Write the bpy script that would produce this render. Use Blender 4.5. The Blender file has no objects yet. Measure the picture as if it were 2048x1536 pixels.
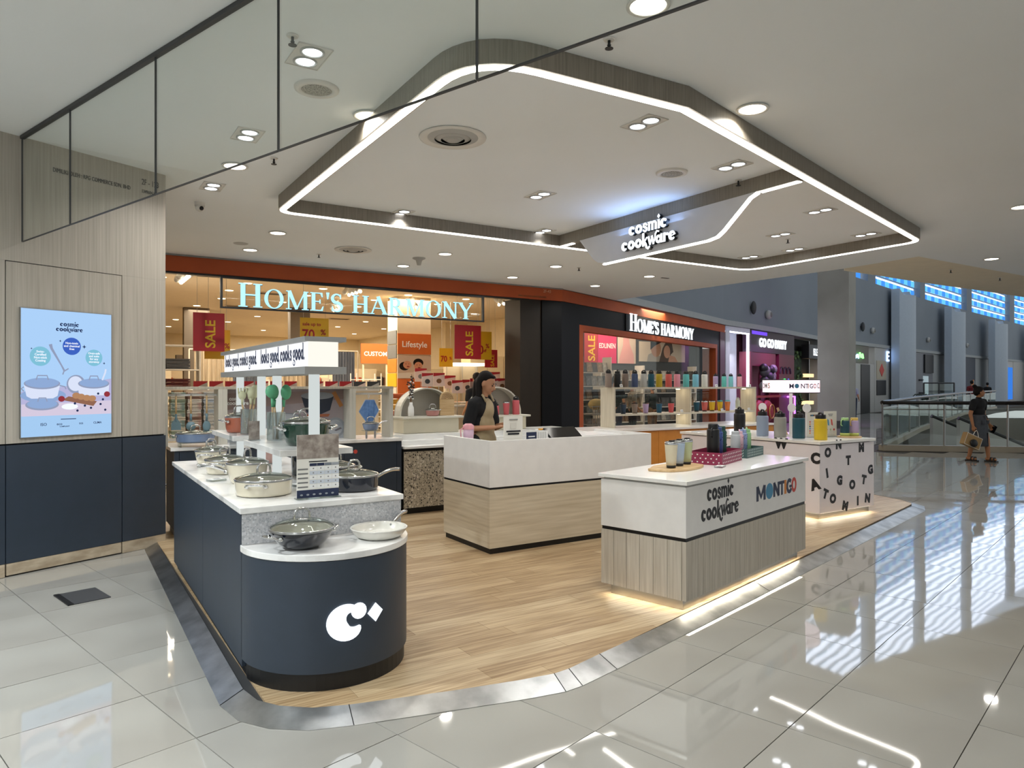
import bpy, math, random
from mathutils import Vector, Matrix
random.seed(7)
S = bpy.context.scene
COL = S.collection
PI = math.pi

# ---------------------------------------------------------------- camera, world, exposure
cam_d = bpy.data.cameras.new('camera')
cam_d.sensor_width = 36.0
cam_d.lens = 1420.0 / 2048.0 * 36.0
cam_d.clip_start = 0.05
cam_d.clip_end = 300
cam = bpy.data.objects.new('camera', cam_d)
cam.location = (0, 0, 1.5)
cam.rotation_euler = (PI / 2, 0, 0)
COL.objects.link(cam)
S.camera = cam

world = bpy.data.worlds.new('World')
S.world = world
world.use_nodes = True
bg = world.node_tree.nodes['Background']
bg.inputs[0].default_value = (0.94, 0.975, 1.0, 1)
bg.inputs[1].default_value = 0.52

S.view_settings.view_transform = 'Standard'
S.view_settings.look = 'None'
S.view_settings.exposure = 0.36
S.view_settings.gamma = 1.0
S.view_settings.use_curve_mapping = False
S.cycles.max_bounces = 6
S.cycles.diffuse_bounces = 4
S.cycles.glossy_bounces = 3
S.cycles.transmission_bounces = 3
S.cycles.transparent_max_bounces = 12
S.cycles.caustics_reflective = False
S.cycles.caustics_refractive = False

# strength knobs of the lamps, those of the place and the added ones
W_TWIN = 26.0
W_DOWN = 12.0
W_STORE = 150.0
E_LED = 8.0

# ---------------------------------------------------------------- kiosk frame
TH = math.radians(32.5)
OX, OY = -1.35, 3.55
CT, ST = math.cos(TH), math.sin(TH)
ZP = 0.04      # raised wooden kiosk floor
ZC = 3.45      # mall ceiling


def KW(u, v, z=0.0):
    return (OX + u * CT - v * ST, OY + u * ST + v * CT, z)


# ---------------------------------------------------------------- colour and materials
def lin(c):
    if isinstance(c, str):
        c = [int(c[i:i + 2], 16) for i in (0, 2, 4)]
    r = []
    for x in c:
        x = x / 255.0
        r.append(x / 12.92 if x <= 0.04045 else ((x + 0.055) / 1.055) ** 2.4)
    return (r[0], r[1], r[2], 1.0)


MATS = {}


def mat(name, col=None, rough=0.5, metal=0.0, emit=0.0, spec=0.5, noise=0.0, nscale=8.0, stretch=(1, 1, 1), col2=None,
        coat=0.0, bump=0.0, nfrom=0.35, nto=0.65, detail=4.0):
    if name in MATS:
        return MATS[name]
    m = bpy.data.materials.new(name)
    m.use_nodes = True
    nt = m.node_tree
    b = nt.nodes['Principled BSDF']
    c = lin(col)
    b.inputs['Base Color'].default_value = c
    b.inputs['Roughness'].default_value = rough
    b.inputs['Metallic'].default_value = metal
    b.inputs['Specular IOR Level'].default_value = spec
    if coat:
        b.inputs['Coat Weight'].default_value = coat
        b.inputs['Coat Roughness'].default_value = 0.05
    if emit:
        b.inputs['Emission Color'].default_value = c
        b.inputs['Emission Strength'].default_value = emit
    # every material carries a procedural variation of its own colour
    tc = nt.nodes.new('ShaderNodeTexCoord')
    mp = nt.nodes.new('ShaderNodeMapping')
    mp.inputs['Scale'].default_value = stretch
    nz = nt.nodes.new('ShaderNodeTexNoise')
    nz.inputs['Scale'].default_value = nscale
    nz.inputs['Detail'].default_value = min(detail, 5.0) if col2 else 0.0
    rp = nt.nodes.new('ShaderNodeMapRange')
    rp.inputs['From Min'].default_value = nfrom
    rp.inputs['From Max'].default_value = nto
    mx = nt.nodes.new('ShaderNodeMix')
    mx.data_type = 'RGBA'
    c2 = lin(col2) if col2 else tuple(x * 0.975 for x in c[:3]) + (1,)
    mx.inputs[6].default_value = c
    mx.inputs[7].default_value = c2
    nt.links.new(tc.outputs['Object'], mp.inputs[0])
    nt.links.new(mp.outputs[0], nz.inputs['Vector'])
    nt.links.new(nz.outputs['Fac'], rp.inputs[0])
    nt.links.new(rp.outputs[0], mx.inputs[0])
    if not emit:
        nt.links.new(mx.outputs[2], b.inputs['Base Color'])
    if bump:
        bp = nt.nodes.new('ShaderNodeBump')
        bp.inputs['Strength'].default_value = bump
        bp.inputs['Distance'].default_value = 0.004
        nt.links.new(nz.outputs['Fac'], bp.inputs['Height'])
        nt.links.new(bp.outputs[0], b.inputs['Normal'])
    MATS[name] = m
    return m


def emat(name, col, strength):
    """a surface that gives off light"""
    if name in MATS:
        return MATS[name]
    m = bpy.data.materials.new(name)
    m.use_nodes = True
    nt = m.node_tree
    nt.nodes.remove(nt.nodes['Principled BSDF'])
    e = nt.nodes.new('ShaderNodeEmission')
    e.inputs[0].default_value = lin(col)
    e.inputs[1].default_value = strength
    nt.links.new(e.outputs[0], nt.nodes['Material Output'].inputs[0])
    if name not in ('led', 'sky_bright', 'sky_white', 'box_glow', 'canopy_glow', 'portal_led', 'scr_sky'):
        m.cycles.emission_sampling = 'NONE'
    MATS[name] = m
    return m


def glassmat(name, tint, refl=0.08, rough=0.0, edge=0.5):
    """thin clear sheet: tinted transparency plus a mirror share that grows at grazing angles"""
    if name in MATS:
        return MATS[name]
    m = bpy.data.materials.new(name)
    m.use_nodes = True
    nt = m.node_tree
    nt.nodes.remove(nt.nodes['Principled BSDF'])
    t = nt.nodes.new('ShaderNodeBsdfTransparent')
    t.inputs[0].default_value = lin(tint)
    g = nt.nodes.new('ShaderNodeBsdfGlossy')
    g.inputs['Roughness'].default_value = rough
    g.inputs[0].default_value = (0.9, 0.95, 0.93, 1)
    lw = nt.nodes.new('ShaderNodeLayerWeight')
    lw.inputs[0].default_value = 0.25
    ml = nt.nodes.new('ShaderNodeMath')
    ml.operation = 'MULTIPLY_ADD'
    ml.inputs[1].default_value = edge
    ml.inputs[2].default_value = refl
    ml.use_clamp = True
    mx = nt.nodes.new('ShaderNodeMixShader')
    nt.links.new(lw.outputs['Fresnel'], ml.inputs[0])
    nt.links.new(ml.outputs[0], mx.inputs[0])
    nt.links.new(t.outputs[0], mx.inputs[1])
    nt.links.new(g.outputs[0], mx.inputs[2])
    nt.links.new(mx.outputs[0], nt.nodes['Material Output'].inputs[0])
    MATS[name] = m
    return m


def terrazzo(name, base, chips, scale, dens=0.35, rough=0.4):
    if name in MATS:
        return MATS[name]
    m = bpy.data.materials.new(name)
    m.use_nodes = True
    nt = m.node_tree
    b = nt.nodes['Principled BSDF']
    b.inputs['Roughness'].default_value = rough
    tc = nt.nodes.new('ShaderNodeTexCoord')
    cur = None
    for i, (c, sc, th) in enumerate(chips):
        vo = nt.nodes.new('ShaderNodeTexVoronoi')
        vo.inputs['Scale'].default_value = sc
        nt.links.new(tc.outputs['Object'], vo.inputs['Vector'])
        lt = nt.nodes.new('ShaderNodeMath')
        lt.operation = 'LESS_THAN'
        lt.inputs[1].default_value = th
        nt.links.new(vo.outputs['Distance'], lt.inputs[0])
        sp = nt.nodes.new('ShaderNodeSeparateColor')
        nt.links.new(vo.outputs['Color'], sp.inputs[0])
        l2 = nt.nodes.new('ShaderNodeMath')
        l2.operation = 'LESS_THAN'
        l2.inputs[1].default_value = dens
        nt.links.new(sp.outputs[0], l2.inputs[0])
        mu = nt.nodes.new('ShaderNodeMath')
        mu.operation = 'MULTIPLY'
        nt.links.new(lt.outputs[0], mu.inputs[0])
        nt.links.new(l2.outputs[0], mu.inputs[1])
        mx = nt.nodes.new('ShaderNodeMix')
        mx.data_type = 'RGBA'
        if cur is None:
            mx.inputs[6].default_value = lin(base)
        else:
            nt.links.new(cur, mx.inputs[6])
        mx.inputs[7].default_value = lin(c)
        nt.links.new(mu.outputs[0], mx.inputs[0])
        cur = mx.outputs[2]
    nt.links.new(cur, b.inputs['Base Color'])
    MATS[name] = m
    return m


# ---------------------------------------------------------------- mesh builder
class MB:
    def __init__(self):
        self.v = []
        self.f = []

    def add(self, vs, fs):
        n = len(self.v)
        self.v += [tuple(p) for p in vs]
        self.f += [tuple(i + n for i in f) for f in fs]
        return self

    def box(self, x0, x1, y0, y1, z0, z1):
        return self.add([(x0, y0, z0), (x1, y0, z0), (x1, y1, z0), (x0, y1, z0), (x0, y0, z1), (x1, y0, z1), (x1, y1, z1), (x0, y1, z1)],
                        [(0, 3, 2, 1), (4, 5, 6, 7), (0, 1, 5, 4), (1, 2, 6, 5), (2, 3, 7, 6), (3, 0, 4, 7)])

    def prism(self, pts, z0, z1):
        """vertical prism over a plan polygon"""
        n = len(pts)
        a = sum(pts[i][0] * pts[(i + 1) % n][1] - pts[(i + 1) % n][0] * pts[i][1] for i in range(n))
        if a < 0:
            pts = pts[::-1]
        vs = [(x, y, z0) for x, y in pts] + [(x, y, z1) for x, y in pts]
        fs = [tuple(range(n - 1, -1, -1)), tuple(range(n, 2 * n))]
        fs += [(i, (i + 1) % n, (i + 1) % n + n, i + n) for i in range(n)]
        return self.add(vs, fs)

    def slab(self, pts, y0, y1):
        """polygon in x,z extruded in y; the front (y0) faces -y"""
        n = len(pts)
        a = sum(pts[i][0] * pts[(i + 1) % n][1] - pts[(i + 1) % n][0] * pts[i][1] for i in range(n))
        if a < 0:
            pts = pts[::-1]
        vs = [(x, y0, z) for x, z in pts] + [(x, y1, z) for x, z in pts]
        fs = [tuple(range(n)), tuple(range(2 * n - 1, n - 1, -1))]
        fs += [(i + n, (i + 1) % n + n, (i + 1) % n, i) for i in range(n)]
        return self.add(vs, fs)

    def band(self, A, B, y0, y1, closed=False):
        """solid ribbon in x,z between two polylines, extruded in y (for letters)"""
        n = len(A)
        for i in range(n if closed else n - 1):
            j = (i + 1) % n
            self.slab([A[i], A[j], B[j], B[i]], y0, y1)
        return self

    def stroke(self, pts, w, y0, y1):
        """variable-width pen stroke in x,z"""
        n = len(pts)
        if not isinstance(w, (list, tuple)):
            w = [w] * n
        A, B = [], []
        for i in range(n):
            p, q = pts[max(i - 1, 0)], pts[min(i + 1, n - 1)]
            dx, dz = q[0] - p[0], q[1] - p[1]
            l = math.hypot(dx, dz) or 1
            nx, nz = -dz / l * w[i] / 2, dx / l * w[i] / 2
            A.append((pts[i][0] + nx, pts[i][1] + nz))
            B.append((pts[i][0] - nx, pts[i][1] - nz))
        return self.band(A, B, y0, y1)

    def strip(self, A, B, zA, zB, t):
        """sloped ribbon on the floor between paired polylines, with thickness t below"""
        n = len(A)
        vs = [(x, y, zA) for x, y in A] + [(x, y, zB) for x, y in B] + [(x, y, zA - t) for x, y in A] + [(x, y, zB - t) for x, y in B]
        fs = []
        for i in range(n - 1):
            fs += [(i, i + 1, n + i + 1, n + i), (2 * n + i + 1, 2 * n + i, 3 * n + i, 3 * n + i + 1),
                   (i + 1, i, 2 * n + i, 2 * n + i + 1), (n + i, n + i + 1, 3 * n + i + 1, 3 * n + i)]
        fs += [(0, n, 3 * n, 2 * n), (n - 1, 3 * n - 1, 4 * n - 1, 2 * n - 1)]
        return self.add(vs, fs)

    def lathe(self, prof, n=24, c=(0, 0, 0), sx=1.0, sy=1.0):
        rings = []
        for r, z in prof:
            if r < 1e-6:
                self.v.append((c[0], c[1], c[2] + z))
                rings.append([len(self.v) - 1])
            else:
                st = len(self.v)
                for i in range(n):
                    a = 2 * PI * i / n
                    self.v.append((c[0] + r * sx * math.cos(a), c[1] + r * sy * math.sin(a), c[2] + z))
                rings.append(list(range(st, st + n)))
        for a, b in zip(rings, rings[1:]):
            if len(a) == 1 and len(b) == 1:
                continue
            for i in range(n):
                j = (i + 1) % n
                if len(a) == 1:
                    self.f.append((a[0], b[j], b[i]))
                elif len(b) == 1:
                    self.f.append((a[i], a[j], b[0]))
                else:
                    self.f.append((a[i], a[j], b[j], b[i]))
        return self

    def tube(self, pts, r, n=8, closed=False):
        pts = [Vector(p) for p in pts]
        m = len(pts)
        rs = r if isinstance(r, (list, tuple)) else [r] * m
        st = len(self.v)
        prev = None
        for i in range(m):
            if closed:
                t = pts[(i + 1) % m] - pts[i - 1]
            else:
                t = pts[min(i + 1, m - 1)] - pts[max(i - 1, 0)]
            t.normalize()
            if prev is None:
                up = Vector((0, 0, 1)) if abs(t.z) < 0.9 else Vector((1, 0, 0))
                a = t.cross(up).normalized()
            else:
                a = (prev - t * prev.dot(t))
                a = a.normalized() if a.length > 1e-6 else t.orthogonal().normalized()
            prev = a
            b = t.cross(a)
            for k in range(n):
                an = 2 * PI * k / n
                self.v.append(tuple(pts[i] + (a * math.cos(an) + b * math.sin(an)) * rs[i]))
        for i in range(m if closed else m - 1):
            for k in range(n):
                k2 = (k + 1) % n
                i2 = (i + 1) % m
                self.f.append((st + i * n + k, st + i2 * n + k, st + i2 * n + k2, st + i * n + k2))
        if not closed:
            self.f.append(tuple(st + k for k in range(n)))
            self.f.append(tuple(st + (m - 1) * n + k for k in range(n - 1, -1, -1)))
        return self

    def ell(self, c, r, n=16, m=10, rot=None):
        st = len(self.v)
        b = MB()
        b.lathe([(math.sin(PI * i / m), -math.cos(PI * i / m)) for i in range(m + 1)], n)
        for p in b.v:
            q = Vector((p[0] * r[0], p[1] * r[1], p[2] * r[2]))
            if rot is not None:
                q = rot @ q
            self.v.append((q.x + c[0], q.y + c[1], q.z + c[2]))
        self.f += [tuple(i + st for i in f) for f in b.f]
        return self

    def cap(self, p0, r0, p1, r1, n=14):
        """tapered capsule"""
        p0, p1 = Vector(p0), Vector(p1)
        d = p1 - p0
        L = d.length
        q = d.to_track_quat('Z', 'Y').to_matrix()
        prof = [(r0 * math.sin(PI / 2 * i / 5), -r0 * math.cos(PI / 2 * i / 5)) for i in range(6)]
        prof += [(r1 * math.cos(PI / 2 * i / 5), L + r1 * math.sin(PI / 2 * i / 5)) for i in range(6)]
        b = MB()
        b.lathe(prof, n)
        st = len(self.v)
        self.v += [tuple(q @ Vector(p) + p0) for p in b.v]
        self.f += [tuple(i + st for i in f) for f in b.f]
        return self

    def mesh(self, name, smooth=False):
        me = bpy.data.meshes.new(name)
        me.from_pydata(self.v, [], self.f)
        me.update()
        if smooth:
            me.polygons.foreach_set('use_smooth', [True] * len(me.polygons))
        return me


def ob(name, data, m=None, parent=None, loc=(0, 0, 0), rot=(0, 0, 0), smooth=False, bevel=0, auto=None, **kw):
    """one mesh object; data is a MB or a mesh"""
    if isinstance(data, MB):
        data = data.mesh(name, smooth)
    if m is not None and not data.materials:
        data.materials.append(MATS[m] if isinstance(m, str) else m)
    o = bpy.data.objects.new(name, data)
    COL.objects.link(o)
    o.location = loc
    o.rotation_euler = rot
    if parent is not None:
        o.parent = parent
    if bevel:
        bm = o.modifiers.new('bevel', 'BEVEL')
        bm.width = bevel
        bm.segments = 2
        bm.limit_method = 'ANGLE'
    if auto:
        data.polygons.foreach_set('use_smooth', [True] * len(data.polygons))
        try:
            data.set_sharp_from_angle(angle=math.radians(auto))
        except Exception:
            pass
    for a, b in kw.items():
        o[a] = b
    return o


def thing(name, label, cat, loc=(0, 0, 0), rz=0.0, group=None):
    e = bpy.data.objects.new(name, None)
    e.empty_display_size = 0.05
    COL.objects.link(e)
    e.location = loc
    e.rotation_euler = (0, 0, rz)
    e['label'] = label
    e['category'] = cat
    if group:
        e['group'] = group
    return e


def kthing(name, label, cat, u, v, z=0.0, rz=0.0, group=None):
    return thing(name, label, cat, KW(u, v, z), TH + rz, group)


def tag(o, label, cat, group=None):
    o['label'] = label
    o['category'] = cat
    if group:
        o['group'] = group
    return o


def struct(name, data, m, **kw):
    o = ob(name, data, m, **kw)
    o['kind'] = 'structure'
    return o


def dup(root, loc=None, rz=None, label=None, group=None, parent=None):
    c = root.copy()
    COL.objects.link(c)
    if loc is not None:
        c.location = loc
    if rz is not None:
        c.rotation_euler = (0, 0, rz)
    if label:
        c['label'] = label
    if group:
        c['group'] = group
    if parent is not None:
        c.parent = parent
    for ch in list(root.children):
        d = ch.copy()
        COL.objects.link(d)
        d.parent = c
        for g in list(ch.children):
            h = g.copy()
            COL.objects.link(h)
            h.parent = d
    return c


TXT = {}


def text_mesh(s, size, bold=0.0, extrude=0.0, align='LEFT', xs=1.0, spacing=1.0):
    """upright lettering in x,z facing -y, as a mesh"""
    key = (s, size, bold, extrude, align, xs, spacing)
    if key in TXT:
        return TXT[key].copy()
    cu = bpy.data.curves.new('lettering', 'FONT')
    cu.body = s
    cu.size = size
    cu.offset = bold
    cu.extrude = extrude
    cu.align_x = align
    cu.space_character = spacing
    cu.resolution_u = 3
    o = bpy.data.objects.new('lettering', cu)
    COL.objects.link(o)
    dg = bpy.context.evaluated_depsgraph_get()
    me = bpy.data.meshes.new_from_object(o.evaluated_get(dg))
    bpy.data.objects.remove(o)
    bpy.data.curves.remove(cu)
    me.transform(Matrix.Rotation(PI / 2, 4, 'X') @ Matrix.Diagonal((xs, 1, 1, 1)))
    me.materials.clear()
    TXT[key] = me
    return me.copy()


def text(name, s, size, m, parent=None, loc=(0, 0, 0), rot=(0, 0, 0), bold=0.0, extrude=0.001, align='LEFT', xs=1.0, spacing=1.0, **kw):
    me = text_mesh(s, size, bold, extrude, align, xs, spacing)
    return ob(name, me, m, parent, loc, rot, **kw)

# ---------------------------------------------------------------- materials
mat('tile', 'a6a49d', rough=0.035, spec=1.0, col2='9d9a93', nscale=1.6, detail=1, bump=.25)
mat('grout', '4a463e', rough=0.8)
mat('tile_far', 'a6a49d', rough=0.035, spec=1.0, col2='9d9a93', nscale=1.6, detail=1, bump=.25)
for i, (a, b) in enumerate([('bba27e', '947856'), ('c2aa86', '9c8160'), ('b39975', '8b6f4f'), ('c6b08d', 'a48a68')]):
    mat('plank%d' % i, a, rough=0.42, col2=b, nscale=3.0, stretch=(1.0, 22, 22), nfrom=0.38, nto=0.66, detail=8, bump=0.05)
mat('steel', 'c9c9c7', rough=0.33, metal=1.0, col2='a2a2a0', nscale=6, stretch=(1, 1, 1))
mat('steel_seam', '3a3a3a', rough=0.5, metal=1.0)
mat('paint_ceiling', 'f4f7f8', rough=0.9, col2='f1f4f4', nscale=0.6)
mat('soffit_shaded', 'efe2c8', rough=0.9)  # ceiling tone made warmer and darker, its weaker light put into the colour
mat('white_lam', 'eeece9', rough=0.35, col2='e9e7e4')
mat('white_gloss', 'f3f2ee', rough=0.18)
mat('greige_wood', 'b9afa0', rough=0.5, col2='9d9384', nscale=2.0, stretch=(30, 30, 1.0), nfrom=0.3, nto=0.7, detail=6)
mat('wall_wood', 'b8b1a5', rough=0.5, col2='a29b8f', nscale=1.5, stretch=(40, 40, 0.8), nfrom=0.3, nto=0.7, detail=6)
mat('desk_wood', 'd9cdb6', rough=0.5, col2='bfb095', nscale=2.0, stretch=(0.9, 0.9, 18), nfrom=0.3, nto=0.72, detail=6)
mat('slat_wood', 'cbc3b5', rough=0.5, col2='b3aa9b', nscale=2.0, stretch=(26, 26, 1.2), nfrom=0.3, nto=0.7, detail=6)
mat('pale_wood', 'cfc6b4', rough=0.5, col2='bab09d', nscale=2.5, stretch=(22, 22, 1.0), detail=6)
mat('tan_wood', 'd6b98c', rough=0.5, col2='bf9c6c', nscale=3.0, stretch=(1, 14, 14), detail=6)
mat('brown_wood', '8a5f37', rough=0.5, col2='6d4826', nscale=3.0, stretch=(1, 14, 14), detail=6)
mat('skirt_wood', 'c3b39b', rough=0.25, col2='a3927b', nscale=3, stretch=(2, 2, 5), detail=6)
mat('navy', '2f3946', rough=0.45, col2='2d3743')
mat('navy_joint', '14171c', rough=0.7)
mat('black', '0c0c0e', rough=0.45)
mat('black_matte', '070809', rough=0.8)
mat('black_gloss', '08090b', rough=0.1)
mat('dark_grey', '3c3d3f', rough=0.5)
mat('mid_grey', '7a7a78', rough=0.5)
mat('light_grey', 'b6b5b1', rough=0.5)
mat('slab_grey', '9b9a97', rough=0.5)
mat('marble', 'f1f0ed', rough=0.2, col2='cfcdca', nscale=3.6, detail=9, nfrom=0.5, nto=0.66)
terrazzo('stone', 'bdbdbf', [('aaacb0', 60, 0.5), ('cccdcf', 80, 0.5), ('a0a3a8', 110, 0.45)], 30, 0.4)
terrazzo('terrazzo', 'b3a894', [('2e2a26', 42, 0.36), ('d4cbb9', 30, 0.4), ('6a6258', 70, 0.4)], 40, 0.5)
mat('chrome', 'd8d8d8', rough=0.12, metal=1.0)
mat('brushed', 'a8a8a6', rough=0.3, metal=1.0)
mat('cream_enamel', 'dcd3bd', rough=0.12, coat=0.6)
mat('cream_inner', 'cfcabb', rough=0.3)
mat('navy_enamel', '070f20', rough=0.1, coat=0.7)
mat('green_enamel', '17382a', rough=0.15, coat=0.5)
mat('blue_enamel', '8094b5', rough=0.2, coat=0.4)
mat('rose_enamel', 'c48a83', rough=0.25, coat=0.3)
mat('copper_enamel', 'b0644c', rough=0.2, coat=0.4)
mat('white_enamel', 'dad7ce', rough=0.2, coat=0.4)
glassmat('lid_glass', 'f3f6f4', 0.10)
glassmat('clear_glass', 'f2f5f3', 0.05)
glassmat('baffle_glass', 'fbfdfc', 0.012, edge=.12)
glassmat('shop_glass', 'fbfaf7', 0.012, edge=.10)
glassmat('acrylic', 'e6e9ea', 0.06)
mat('orange_paint', 'b3511f', rough=0.65, col2='a84a1b', nscale=2)
mat('orange_cab', 'd9923c', rough=0.4, col2='d28b36')
mat('white_paint', 'e4e1da', rough=0.7)
mat('trim_grey', '8e8d8b', rough=0.6)
emat('led', 'fffaf0', E_LED)
emat('lamp_lens', 'fff4e0', 6.0)
emat('lamp_cool', 'f4f8ff', 6.0)
emat('sign_white', 'f0f8ff', 1.35)
emat('sign_cyan', 'a6e6ff', 1.15)
mat('sign_side', '10141c', rough=0.5)
mat('print_navy', '1f2a4a', rough=0.5)
mat('print_black', '16161c', rough=0.5)
mat('print_red', 'd0483c', rough=0.5)
mat('print_orange', 'dd8a3c', rough=0.5)
mat('print_blue', '4a8fb5', rough=0.5)
mat('print_grey', '8b8b8b', rough=0.6)
mat('print_white', 'f0f0ee', rough=0.5)
mat('paper', 'ebe8df', rough=0.7)
mat('sale_red', 'b01c26', rough=0.5)
mat('sale_yellow', 'e8b81f', rough=0.5)
mat('skin', 'b98563', rough=0.5)
mat('hair', '120c0a', rough=0.65, spec=0.2)

# ---------------------------------------------------------------- tiled mall floor
floor_poly = [(-16, -8), (17, -8), (17, 14.9), (13.5, 15.25), (8.25, 16.1), (13, 22.6), (22, 34.6), (30, 44), (40, 54), (52, 64), (52, 70), (46.4, 64.6),
              (34.7, 53.4), (26, 44.9), (20.5, 39.2), (13.8, 32), (9.78, 26.8), (7.05, 23.7), (1.0, 14.7), KW(-8, 8)[:2], (-16, 8)]
floor = struct('floor', MB().prism(floor_poly, -0.30, -0.012), 'grout')


def inside(p, poly):
    x, y = p
    r = False
    n = len(poly)
    for i in range(n):
        x1, y1 = poly[i]
        x2, y2 = poly[(i + 1) % n]
        if (y1 > y) != (y2 > y) and x < (x2 - x1) * (y - y1) / (y2 - y1) + x1:
            r = not r
    return r


def clip(poly, cv):
    """clip a convex polygon by a convex counter-clockwise one"""
    out = poly
    n = len(cv)
    for i in range(n):
        a, b = cv[i], cv[(i + 1) % n]
        ex, ey = b[0] - a[0], b[1] - a[1]
        inp, out = out, []
        if not inp:
            return []
        for j in range(len(inp)):
            p, q = inp[j], inp[(j + 1) % len(inp)]
            dp = ex * (p[1] - a[1]) - ey * (p[0] - a[0])
            dq = ex * (q[1] - a[1]) - ey * (q[0] - a[0])
            if dp >= 0:
                out.append(p)
            if (dp >= 0) != (dq >= 0):
                t = dp / (dp - dq)
                out.append((p[0] + t * (q[0] - p[0]), p[1] + t * (q[1] - p[1])))
    return out


# kiosk platform outline (kiosk frame), inner edge of the steel ramp and its foot
PIN = [(-0.01, 3.56), (-0.03, -0.17), (0.0, -0.33), (0.07, -0.44), (0.19, -0.54), (0.34, -0.60), (0.80, -0.72), (1.13, -0.79), (1.33, -0.82),
       (1.43, -0.81), (1.69, -0.74), (2.37, -0.57), (3.56, -0.26), (7.80, 0.86), (8.05, 1.0), (8.17, 1.2), (8.30, 1.64)]
POUT = [(-0.12, 3.50), (-0.14, -0.20), (-0.10, -0.40), (0.0, -0.55), (0.14, -0.66), (0.32, -0.72), (0.77, -0.83), (1.10, -0.91), (1.31, -0.945),
        (1.42, -0.935), (1.70, -0.87), (2.37, -0.70), (3.56, -0.39), (7.86, 0.73), (8.16, 0.90), (8.30, 1.12), (8.44, 1.64)]
PLAT = PIN + [(8.9, 4.6), (-0.02, 4.6)]
RAMP_W = [KW(*p)[:2] for p in POUT]
TA = math.radians(47)
tx, ty = (math.cos(TA), math.sin(TA)), (math.sin(TA), -math.cos(TA))
T0 = (1.206, 3.097)
plat_w = [KW(*p)[:2] for p in PLAT]
tiles = []
for i in range(-30, 60):
    for j in range(-40, 30):
        cx = T0[0] + 0.6 * ((i + .5) * tx[0] + (j + .5) * ty[0])
        cy = T0[1] + 0.6 * ((i + .5) * tx[1] + (j + .5) * ty[1])
        if cy < -3 or abs(cx) > 0.85 * max(cy, 1.5) + 2.2 or cy > 60:
            continue
        cs = [(cx + sx * .298 * tx[0] + sy * .298 * ty[0], cy + sx * .298 * tx[1] + sy * .298 * ty[1]) for sx, sy in ((-1, -1), (-1, 1), (1, 1), (1, -1))]
        if not all(inside(p, floor_poly) for p in cs):
            continue
        if all(inside(p, plat_w) for p in cs + [(cx, cy)]):
            continue
        vis = cy > 2.4 and abs(cx) < 0.74 * cy + .4
        tiles.append((not vis, math.hypot(cx, cy), cx, cy))
tiles.sort()
TM = MB().box(-.298, .298, -.298, .298, -0.012, 0.0).mesh('tile')
TM.materials.append(MATS['tile'])
rest = MB()
for n, (q, d, x, y) in enumerate(tiles):
    if n < 300:
        ob('tile', TM, None, floor, (x, y, 0), (random.uniform(-.0022, .0022), random.uniform(-.0022, .0022), TA))
    else:
        cs = [(x + sx * .298 * tx[0] + sy * .298 * ty[0], y + sx * .298 * tx[1] + sy * .298 * ty[1]) for sx, sy in ((-1, -1), (-1, 1), (1, 1), (1, -1))]
        k0 = len(rest.v)
        rest.prism(cs, -0.012, 0.0)
        g1, g2 = random.uniform(-.0022, .0022), random.uniform(-.0022, .0022)
        rest.v[k0:] = [(a, b, c + (a - x) * g1 + (b - y) * g2) for a, b, c in rest.v[k0:]]
ob('distant_tiles', rest, 'tile_far', floor, kind='stuff')

# floor box cover let into the tiles by the wall
t = thing('floor_box_cover', 'small dark metal floor hatch set into the tiles near the screen wall', 'floor hatch', (-3.02, 5.02, 0.0), TA)
ob('cover_plate', MB().box(-.115, .115, -.17, .17, 0.0005, .006), 'dark_grey', t)
ob('cover_lip', MB().box(-.15, -.115, -.17, .17, 0.0005, .008), 'black', t)

# ---------------------------------------------------------------- kiosk wooden floor and steel ramp edge
kf = struct('wood_floor', MB().prism(PLAT, 0.0, ZP - 0.012), 'dark_grey', loc=KW(0, 0), rot=(0, 0, TH))
row = 0
v = -1.0
pw = 0.152
while v < 4.6:
    u = -0.4 - random.random() * 1.2
    while u < 9:
        poly = clip([(u + .0008, v + .0008), (u + 1.22 - .0008, v + .0008), (u + 1.22 - .0008, v + pw - .0008), (u + .0008, v + pw - .0008)], PLAT)
        if len(poly) > 2:
            ob('plank', MB().prism(poly, ZP - 0.012, ZP), 'plank%d' % random.randrange(4), kf)
        u += 1.22
    v += pw
    row += 1
ramp = thing('trim_1', 'brushed steel sloped edging strip around the wooden kiosk floor', 'trim', KW(0, 0), TH)
ramp['kind'] = 'structure'
seams = [0, 1, 5, 8, 9, 10, 12, 13, 16]
for a, b in zip(seams, seams[1:]):
    A, B = PIN[a:b + 1], POUT[a:b + 1]
    ob('steel_strip', MB().strip(A, B, ZP + .003, 0.003, 0.003), 'steel', ramp, auto=30)
    if b < 16:
        (x0, y0), (x1, y1) = PIN[b], POUT[b]
        l = math.hypot(x1 - x0, y1 - y0)
        px, py = -(y1 - y0) / l * .002, (x1 - x0) / l * .002
        ob('strip_seam', MB().strip([(x0 - px, y0 - py), (x0 + px, y0 + py)], [(x1 - px, y1 - py), (x1 + px, y1 + py)], ZP + .0045, .0045, .001), 'steel_seam', ramp)

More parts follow.
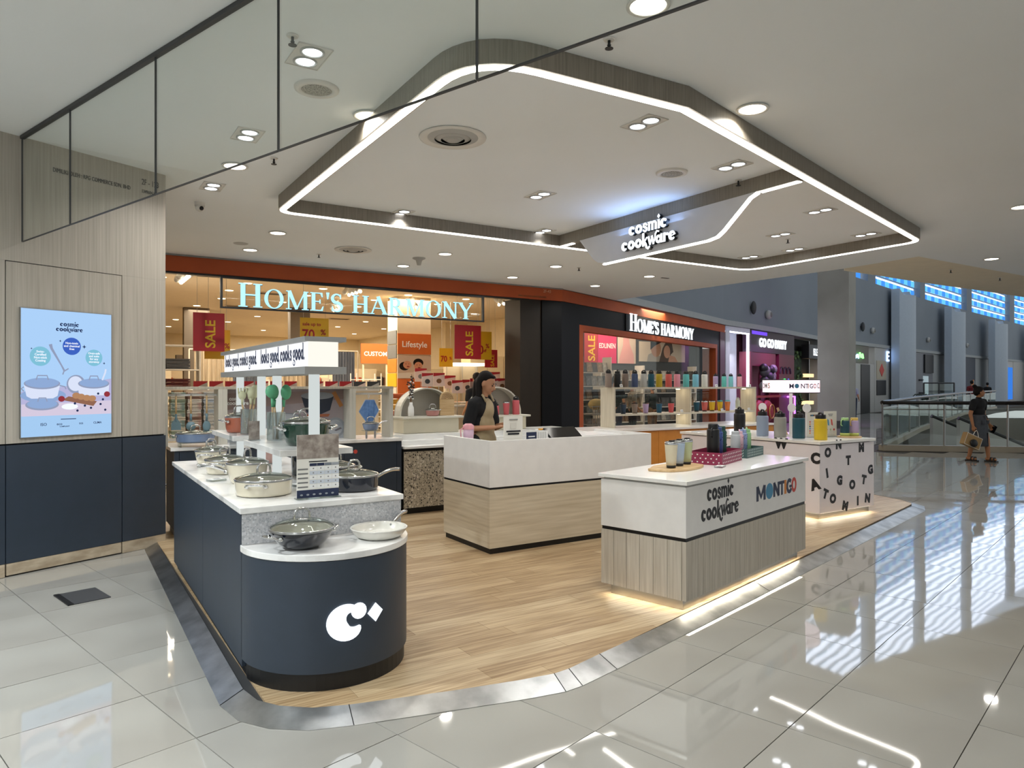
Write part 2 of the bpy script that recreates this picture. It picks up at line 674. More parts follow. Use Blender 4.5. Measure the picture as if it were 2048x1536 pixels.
# ---------------------------------------------------------------- ceiling
crease = [(1.4, 17.5), (5.62, 11.99), (6.22, 10.86), (9.23, 12.8), (13.2, 15.4), (17, 17.9)]
outer = [(5.60, 11.97), (6.4, 12.5), (7.74, 13.4), (9.36, 14.4), (11.2, 15.6), (13.5, 17.3), (17, 20)]
cp = [(-16, -8), (17, -8), (17, 17.9), (13.2, 15.4), (9.23, 12.8), (6.22, 10.86), (5.62, 11.99), (2.4, 16.5), KW(7.9, 8.0)[:2], KW(-8, 8.0)[:2], (-16, 8)]
ceiling = struct('ceiling', MB().prism(cp, ZC, ZC + 0.3), 'paint_ceiling')
sof = MB()
so_in = [(5.62, 11.99), (6.22, 10.86), (7.7, 11.8), (9.23, 12.8), (11.2, 14.1), (13.2, 15.4), (17, 17.9)]
so_out = [(5.61, 12.0), (6.4, 12.5), (7.74, 13.4), (9.36, 14.4), (11.2, 15.6), (13.5, 17.3), (17, 20)]
sof.strip(so_in, so_out, ZC + .002, ZC - .035, -0.3)
struct('trim_2', sof, 'soffit_shaded')

# ---------------------------------------------------------------- left wall with screen
LWA = math.radians(90 - 31.5)
LWD = (math.sin(math.radians(31.5)), math.cos(math.radians(31.5)))
LW = thing('wall_left', 'greige wood clad wall with navy lower panels left of the kiosk', 'wall', (-3.927, 5.504, 0), LWA)
LW['kind'] = 'structure'
# local x runs away from the camera along the wall, -y faces the mall
TE = 1.322
ob('wall_core', MB().box(-5.0, TE - .004, .02, .16, 0, ZC), 'navy_joint', LW)
ob('wood_panel', MB().box(-5.0, -.004, -.0, .03, 1.035, 2.4615), 'wall_wood', LW)
ob('wood_panel', MB().box(-5.0, TE, -.0, .17, 2.462, ZC), 'wall_wood', LW)
ob('wood_panel', MB().box(.914, TE, -.0, .17, 1.035, 2.4615), 'wall_wood', LW)
ob('door_panel', MB().box(.003, .906, -.004, .03, 1.035, 2.455), 'wall_wood', LW)
ob('navy_panel', MB().box(.003, .906, -.006, .03, .105, 1.022), 'navy', LW)
ob('navy_panel', MB().box(.914, TE, -.004, .17, .105, 1.022), 'navy', LW)
ob('navy_panel', MB().box(-1.2, -.004, -.004, .03, .105, 1.022), 'navy', LW)
ob('navy_panel', MB().box(-5.0, -1.206, -.004, .03, .105, 1.022), 'navy', LW)
ob('skirting', MB().box(.006, .902, -.006, .03, .012, .102), 'skirt_wood', LW)
ob('skirting', MB().box(.914, TE - .002, -.004, .03, .003, .102), 'skirt_wood', LW)
ob('skirting', MB().box(-5.0, -.006, -.004, .03, .003, .102), 'skirt_wood', LW)
for s_, z_, sz in (('DIMILIKI OLEH : RPG COMMERCE SDN. BHD', 3.235, .05), ('2F - 123', 3.31, .075), ('1349604-K', 3.235, .045)):
    x_ = {'D': .34, '2': 1.09, '1': 1.09}[s_[0]]
    text('wall_lettering', s_, sz, 'dark_grey', LW, (x_, -.003, z_), xs=.66)

# ---------------------------------------------------------------- hanging glass smoke baffle
GB = thing('glass_baffle', 'clear glass smoke barrier hanging from the ceiling across the upper left', 'glass panel', (-3.85, 5.58, 0), math.atan2(-1.97, 2.47))
seam = [0, .956, 2.236, 3.49, 4.757, 6.02, 7.28]
for a, b in zip(seam, seam[1:]):
    g = ob('glass_pane', MB().box(a + .003, b - .003, -.005, .005, 2.62, ZC - .02), 'baffle_glass', GB)
    ob('pane_edge', MB().box(a + .001, a + .0045, -.006, .006, 2.62, ZC - .02), 'dark_grey', g)
    ob('bottom_edge', MB().box(a + .003, b - .003, -.006, .006, 2.614, 2.62), 'dark_grey', g)
ob('top_rail', MB().box(0, 7.28, -.015, .015, ZC - .026, ZC - .001), 'dark_grey', GB)

# ---------------------------------------------------------------- ceiling lamps and fittings
def lamp(name, kind, energy, col, loc, parent, size=.1, spot=None, blend=.6):
    d = bpy.data.lights.new(name, kind)
    d.energy = energy
    d.color = col
    if kind == 'SPOT':
        d.spot_size = spot
        d.spot_blend = blend
        d.shadow_soft_size = size
    elif kind == 'AREA':
        d.shape = 'DISK'
        d.size = size
        d.spread = math.radians(150)
    o = bpy.data.objects.new(name, d)
    COL.objects.link(o)
    o.location = loc
    o.parent = parent
    return o


# round downlights
dl_ring = MB().lathe([(.098, 0), (.112, -.006), (.112, -.012), (.094, -.012), (.088, .03)], 28).mesh('trim_ring', True)
dl_ring.materials.append(MATS['white_paint'])
dl_lens = MB().lathe([(0, -.004), (.089, -.004), (.089, .002), (0, .002)], 28).mesh('lens')
dl_lens.materials.append(MATS['lamp_lens'])
DL = [(1.12, 1.18, 'beside the left end of the light frame'), (.55, 2.95, 'above the far end of the island by the glass baffle'), (1.78, -1.02, 'nearest the camera at the top of the picture'),
      (3.36, -.40, 'right outside the front edge of the light frame'), (1.60, 5.61, 'at the left of the row behind the kiosk'), (1.56, 7.00, 'at the left of the row along the orange shop fascia'),
      (4.00, 7.10, 'second of the row along the orange shop fascia'), (4.09, 5.77, 'second of the row behind the kiosk'), (6.19, 7.19, 'third of the row along the orange shop fascia'),
      (6.15, 5.79, 'third of the row behind the kiosk'), (8.17, 7.25, 'last of the row along the orange shop fascia'), (8.21, 5.76, 'last of the row behind the kiosk'),
      (8.14, -.15, 'at the right picture edge above the shiny tiles'), (11.44, 1.58, 'out on the soffit near the blue windows')]
for u, v, w_ in DL:
    t = kthing('downlight', 'round recessed white downlight ' + w_, 'ceiling light', u, v, ZC - .001, group='round ceiling downlights')
    ob('trim_ring', dl_ring, None, t)
    ob('lens', dl_lens, None, t, (0, 0, -.006))
    lamp('downlight_lamp', 'AREA', W_DOWN, (1, .97, .915), (0, 0, -.03), t, .16)
out_ = []  # unseen downlights added to brighten the ceiling and floor around the kiosk
for i in range(-4, 5):
    for j in range(-3, 4):
        u, v = 1.0 + i * 3.3, -2.6 + j * 3.3
        x, y, _z = KW(u, v)
        if y < -5.5 or y > 12 or x < -9 or x > 11 or (y > 2.9 and abs(x) < .76 * y + .3) or (y > 1.5 and inside((x, y), plat_w)) or (x < -1 and y > 3.0):
            continue
        out_.append((x, y))
for x, y in out_:
    left = x < -1.6  # left ones made stronger and cooler to lift the left side
    t = thing('downlight', 'unseen round downlight added to brighten the hall', 'ceiling light', (x, y, ZC - .001), 0, 'round ceiling downlights')
    ob('trim_ring', dl_ring, None, t)
    ob('lens', dl_lens, None, t, (0, 0, -.006))
    lamp('downlight_lamp', 'AREA', W_DOWN * (6.4 if left else .4), (.90, .97, 1) if left else (1, .96, .90), (0, 0, -.03), t, .16)

# square twin spotlights
tw_frame = MB()
tw_frame.box(-.1, .1, -.155, -.15, -.008, .0).box(-.1, .1, .15, .155, -.008, 0).box(-.1, -.095, -.155, .155, -.008, 0).box(.095, .1, -.155, .155, -.008, 0)
tw_frame.box(-.095, .095, -.15, .15, -.003, 0)
tw_frame = tw_frame.mesh('frame')
tw_frame.materials.append(MATS['white_paint'])
tw_ring = MB().lathe([(.071, -.003), (.071, -.011), (.063, -.013), (.058, -.011), (.054, -.004)], 24).mesh('bezel', True)
tw_ring.materials.append(MATS['light_grey'])
tw_lens = MB().lathe([(0, -.010), (.03, -.009), (.055, -.006), (.055, -.003), (0, -.003)], 24).mesh('lamp')
tw_lens.materials.append(MATS['lamp_cool'])
TW = [(.48, .49, 0, 'seen through the glass above the island'), (.47, 2.07, 0, 'middle of the three over the island'), (.50, 3.77, 0, 'far one of the three over the island, near the camera dome'),
      (2.91, .22, 0, 'inside the light frame at its front corner'), (4.29, .57, 0, 'inside the light frame left of the hanging sign beam'), (3.41, 2.30, 0, 'in the middle of the light frame'),
      (2.51, 3.76, 0, 'at the back left edge of the light frame'), (4.43, 3.70, 0, 'at the back edge just left of the hanging sign'), (6.44, 1.15, 0, 'right of the hanging sign near the long light edge'),
      (8.08, 1.60, 0, 'nearest the right tip of the light frame'), (7.16, 2.21, 0, 'third right of the hanging sign'), (8.2, 2.75, 0, 'near the right rear edge of the light frame'), (8.15, 3.5, 0, 'in the rear corner of the light frame')]
for u, v, r, w_ in TW:
    t = kthing('twin_spotlight', 'square twin ceiling spotlight ' + w_, 'ceiling light', u, v, ZC - .001, 0, 'square twin ceiling spotlights')
    ob('frame', tw_frame, None, t)
    for sy in (-.072, .072):
        q = ob('lamp', tw_lens, None, t, (0, sy, 0))
        ob('bezel', tw_ring, None, q)
    lamp('twin_lamp', 'SPOT', W_TWIN, (.97, .985, 1), (0, 0, -.05), t, .07, math.radians(112), .8)

# round air diffusers
for u, v, w_ in ((1.85, 1.26, 'inside the light frame'), (2.82, 6.20, 'in front of the orange shop fascia')):
    t = kthing('air_diffuser', 'round white ceiling air diffuser with concentric rings ' + w_, 'air vent', u, v, ZC - .001, 0)
    ob('flange', MB().lathe([(.205, .001), (.265, -.004), (.262, -.012), (.2, -.006)], 36), 'white_paint', t, smooth=True)
    ob('throat', MB().lathe([(0, -.0015), (.2, -.0015)], 36), 'black_matte', t)
    for r0, r1, z0, z1 in ((.205, .15, -.004, -.02), (.145, .10, -.004, -.026), (.09, .055, -.006, -.03)):
        ob('cone_ring', MB().lathe([(r0, z0), (r1, z1), (r1 - .006, z1), (r0 - .008, z0)], 36), 'light_grey', t, smooth=True)
    ob('centre_disc', MB().lathe([(.05, -.03), (0, -.03)], 36), 'light_grey', t)
# ceiling loudspeakers
for u, v, w_ in ((.66, .92, 'seen through the glass panel'), (3.99, 1.01, 'above the hanging sign')):
    t = kthing('ceiling_speaker', 'round white ceiling loudspeaker with perforated grille ' + w_, 'speaker', u, v, ZC - .001, 0)
    ob('rim', MB().lathe([(.145, 0), (.142, -.012), (.1, -.016), (.1, -.004)], 32), 'white_paint', t, smooth=True)
    ob('grille', MB().lathe([(.1, -.010), (.05, -.018), (0, -.02)], 32), mat('grille', 'b9b4a8', rough=.7, col2='7d786d', nscale=120, nfrom=.45, nto=.55), t, smooth=True)
# sprinklers
sp_rose = MB().lathe([(.0, -.001), (.034, -.001), (.03, -.008), (0, -.008)], 16).mesh('rosette')
sp_rose.materials.append(MATS['white_paint'])
sp_head = MB().lathe([(.008, -.006), (.008, -.03), (.012, -.034), (.006, -.05), (.024, -.052), (.024, -.055), (0, -.055)], 12).mesh('sprinkler_head')
sp_head.materials.append(MATS['black'])
for u, v, w_ in ((1.85, -.63, 'beside the glass edge near the top downlight'), (.79, 2.55, 'below the glass edge over the island'), (.33, .29, 'above the first twin spotlight'),
                 (4.70, .84, 'next to the hanging sign beam'), (7.49, 2.34, 'in the right part of the light frame'), (2.51, 6.82, 'in front of the orange fascia'), (3.55, 4.10, 'behind the rear edge of the light frame'),
                 (6.56, 5.70, 'left of the last downlight row'), (11.92, 2.41, 'on the soffit left of the far downlight'), (13.62, 2.39, 'on the soffit below the far downlight')):
    t = kthing('sprinkler', 'small dark fire sprinkler ' + w_, 'sprinkler', u, v, ZC - .001 if u < 11 else ZC - .02)
    ob('rosette', sp_rose, None, t)
    ob('sprinkler_head', sp_head, None, t)
# dome cameras
for u, v, a, w_ in ((.50, 4.52, -1.2, 'left of the kiosk by the wood wall'), (4.11, 4.15, -1.2, 'at the rear edge of the light frame'), (8.62, 1.75, -1.9, 'at the right tip of the light frame'), (8.6, 4.05, -1.6, 'at the rear corner of the light frame')):
    t = kthing('dome_camera', 'white security camera with black lens ' + w_, 'security camera', u, v, ZC - .001)
    ob('base', MB().lathe([(.05, 0), (.052, -.02), (.05, -.035)], 20), 'white_paint', t, smooth=True)
    ob('ball', MB().ell((0, 0, -.05), (.047, .047, .047), 18, 10), 'white_paint', t, smooth=True)
    ob('lens', MB().cap((.024 * math.cos(a), .024 * math.sin(a), -.058), .027, (.034 * math.cos(a), .034 * math.sin(a), -.064), .024), 'black_gloss', t, smooth=True)
t = kthing('smoke_detector', 'white cone shaped detector hanging from the ceiling in front of the shop', 'detector', 3.92, 6.32, ZC - .001)
ob('base', MB().lathe([(.1, 0), (.1, -.012), (.05, -.035), (.03, -.11), (0, -.115)], 24), 'light_grey', t, smooth=True)
t = kthing('ceiling_grille', 'small dark slot in the ceiling beside the last downlight', 'air vent', 8.62, 5.78, ZC - .001)
ob('slot', MB().box(-.09, .09, -.02, .02, -.006, 0), 'black', t)
t = kthing('access_disc', 'flat round cover on the ceiling near the orange fascia', 'cover', 1.35, 6.61, ZC - .001)
ob('disc', MB().lathe([(0, -.006), (.09, -.006), (.1, 0)], 24), 'light_grey', t)

# ---------------------------------------------------------------- hanging light frame
def rounded(pts, rad):
    out = []
    n = len(pts)
    for i in range(n):
        p0, p, p1 = Vector(pts[i - 1]), Vector(pts[i]), Vector(pts[(i + 1) % n])
        r = rad[i]
        if r == 0:
            out.append(tuple(p))
            continue
        a = (p0 - p).normalized()
        b = (p1 - p).normalized()
        A, B = p + a * r, p + b * r
        for k in range(9):
            t_ = k / 8
            q = A * (1 - t_) ** 2 + p * 2 * t_ * (1 - t_) + B * t_ * t_
            out.append(tuple(q))
    return out


FR = rounded([(1.18, 3.88), (1.16, -.30), (2.70, -.38), (8.42, 1.10), (8.46, 3.80)], [.16, .42, 0, .18, .30])


def offset(pts, d):
    out = []
    n = len(pts)
    for i in range(n):
        p0, p, p1 = Vector(pts[i - 1]), Vector(pts[i]), Vector(pts[(i + 1) % n])
        t1, t2 = (p - p0), (p1 - p)
        if t1.length < 1e-6: t1 = t2
        if t2.length < 1e-6: t2 = t1
        t1.normalize(); t2.normalize()
        n1, n2 = Vector((-t1.y, t1.x)), Vector((-t2.y, t2.x))
        m_ = (n1 + n2)
        m_ = m_ / max(m_.dot(n1), .3) * d if m_.length > 1e-6 else n1 * d
        out.append((p.x + m_.x, p.y + m_.y))
    return out


LF = kthing('light_frame', 'slim greige ceiling frame with a continuous white light strip over the kiosk', 'light frame', 0, 0, 0)


def loop(A, B, z0, z1):
    n = len(A)
    vs = [(x, y, z0) for x, y in A] + [(x, y, z0) for x, y in B] + [(x, y, z1) for x, y in A] + [(x, y, z1) for x, y in B]
    fs = []
    for i in range(n):
        j = (i + 1) % n
        fs += [(i, i + n, j + n, j), (i + 2 * n, j + 2 * n, j + 3 * n, i + 3 * n), (i, j, j + 2 * n, i + 2 * n), (j + n, i + n, i + 3 * n, j + 3 * n)]
    return MB().add(vs, fs)


mat('beam_wood', '8f877a', rough=.55, col2='7c7468', nscale=3, stretch=(30, 30, 1))
ob('beam', loop(offset(FR, .045), offset(FR, -.045), 3.31, ZC - .001), 'beam_wood', LF)
ob('light_strip', loop(offset(FR, .028), offset(FR, -.028), 3.302, 3.309), 'led', LF)
ob('cross_beam', MB().box(4.755, 4.845, .24, 3.83, 3.31, ZC - .001), 'beam_wood', LF)
ob('light_strip', MB().box(4.772, 4.828, .24, .66, 3.302, 3.309), 'led', LF)
ob('light_strip', MB().box(4.772, 4.828, 3.55, 3.83, 3.302, 3.309), 'led', LF)

# ---------------------------------------------------------------- letterforms
def ellpts(cx, cz, rx, rz, a0, a1, n):
    return [(cx + rx * math.cos(math.radians(a0 + (a1 - a0) * i / n)), cz + rz * math.sin(math.radians(a0 + (a1 - a0) * i / n))) for i in range(n + 1)]


def serif_glyph(ch, y0, y1):
    """classic high-contrast capitals, cap height 1; returns (mesh builder, advance)"""
    b = MB()
    K_, k_ = .15, .052

    def sf(x, z, w=.30):
        b.slab([(x - w / 2, z - .02), (x + w / 2, z - .02), (x + w / 2, z + .02), (x - w / 2, z + .02)], y0, y1)

    def st(x, w, z0=0.0, z1=1.0):
        b.slab([(x - w / 2, z0), (x + w / 2, z0), (x + w / 2, z1), (x - w / 2, z1)], y0, y1)
    if ch == 'H':
        for x in (.16, .66):
            st(x, K_); sf(x, .02); sf(x, .98)
        b.slab([(.16, .49), (.66, .49), (.66, .545), (.16, .545)], y0, y1); adv = .84
    elif ch == 'O':
        b.band(ellpts(.43, .5, .41, .52, 0, 360, 36), ellpts(.43, .5, .27, .475, 0, 360, 36), y0, y1); adv = .88
    elif ch == 'M':
        st(.15, k_); sf(.15, .02, .24); sf(.13, .98, .18); st(.89, K_); sf(.89, .02); sf(.93, .98, .18)
        b.stroke([(.17, 1.0), (.50, .02)], [.15, .12], y0, y1); b.stroke([(.88, 1.0), (.50, .02)], k_, y0, y1); adv = 1.06
    elif ch == 'E':
        st(.16, K_); sf(.14, .02, .24); sf(.14, .98, .24)
        b.slab([(.16, 0), (.58, 0), (.62, .26), (.59, .26), (.50, .05), (.16, .05)], y0, y1)
        b.slab([(.16, 1), (.56, 1), (.58, .76), (.55, .76), (.48, .95), (.16, .95)], y0, y1)
        b.slab([(.16, .49), (.46, .49), (.46, .54), (.16, .54)], y0, y1); st(.46, .04, .40, .63); adv = .68
    elif ch == "'":
        b.slab([(.03, 1.04), (.17, 1.04), (.115, .66), (.085, .66)], y0, y1); adv = .20
    elif ch == 'S':
        P = ellpts(.28, .74, .20, .235, 20, 270, 16)[:-1] + ellpts(.29, .265, .22, .24, 90, -160, 16)
        W = [.05 + .10 * (abs(math.sin(PI * i / (len(P) - 1))) ** 1.5) for i in range(len(P))]
        b.stroke(P, W, y0, y1); st(.46, .03, .72, .98); st(.075, .03, .02, .30); adv = .58
    elif ch == 'A':
        b.stroke([(.09, .02), (.42, 1.0)], k_, y0, y1); b.stroke([(.40, 1.02), (.76, .02)], K_ + .01, y0, y1)
        sf(.09, .02, .24); sf(.76, .02, .30); b.slab([(.20, .31), (.62, .31), (.62, .36), (.20, .36)], y0, y1); adv = .90
    elif ch == 'R':
        st(.16, K_); sf(.16, .02); sf(.13, .98, .20)
        b.band([(.16, 1.0), (.34, 1.0)] + ellpts(.34, .74, .27, .26, 90, -90, 12) + [(.16, .48)], [(.16, .95), (.33, .95)] + ellpts(.33, .74, .13, .21, 90, -90, 12) + [(.16, .53)], y0, y1)
        b.stroke([(.36, .50), (.70, .02)], [.13, .17], y0, y1); sf(.73, .02, .20); adv = .82
    elif ch == 'N':
        st(.14, k_); sf(.14, .02, .24); st(.76, k_); sf(.76, .98, .24); sf(.09, .98, .16)
        b.stroke([(.14, .99), (.75, .0)], .16, y0, y1); adv = .90
    elif ch == 'Y':
        st(.41, K_, 0, .48); sf(.41, .02); b.stroke([(.09, .98), (.42, .44)], K_, y0, y1); b.stroke([(.74, .98), (.44, .46)], k_, y0, y1)
        sf(.10, .98, .28); sf(.73, .98, .22); adv = .84
    else:
        adv = .40
    return b, adv


def serif_sign(parent, s, x0, x1, z0, cap, small, y0, y1, face, side=None):
    """small-caps word set between x0 and x1, each letter a part"""
    tot = sum(serif_glyph(c_, 0, 1)[1] * (cap if i in (0,) else small) + (.012 if c_ != ' ' else 0) for i, c_ in enumerate(s))
    k = (x1 - x0) / tot
    x = x0
    for i, c_ in enumerate(s):
        h = cap if i == 0 else small
        b, adv = serif_glyph(c_, y0, y1)
        if b.v:
            b.v = [(px * h * k, py, pz * h) for px, py, pz in b.v]
            l = ob('letter', b, face, parent, (x, 0, z0))
            if side:
                c2 = MB()
                c2.v = [(px, py * .999 + (y1 - y0) + .004, pz) for px, py, pz in b.v]
                c2.f = list(b.f)
                ob('letter_return', c2, side, l, (0.010, 0, -.006))
        x += (adv * h + (.012 if c_ != ' ' else 0)) * k


def ring_diamond(b, cx, cz, ro, ri, y0, y1, sq=1.0):
    n = 32
    A, B = [], []
    for i in range(n):
        a = 2 * PI * i / n
        A.append((cx + ro * math.cos(a), cz + ro * sq * math.sin(a)))
        d = ri / (abs(math.cos(a)) + abs(math.sin(a)))
        B.append((cx + d * .62 * math.cos(a), cz + d * math.sin(a)))
    b.band(A, B, y0, y1, True)


def fat_glyph(ch, y0, y1):
    """soft heavy display lower case, x-height 1"""
    b = MB()

    def st(x, w, z0=0.0, z1=1.0):
        b.slab([(x - w / 2, z0), (x + w / 2, z0), (x + w / 2, z1), (x - w / 2, z1)], y0, y1)
    if ch == 'c':
        P = ellpts(.46, .5, .31, .37, 55, 318, 20)
        b.stroke(P, [.14 + .24 * abs(math.sin(PI * i / 20)) ** .8 for i in range(21)], y0, y1)
        b.band(ellpts(.66, .76, .16, .16, 0, 360, 14), [(.66, .76)] * 15, y0, y1); adv = .92
    elif ch == 'o':
        ring_diamond(b, .50, .5, .50, .30, y0, y1, 1.04); adv = 1.04
    elif ch == 's':
        P = ellpts(.38, .73, .21, .20, 30, 270, 14)[:-1] + ellpts(.36, .28, .22, .22, 90, -150, 14)
        b.stroke(P, [.15 + .12 * math.sin(PI * i / (len(P) - 1)) for i in range(len(P))], y0, y1)
        b.band(ellpts(.56, .76, .12, .12, 0, 360, 12), [(.56, .76)] * 13, y0, y1)
        b.band(ellpts(.16, .20, .12, .12, 0, 360, 12), [(.16, .20)] * 13, y0, y1); adv = .76
    elif ch == 'm':
        for x in (.17, .63, 1.09):
            st(x, .27, 0, .80)
        b.band(ellpts(.40, .66, .365, .36, 180, 0, 12), ellpts(.40, .66, .10, .14, 180, 0, 12), y0, y1)
        b.band(ellpts(.86, .66, .365, .36, 180, 0, 12), ellpts(.86, .66, .10, .14, 180, 0, 12), y0, y1)
        b.slab([(-.03, 1.0), (.30, 1.0), (.30, .72), (.05, .80)], y0, y1); adv = 1.30
    elif ch == 'i':
        st(.19, .27); b.slab([(-.01, 1.0), (.2, 1.0), (.2, .84)], y0, y1)
        b.slab([(.19, 1.62), (.37, 1.37), (.19, 1.12), (.01, 1.37)], y0, y1); adv = .42
    elif ch == 'k':
        st(.17, .27, 0, 1.52); b.stroke([(.22, .45), (.50, .72), (.70, .98)], [.16, .18, .12], y0, y1)
        b.stroke([(.34, .56), (.52, .20), (.64, -.18), (.86, -.36), (1.02, -.24)], [.16, .26, .26, .18, .10], y0, y1)
        b.band(ellpts(1.0, -.18, .12, .12, 0, 360, 12), [(1.0, -.18)] * 13, y0, y1); adv = .80
    elif ch == 'x':
        st(.17, .27, 0, 1.52); b.stroke([(.22, .40), (.50, .70), (.70, .98)], [.16, .18, .12], y0, y1); b.stroke([(.36, .55), (.78, .0)], [.2, .30], y0, y1); adv = .90
    elif ch == 'l':
        st(.17, .27, 0, 1.52); b.slab([(-.03, 0), (.37, 0), (.37, .07), (-.03, .07)], y0, y1); b.slab([(-.03, 1.52), (.1, 1.52), (.1, 1.40)], y0, y1); adv = .42
    elif ch == 'd':
        ring_diamond(b, .42, .48, .42, .30, y0, y1, 1.12); st(.78, .25, 0, 1.52); b.slab([(.58, 1.52), (.7, 1.52), (.7, 1.38)], y0, y1); adv = .98
    elif ch == 'g':
        ring_diamond(b, .42, .60, .38, .26, y0, y1, 1.05); b.stroke([(.30, .22), (.22, .06), (.52, .0), (.78, -.14), (.70, -.40), (.38, -.46), (.10, -.34), (.20, -.10)], [.10, .14, .16, .16, .14, .12, .12, .08], y0, y1)
        b.stroke([(.68, .88), (.86, 1.0)], [.10, .16], y0, y1); adv = .88
    elif ch == '.':
        b.band(ellpts(.15, .12, .14, .14, 0, 360, 12), [(.15, .12)] * 13, y0, y1); adv = .34
    elif ch == ',':
        b.band(ellpts(.15, .12, .14, .14, 0, 360, 12), [(.15, .12)] * 13, y0, y1); b.stroke([(.22, .10), (.10, -.22)], [.14, .04], y0, y1); adv = .34
    elif ch == 'w':
        b.stroke([(.10, 1.0), (.34, .02)], [.28, .22], y0, y1); b.stroke([(.36, .02), (.56, .86)], [.08, .12], y0, y1)
        b.stroke([(.56, 1.0), (.80, .02)], [.28, .22], y0, y1)
        b.stroke([(.80, .02), (.98, .62), (1.06, 1.12), (1.26, 1.40), (1.56, 1.28)], [.08, .14, .18, .22, .16], y0, y1); adv = 1.08
    elif ch == 'a':
        ring_diamond(b, .42, .46, .42, .26, y0, y1, 1.1); st(.80, .26, 0, .98)
        b.slab([(.80, .2), (1.0, .0), (1.0, .14), (.9, .2)], y0, y1); adv = 1.02
    elif ch == 'r':
        st(.17, .27); b.stroke([(.20, .62), (.34, .86), (.52, .86)], [.14, .20, .16], y0, y1)
        b.band(ellpts(.56, .78, .16, .16, 0, 360, 12), [(.56, .78)] * 13, y0, y1); adv = .72
    elif ch == 'e':
        b.stroke(ellpts(.47, .5, .31, .37, 20, 322, 22), [.16 + .20 * math.sin(PI * i / 22) for i in range(23)], y0, y1)
        b.stroke([(.30, .46), (.60, .54), (.86, .64)], [.10, .12, .14], y0, y1); adv = .94
    else:
        adv = .4
    return b, adv


def fat_logo(parent, cx, z_top, xh, y0, y1, face, side=None, depth=0, name='letter', sx=1.0):
    """two-line wordmark centred at cx; z_top is the baseline of the upper line"""
    for s, z, dx in (('cosmic', z_top, 0.0), ('cookware', z_top - 1.62 * xh, 0.0)):
        tot = sum(fat_glyph(c_, 0, 1)[1] for c_ in s) * xh * sx
        x = cx - tot / 2 + dx
        for c_ in s:
            b, adv = fat_glyph(c_, y0, y1)
            b.v = [(p[0] * xh * sx, p[1], p[2] * xh) for p in b.v]
            l = ob(name, b, face, parent, (x, 0, z))
            if side:
                c2, _ = fat_glyph(c_, y1 + .001, y1 + depth)
                c2.v = [(p[0] * xh * sx, p[1], p[2] * xh) for p in c2.v]
                ob(name + '_return', c2, side, l)
            x += adv * xh * sx


def montigo_logo(parent, x0, x1, z, h, y, name='letter'):
    w = x1 - x0
    items = [('M', 0, .21, 'print_navy'), ('o', .22, .17, 'print_blue'), ('N', .40, .15, 'print_navy'), ('T', .555, .12, 'print_navy'), ('I', .68, .05, 'print_orange'), ('G', .735, .15, 'print_navy'), ('O', .87, .13, 'print_red')]
    for c_, a, ww, m_ in items:
        xx, wd = x0 + a * w, ww * w
        b = MB()
        if c_ == 'o':
            b.slab(ellpts(xx + wd / 2, z + h / 2, wd / 2, h * .55, 0, 360, 24)[:-1], y - .002, y)
        elif c_ == 'O':
            b.band(ellpts(xx + wd / 2, z + h / 2, wd / 2, h * .55, 0, 360, 24), ellpts(xx + wd / 2, z + h / 2, wd * .24, h * .30, 0, 360, 24), y - .002, y)
        elif c_ == 'M':
            t_ = wd * .22
            b.slab([(xx, z), (xx + t_, z), (xx + t_, z + h), (xx, z + h)], y - .002, y).slab([(xx + wd - t_, z), (xx + wd, z), (xx + wd, z + h), (xx + wd - t_, z + h)], y - .002, y)
            b.stroke([(xx + t_ * .6, z + h * .95), (xx + wd / 2, z + h * .25), (xx + wd - t_ * .6, z + h * .95)], t_ * .95, y - .002, y)
        elif c_ == 'N':
            t_ = wd * .28
            b.slab([(xx, z), (xx + t_, z), (xx + t_, z + h), (xx, z + h)], y - .002, y).slab([(xx + wd - t_, z), (xx + wd, z), (xx + wd, z + h), (xx + wd - t_, z + h)], y - .002, y)
            b.stroke([(xx + t_ * .5, z + h * .95), (xx + wd - t_ * .5, z + h * .05)], t_, y - .002, y)
        elif c_ == 'T':
            b.slab([(xx, z + h * .78), (xx + wd, z + h * .78), (xx + wd, z + h), (xx, z + h)], y - .002, y).slab([(xx + wd * .34, z), (xx + wd * .66, z), (xx + wd * .66, z + h * .8), (xx + wd * .34, z + h * .8)], y - .002, y)
        elif c_ == 'I':
            b.slab([(xx, z), (xx + wd, z), (xx + wd, z + h), (xx, z + h)], y - .002, y)
        elif c_ == 'G':
            b.stroke(ellpts(xx + wd * .5, z + h / 2, wd * .38, h * .42, 45, 330, 18), wd * .26, y - .002, y)
            b.slab([(xx + wd * .5, z + h * .38), (xx + wd * .98, z + h * .38), (xx + wd * .98, z + h * .55), (xx + wd * .5, z + h * .55)], y - .002, y)
        ob(name, b, m_, parent)


# ---------------------------------------------------------------- hanging sign under the cross beam
HS = thing('hanging_sign', 'pale hanging board with glowing two-line wordmark under the ceiling light frame', 'sign', KW(4.75, 2.0, 0), TH - PI / 2)
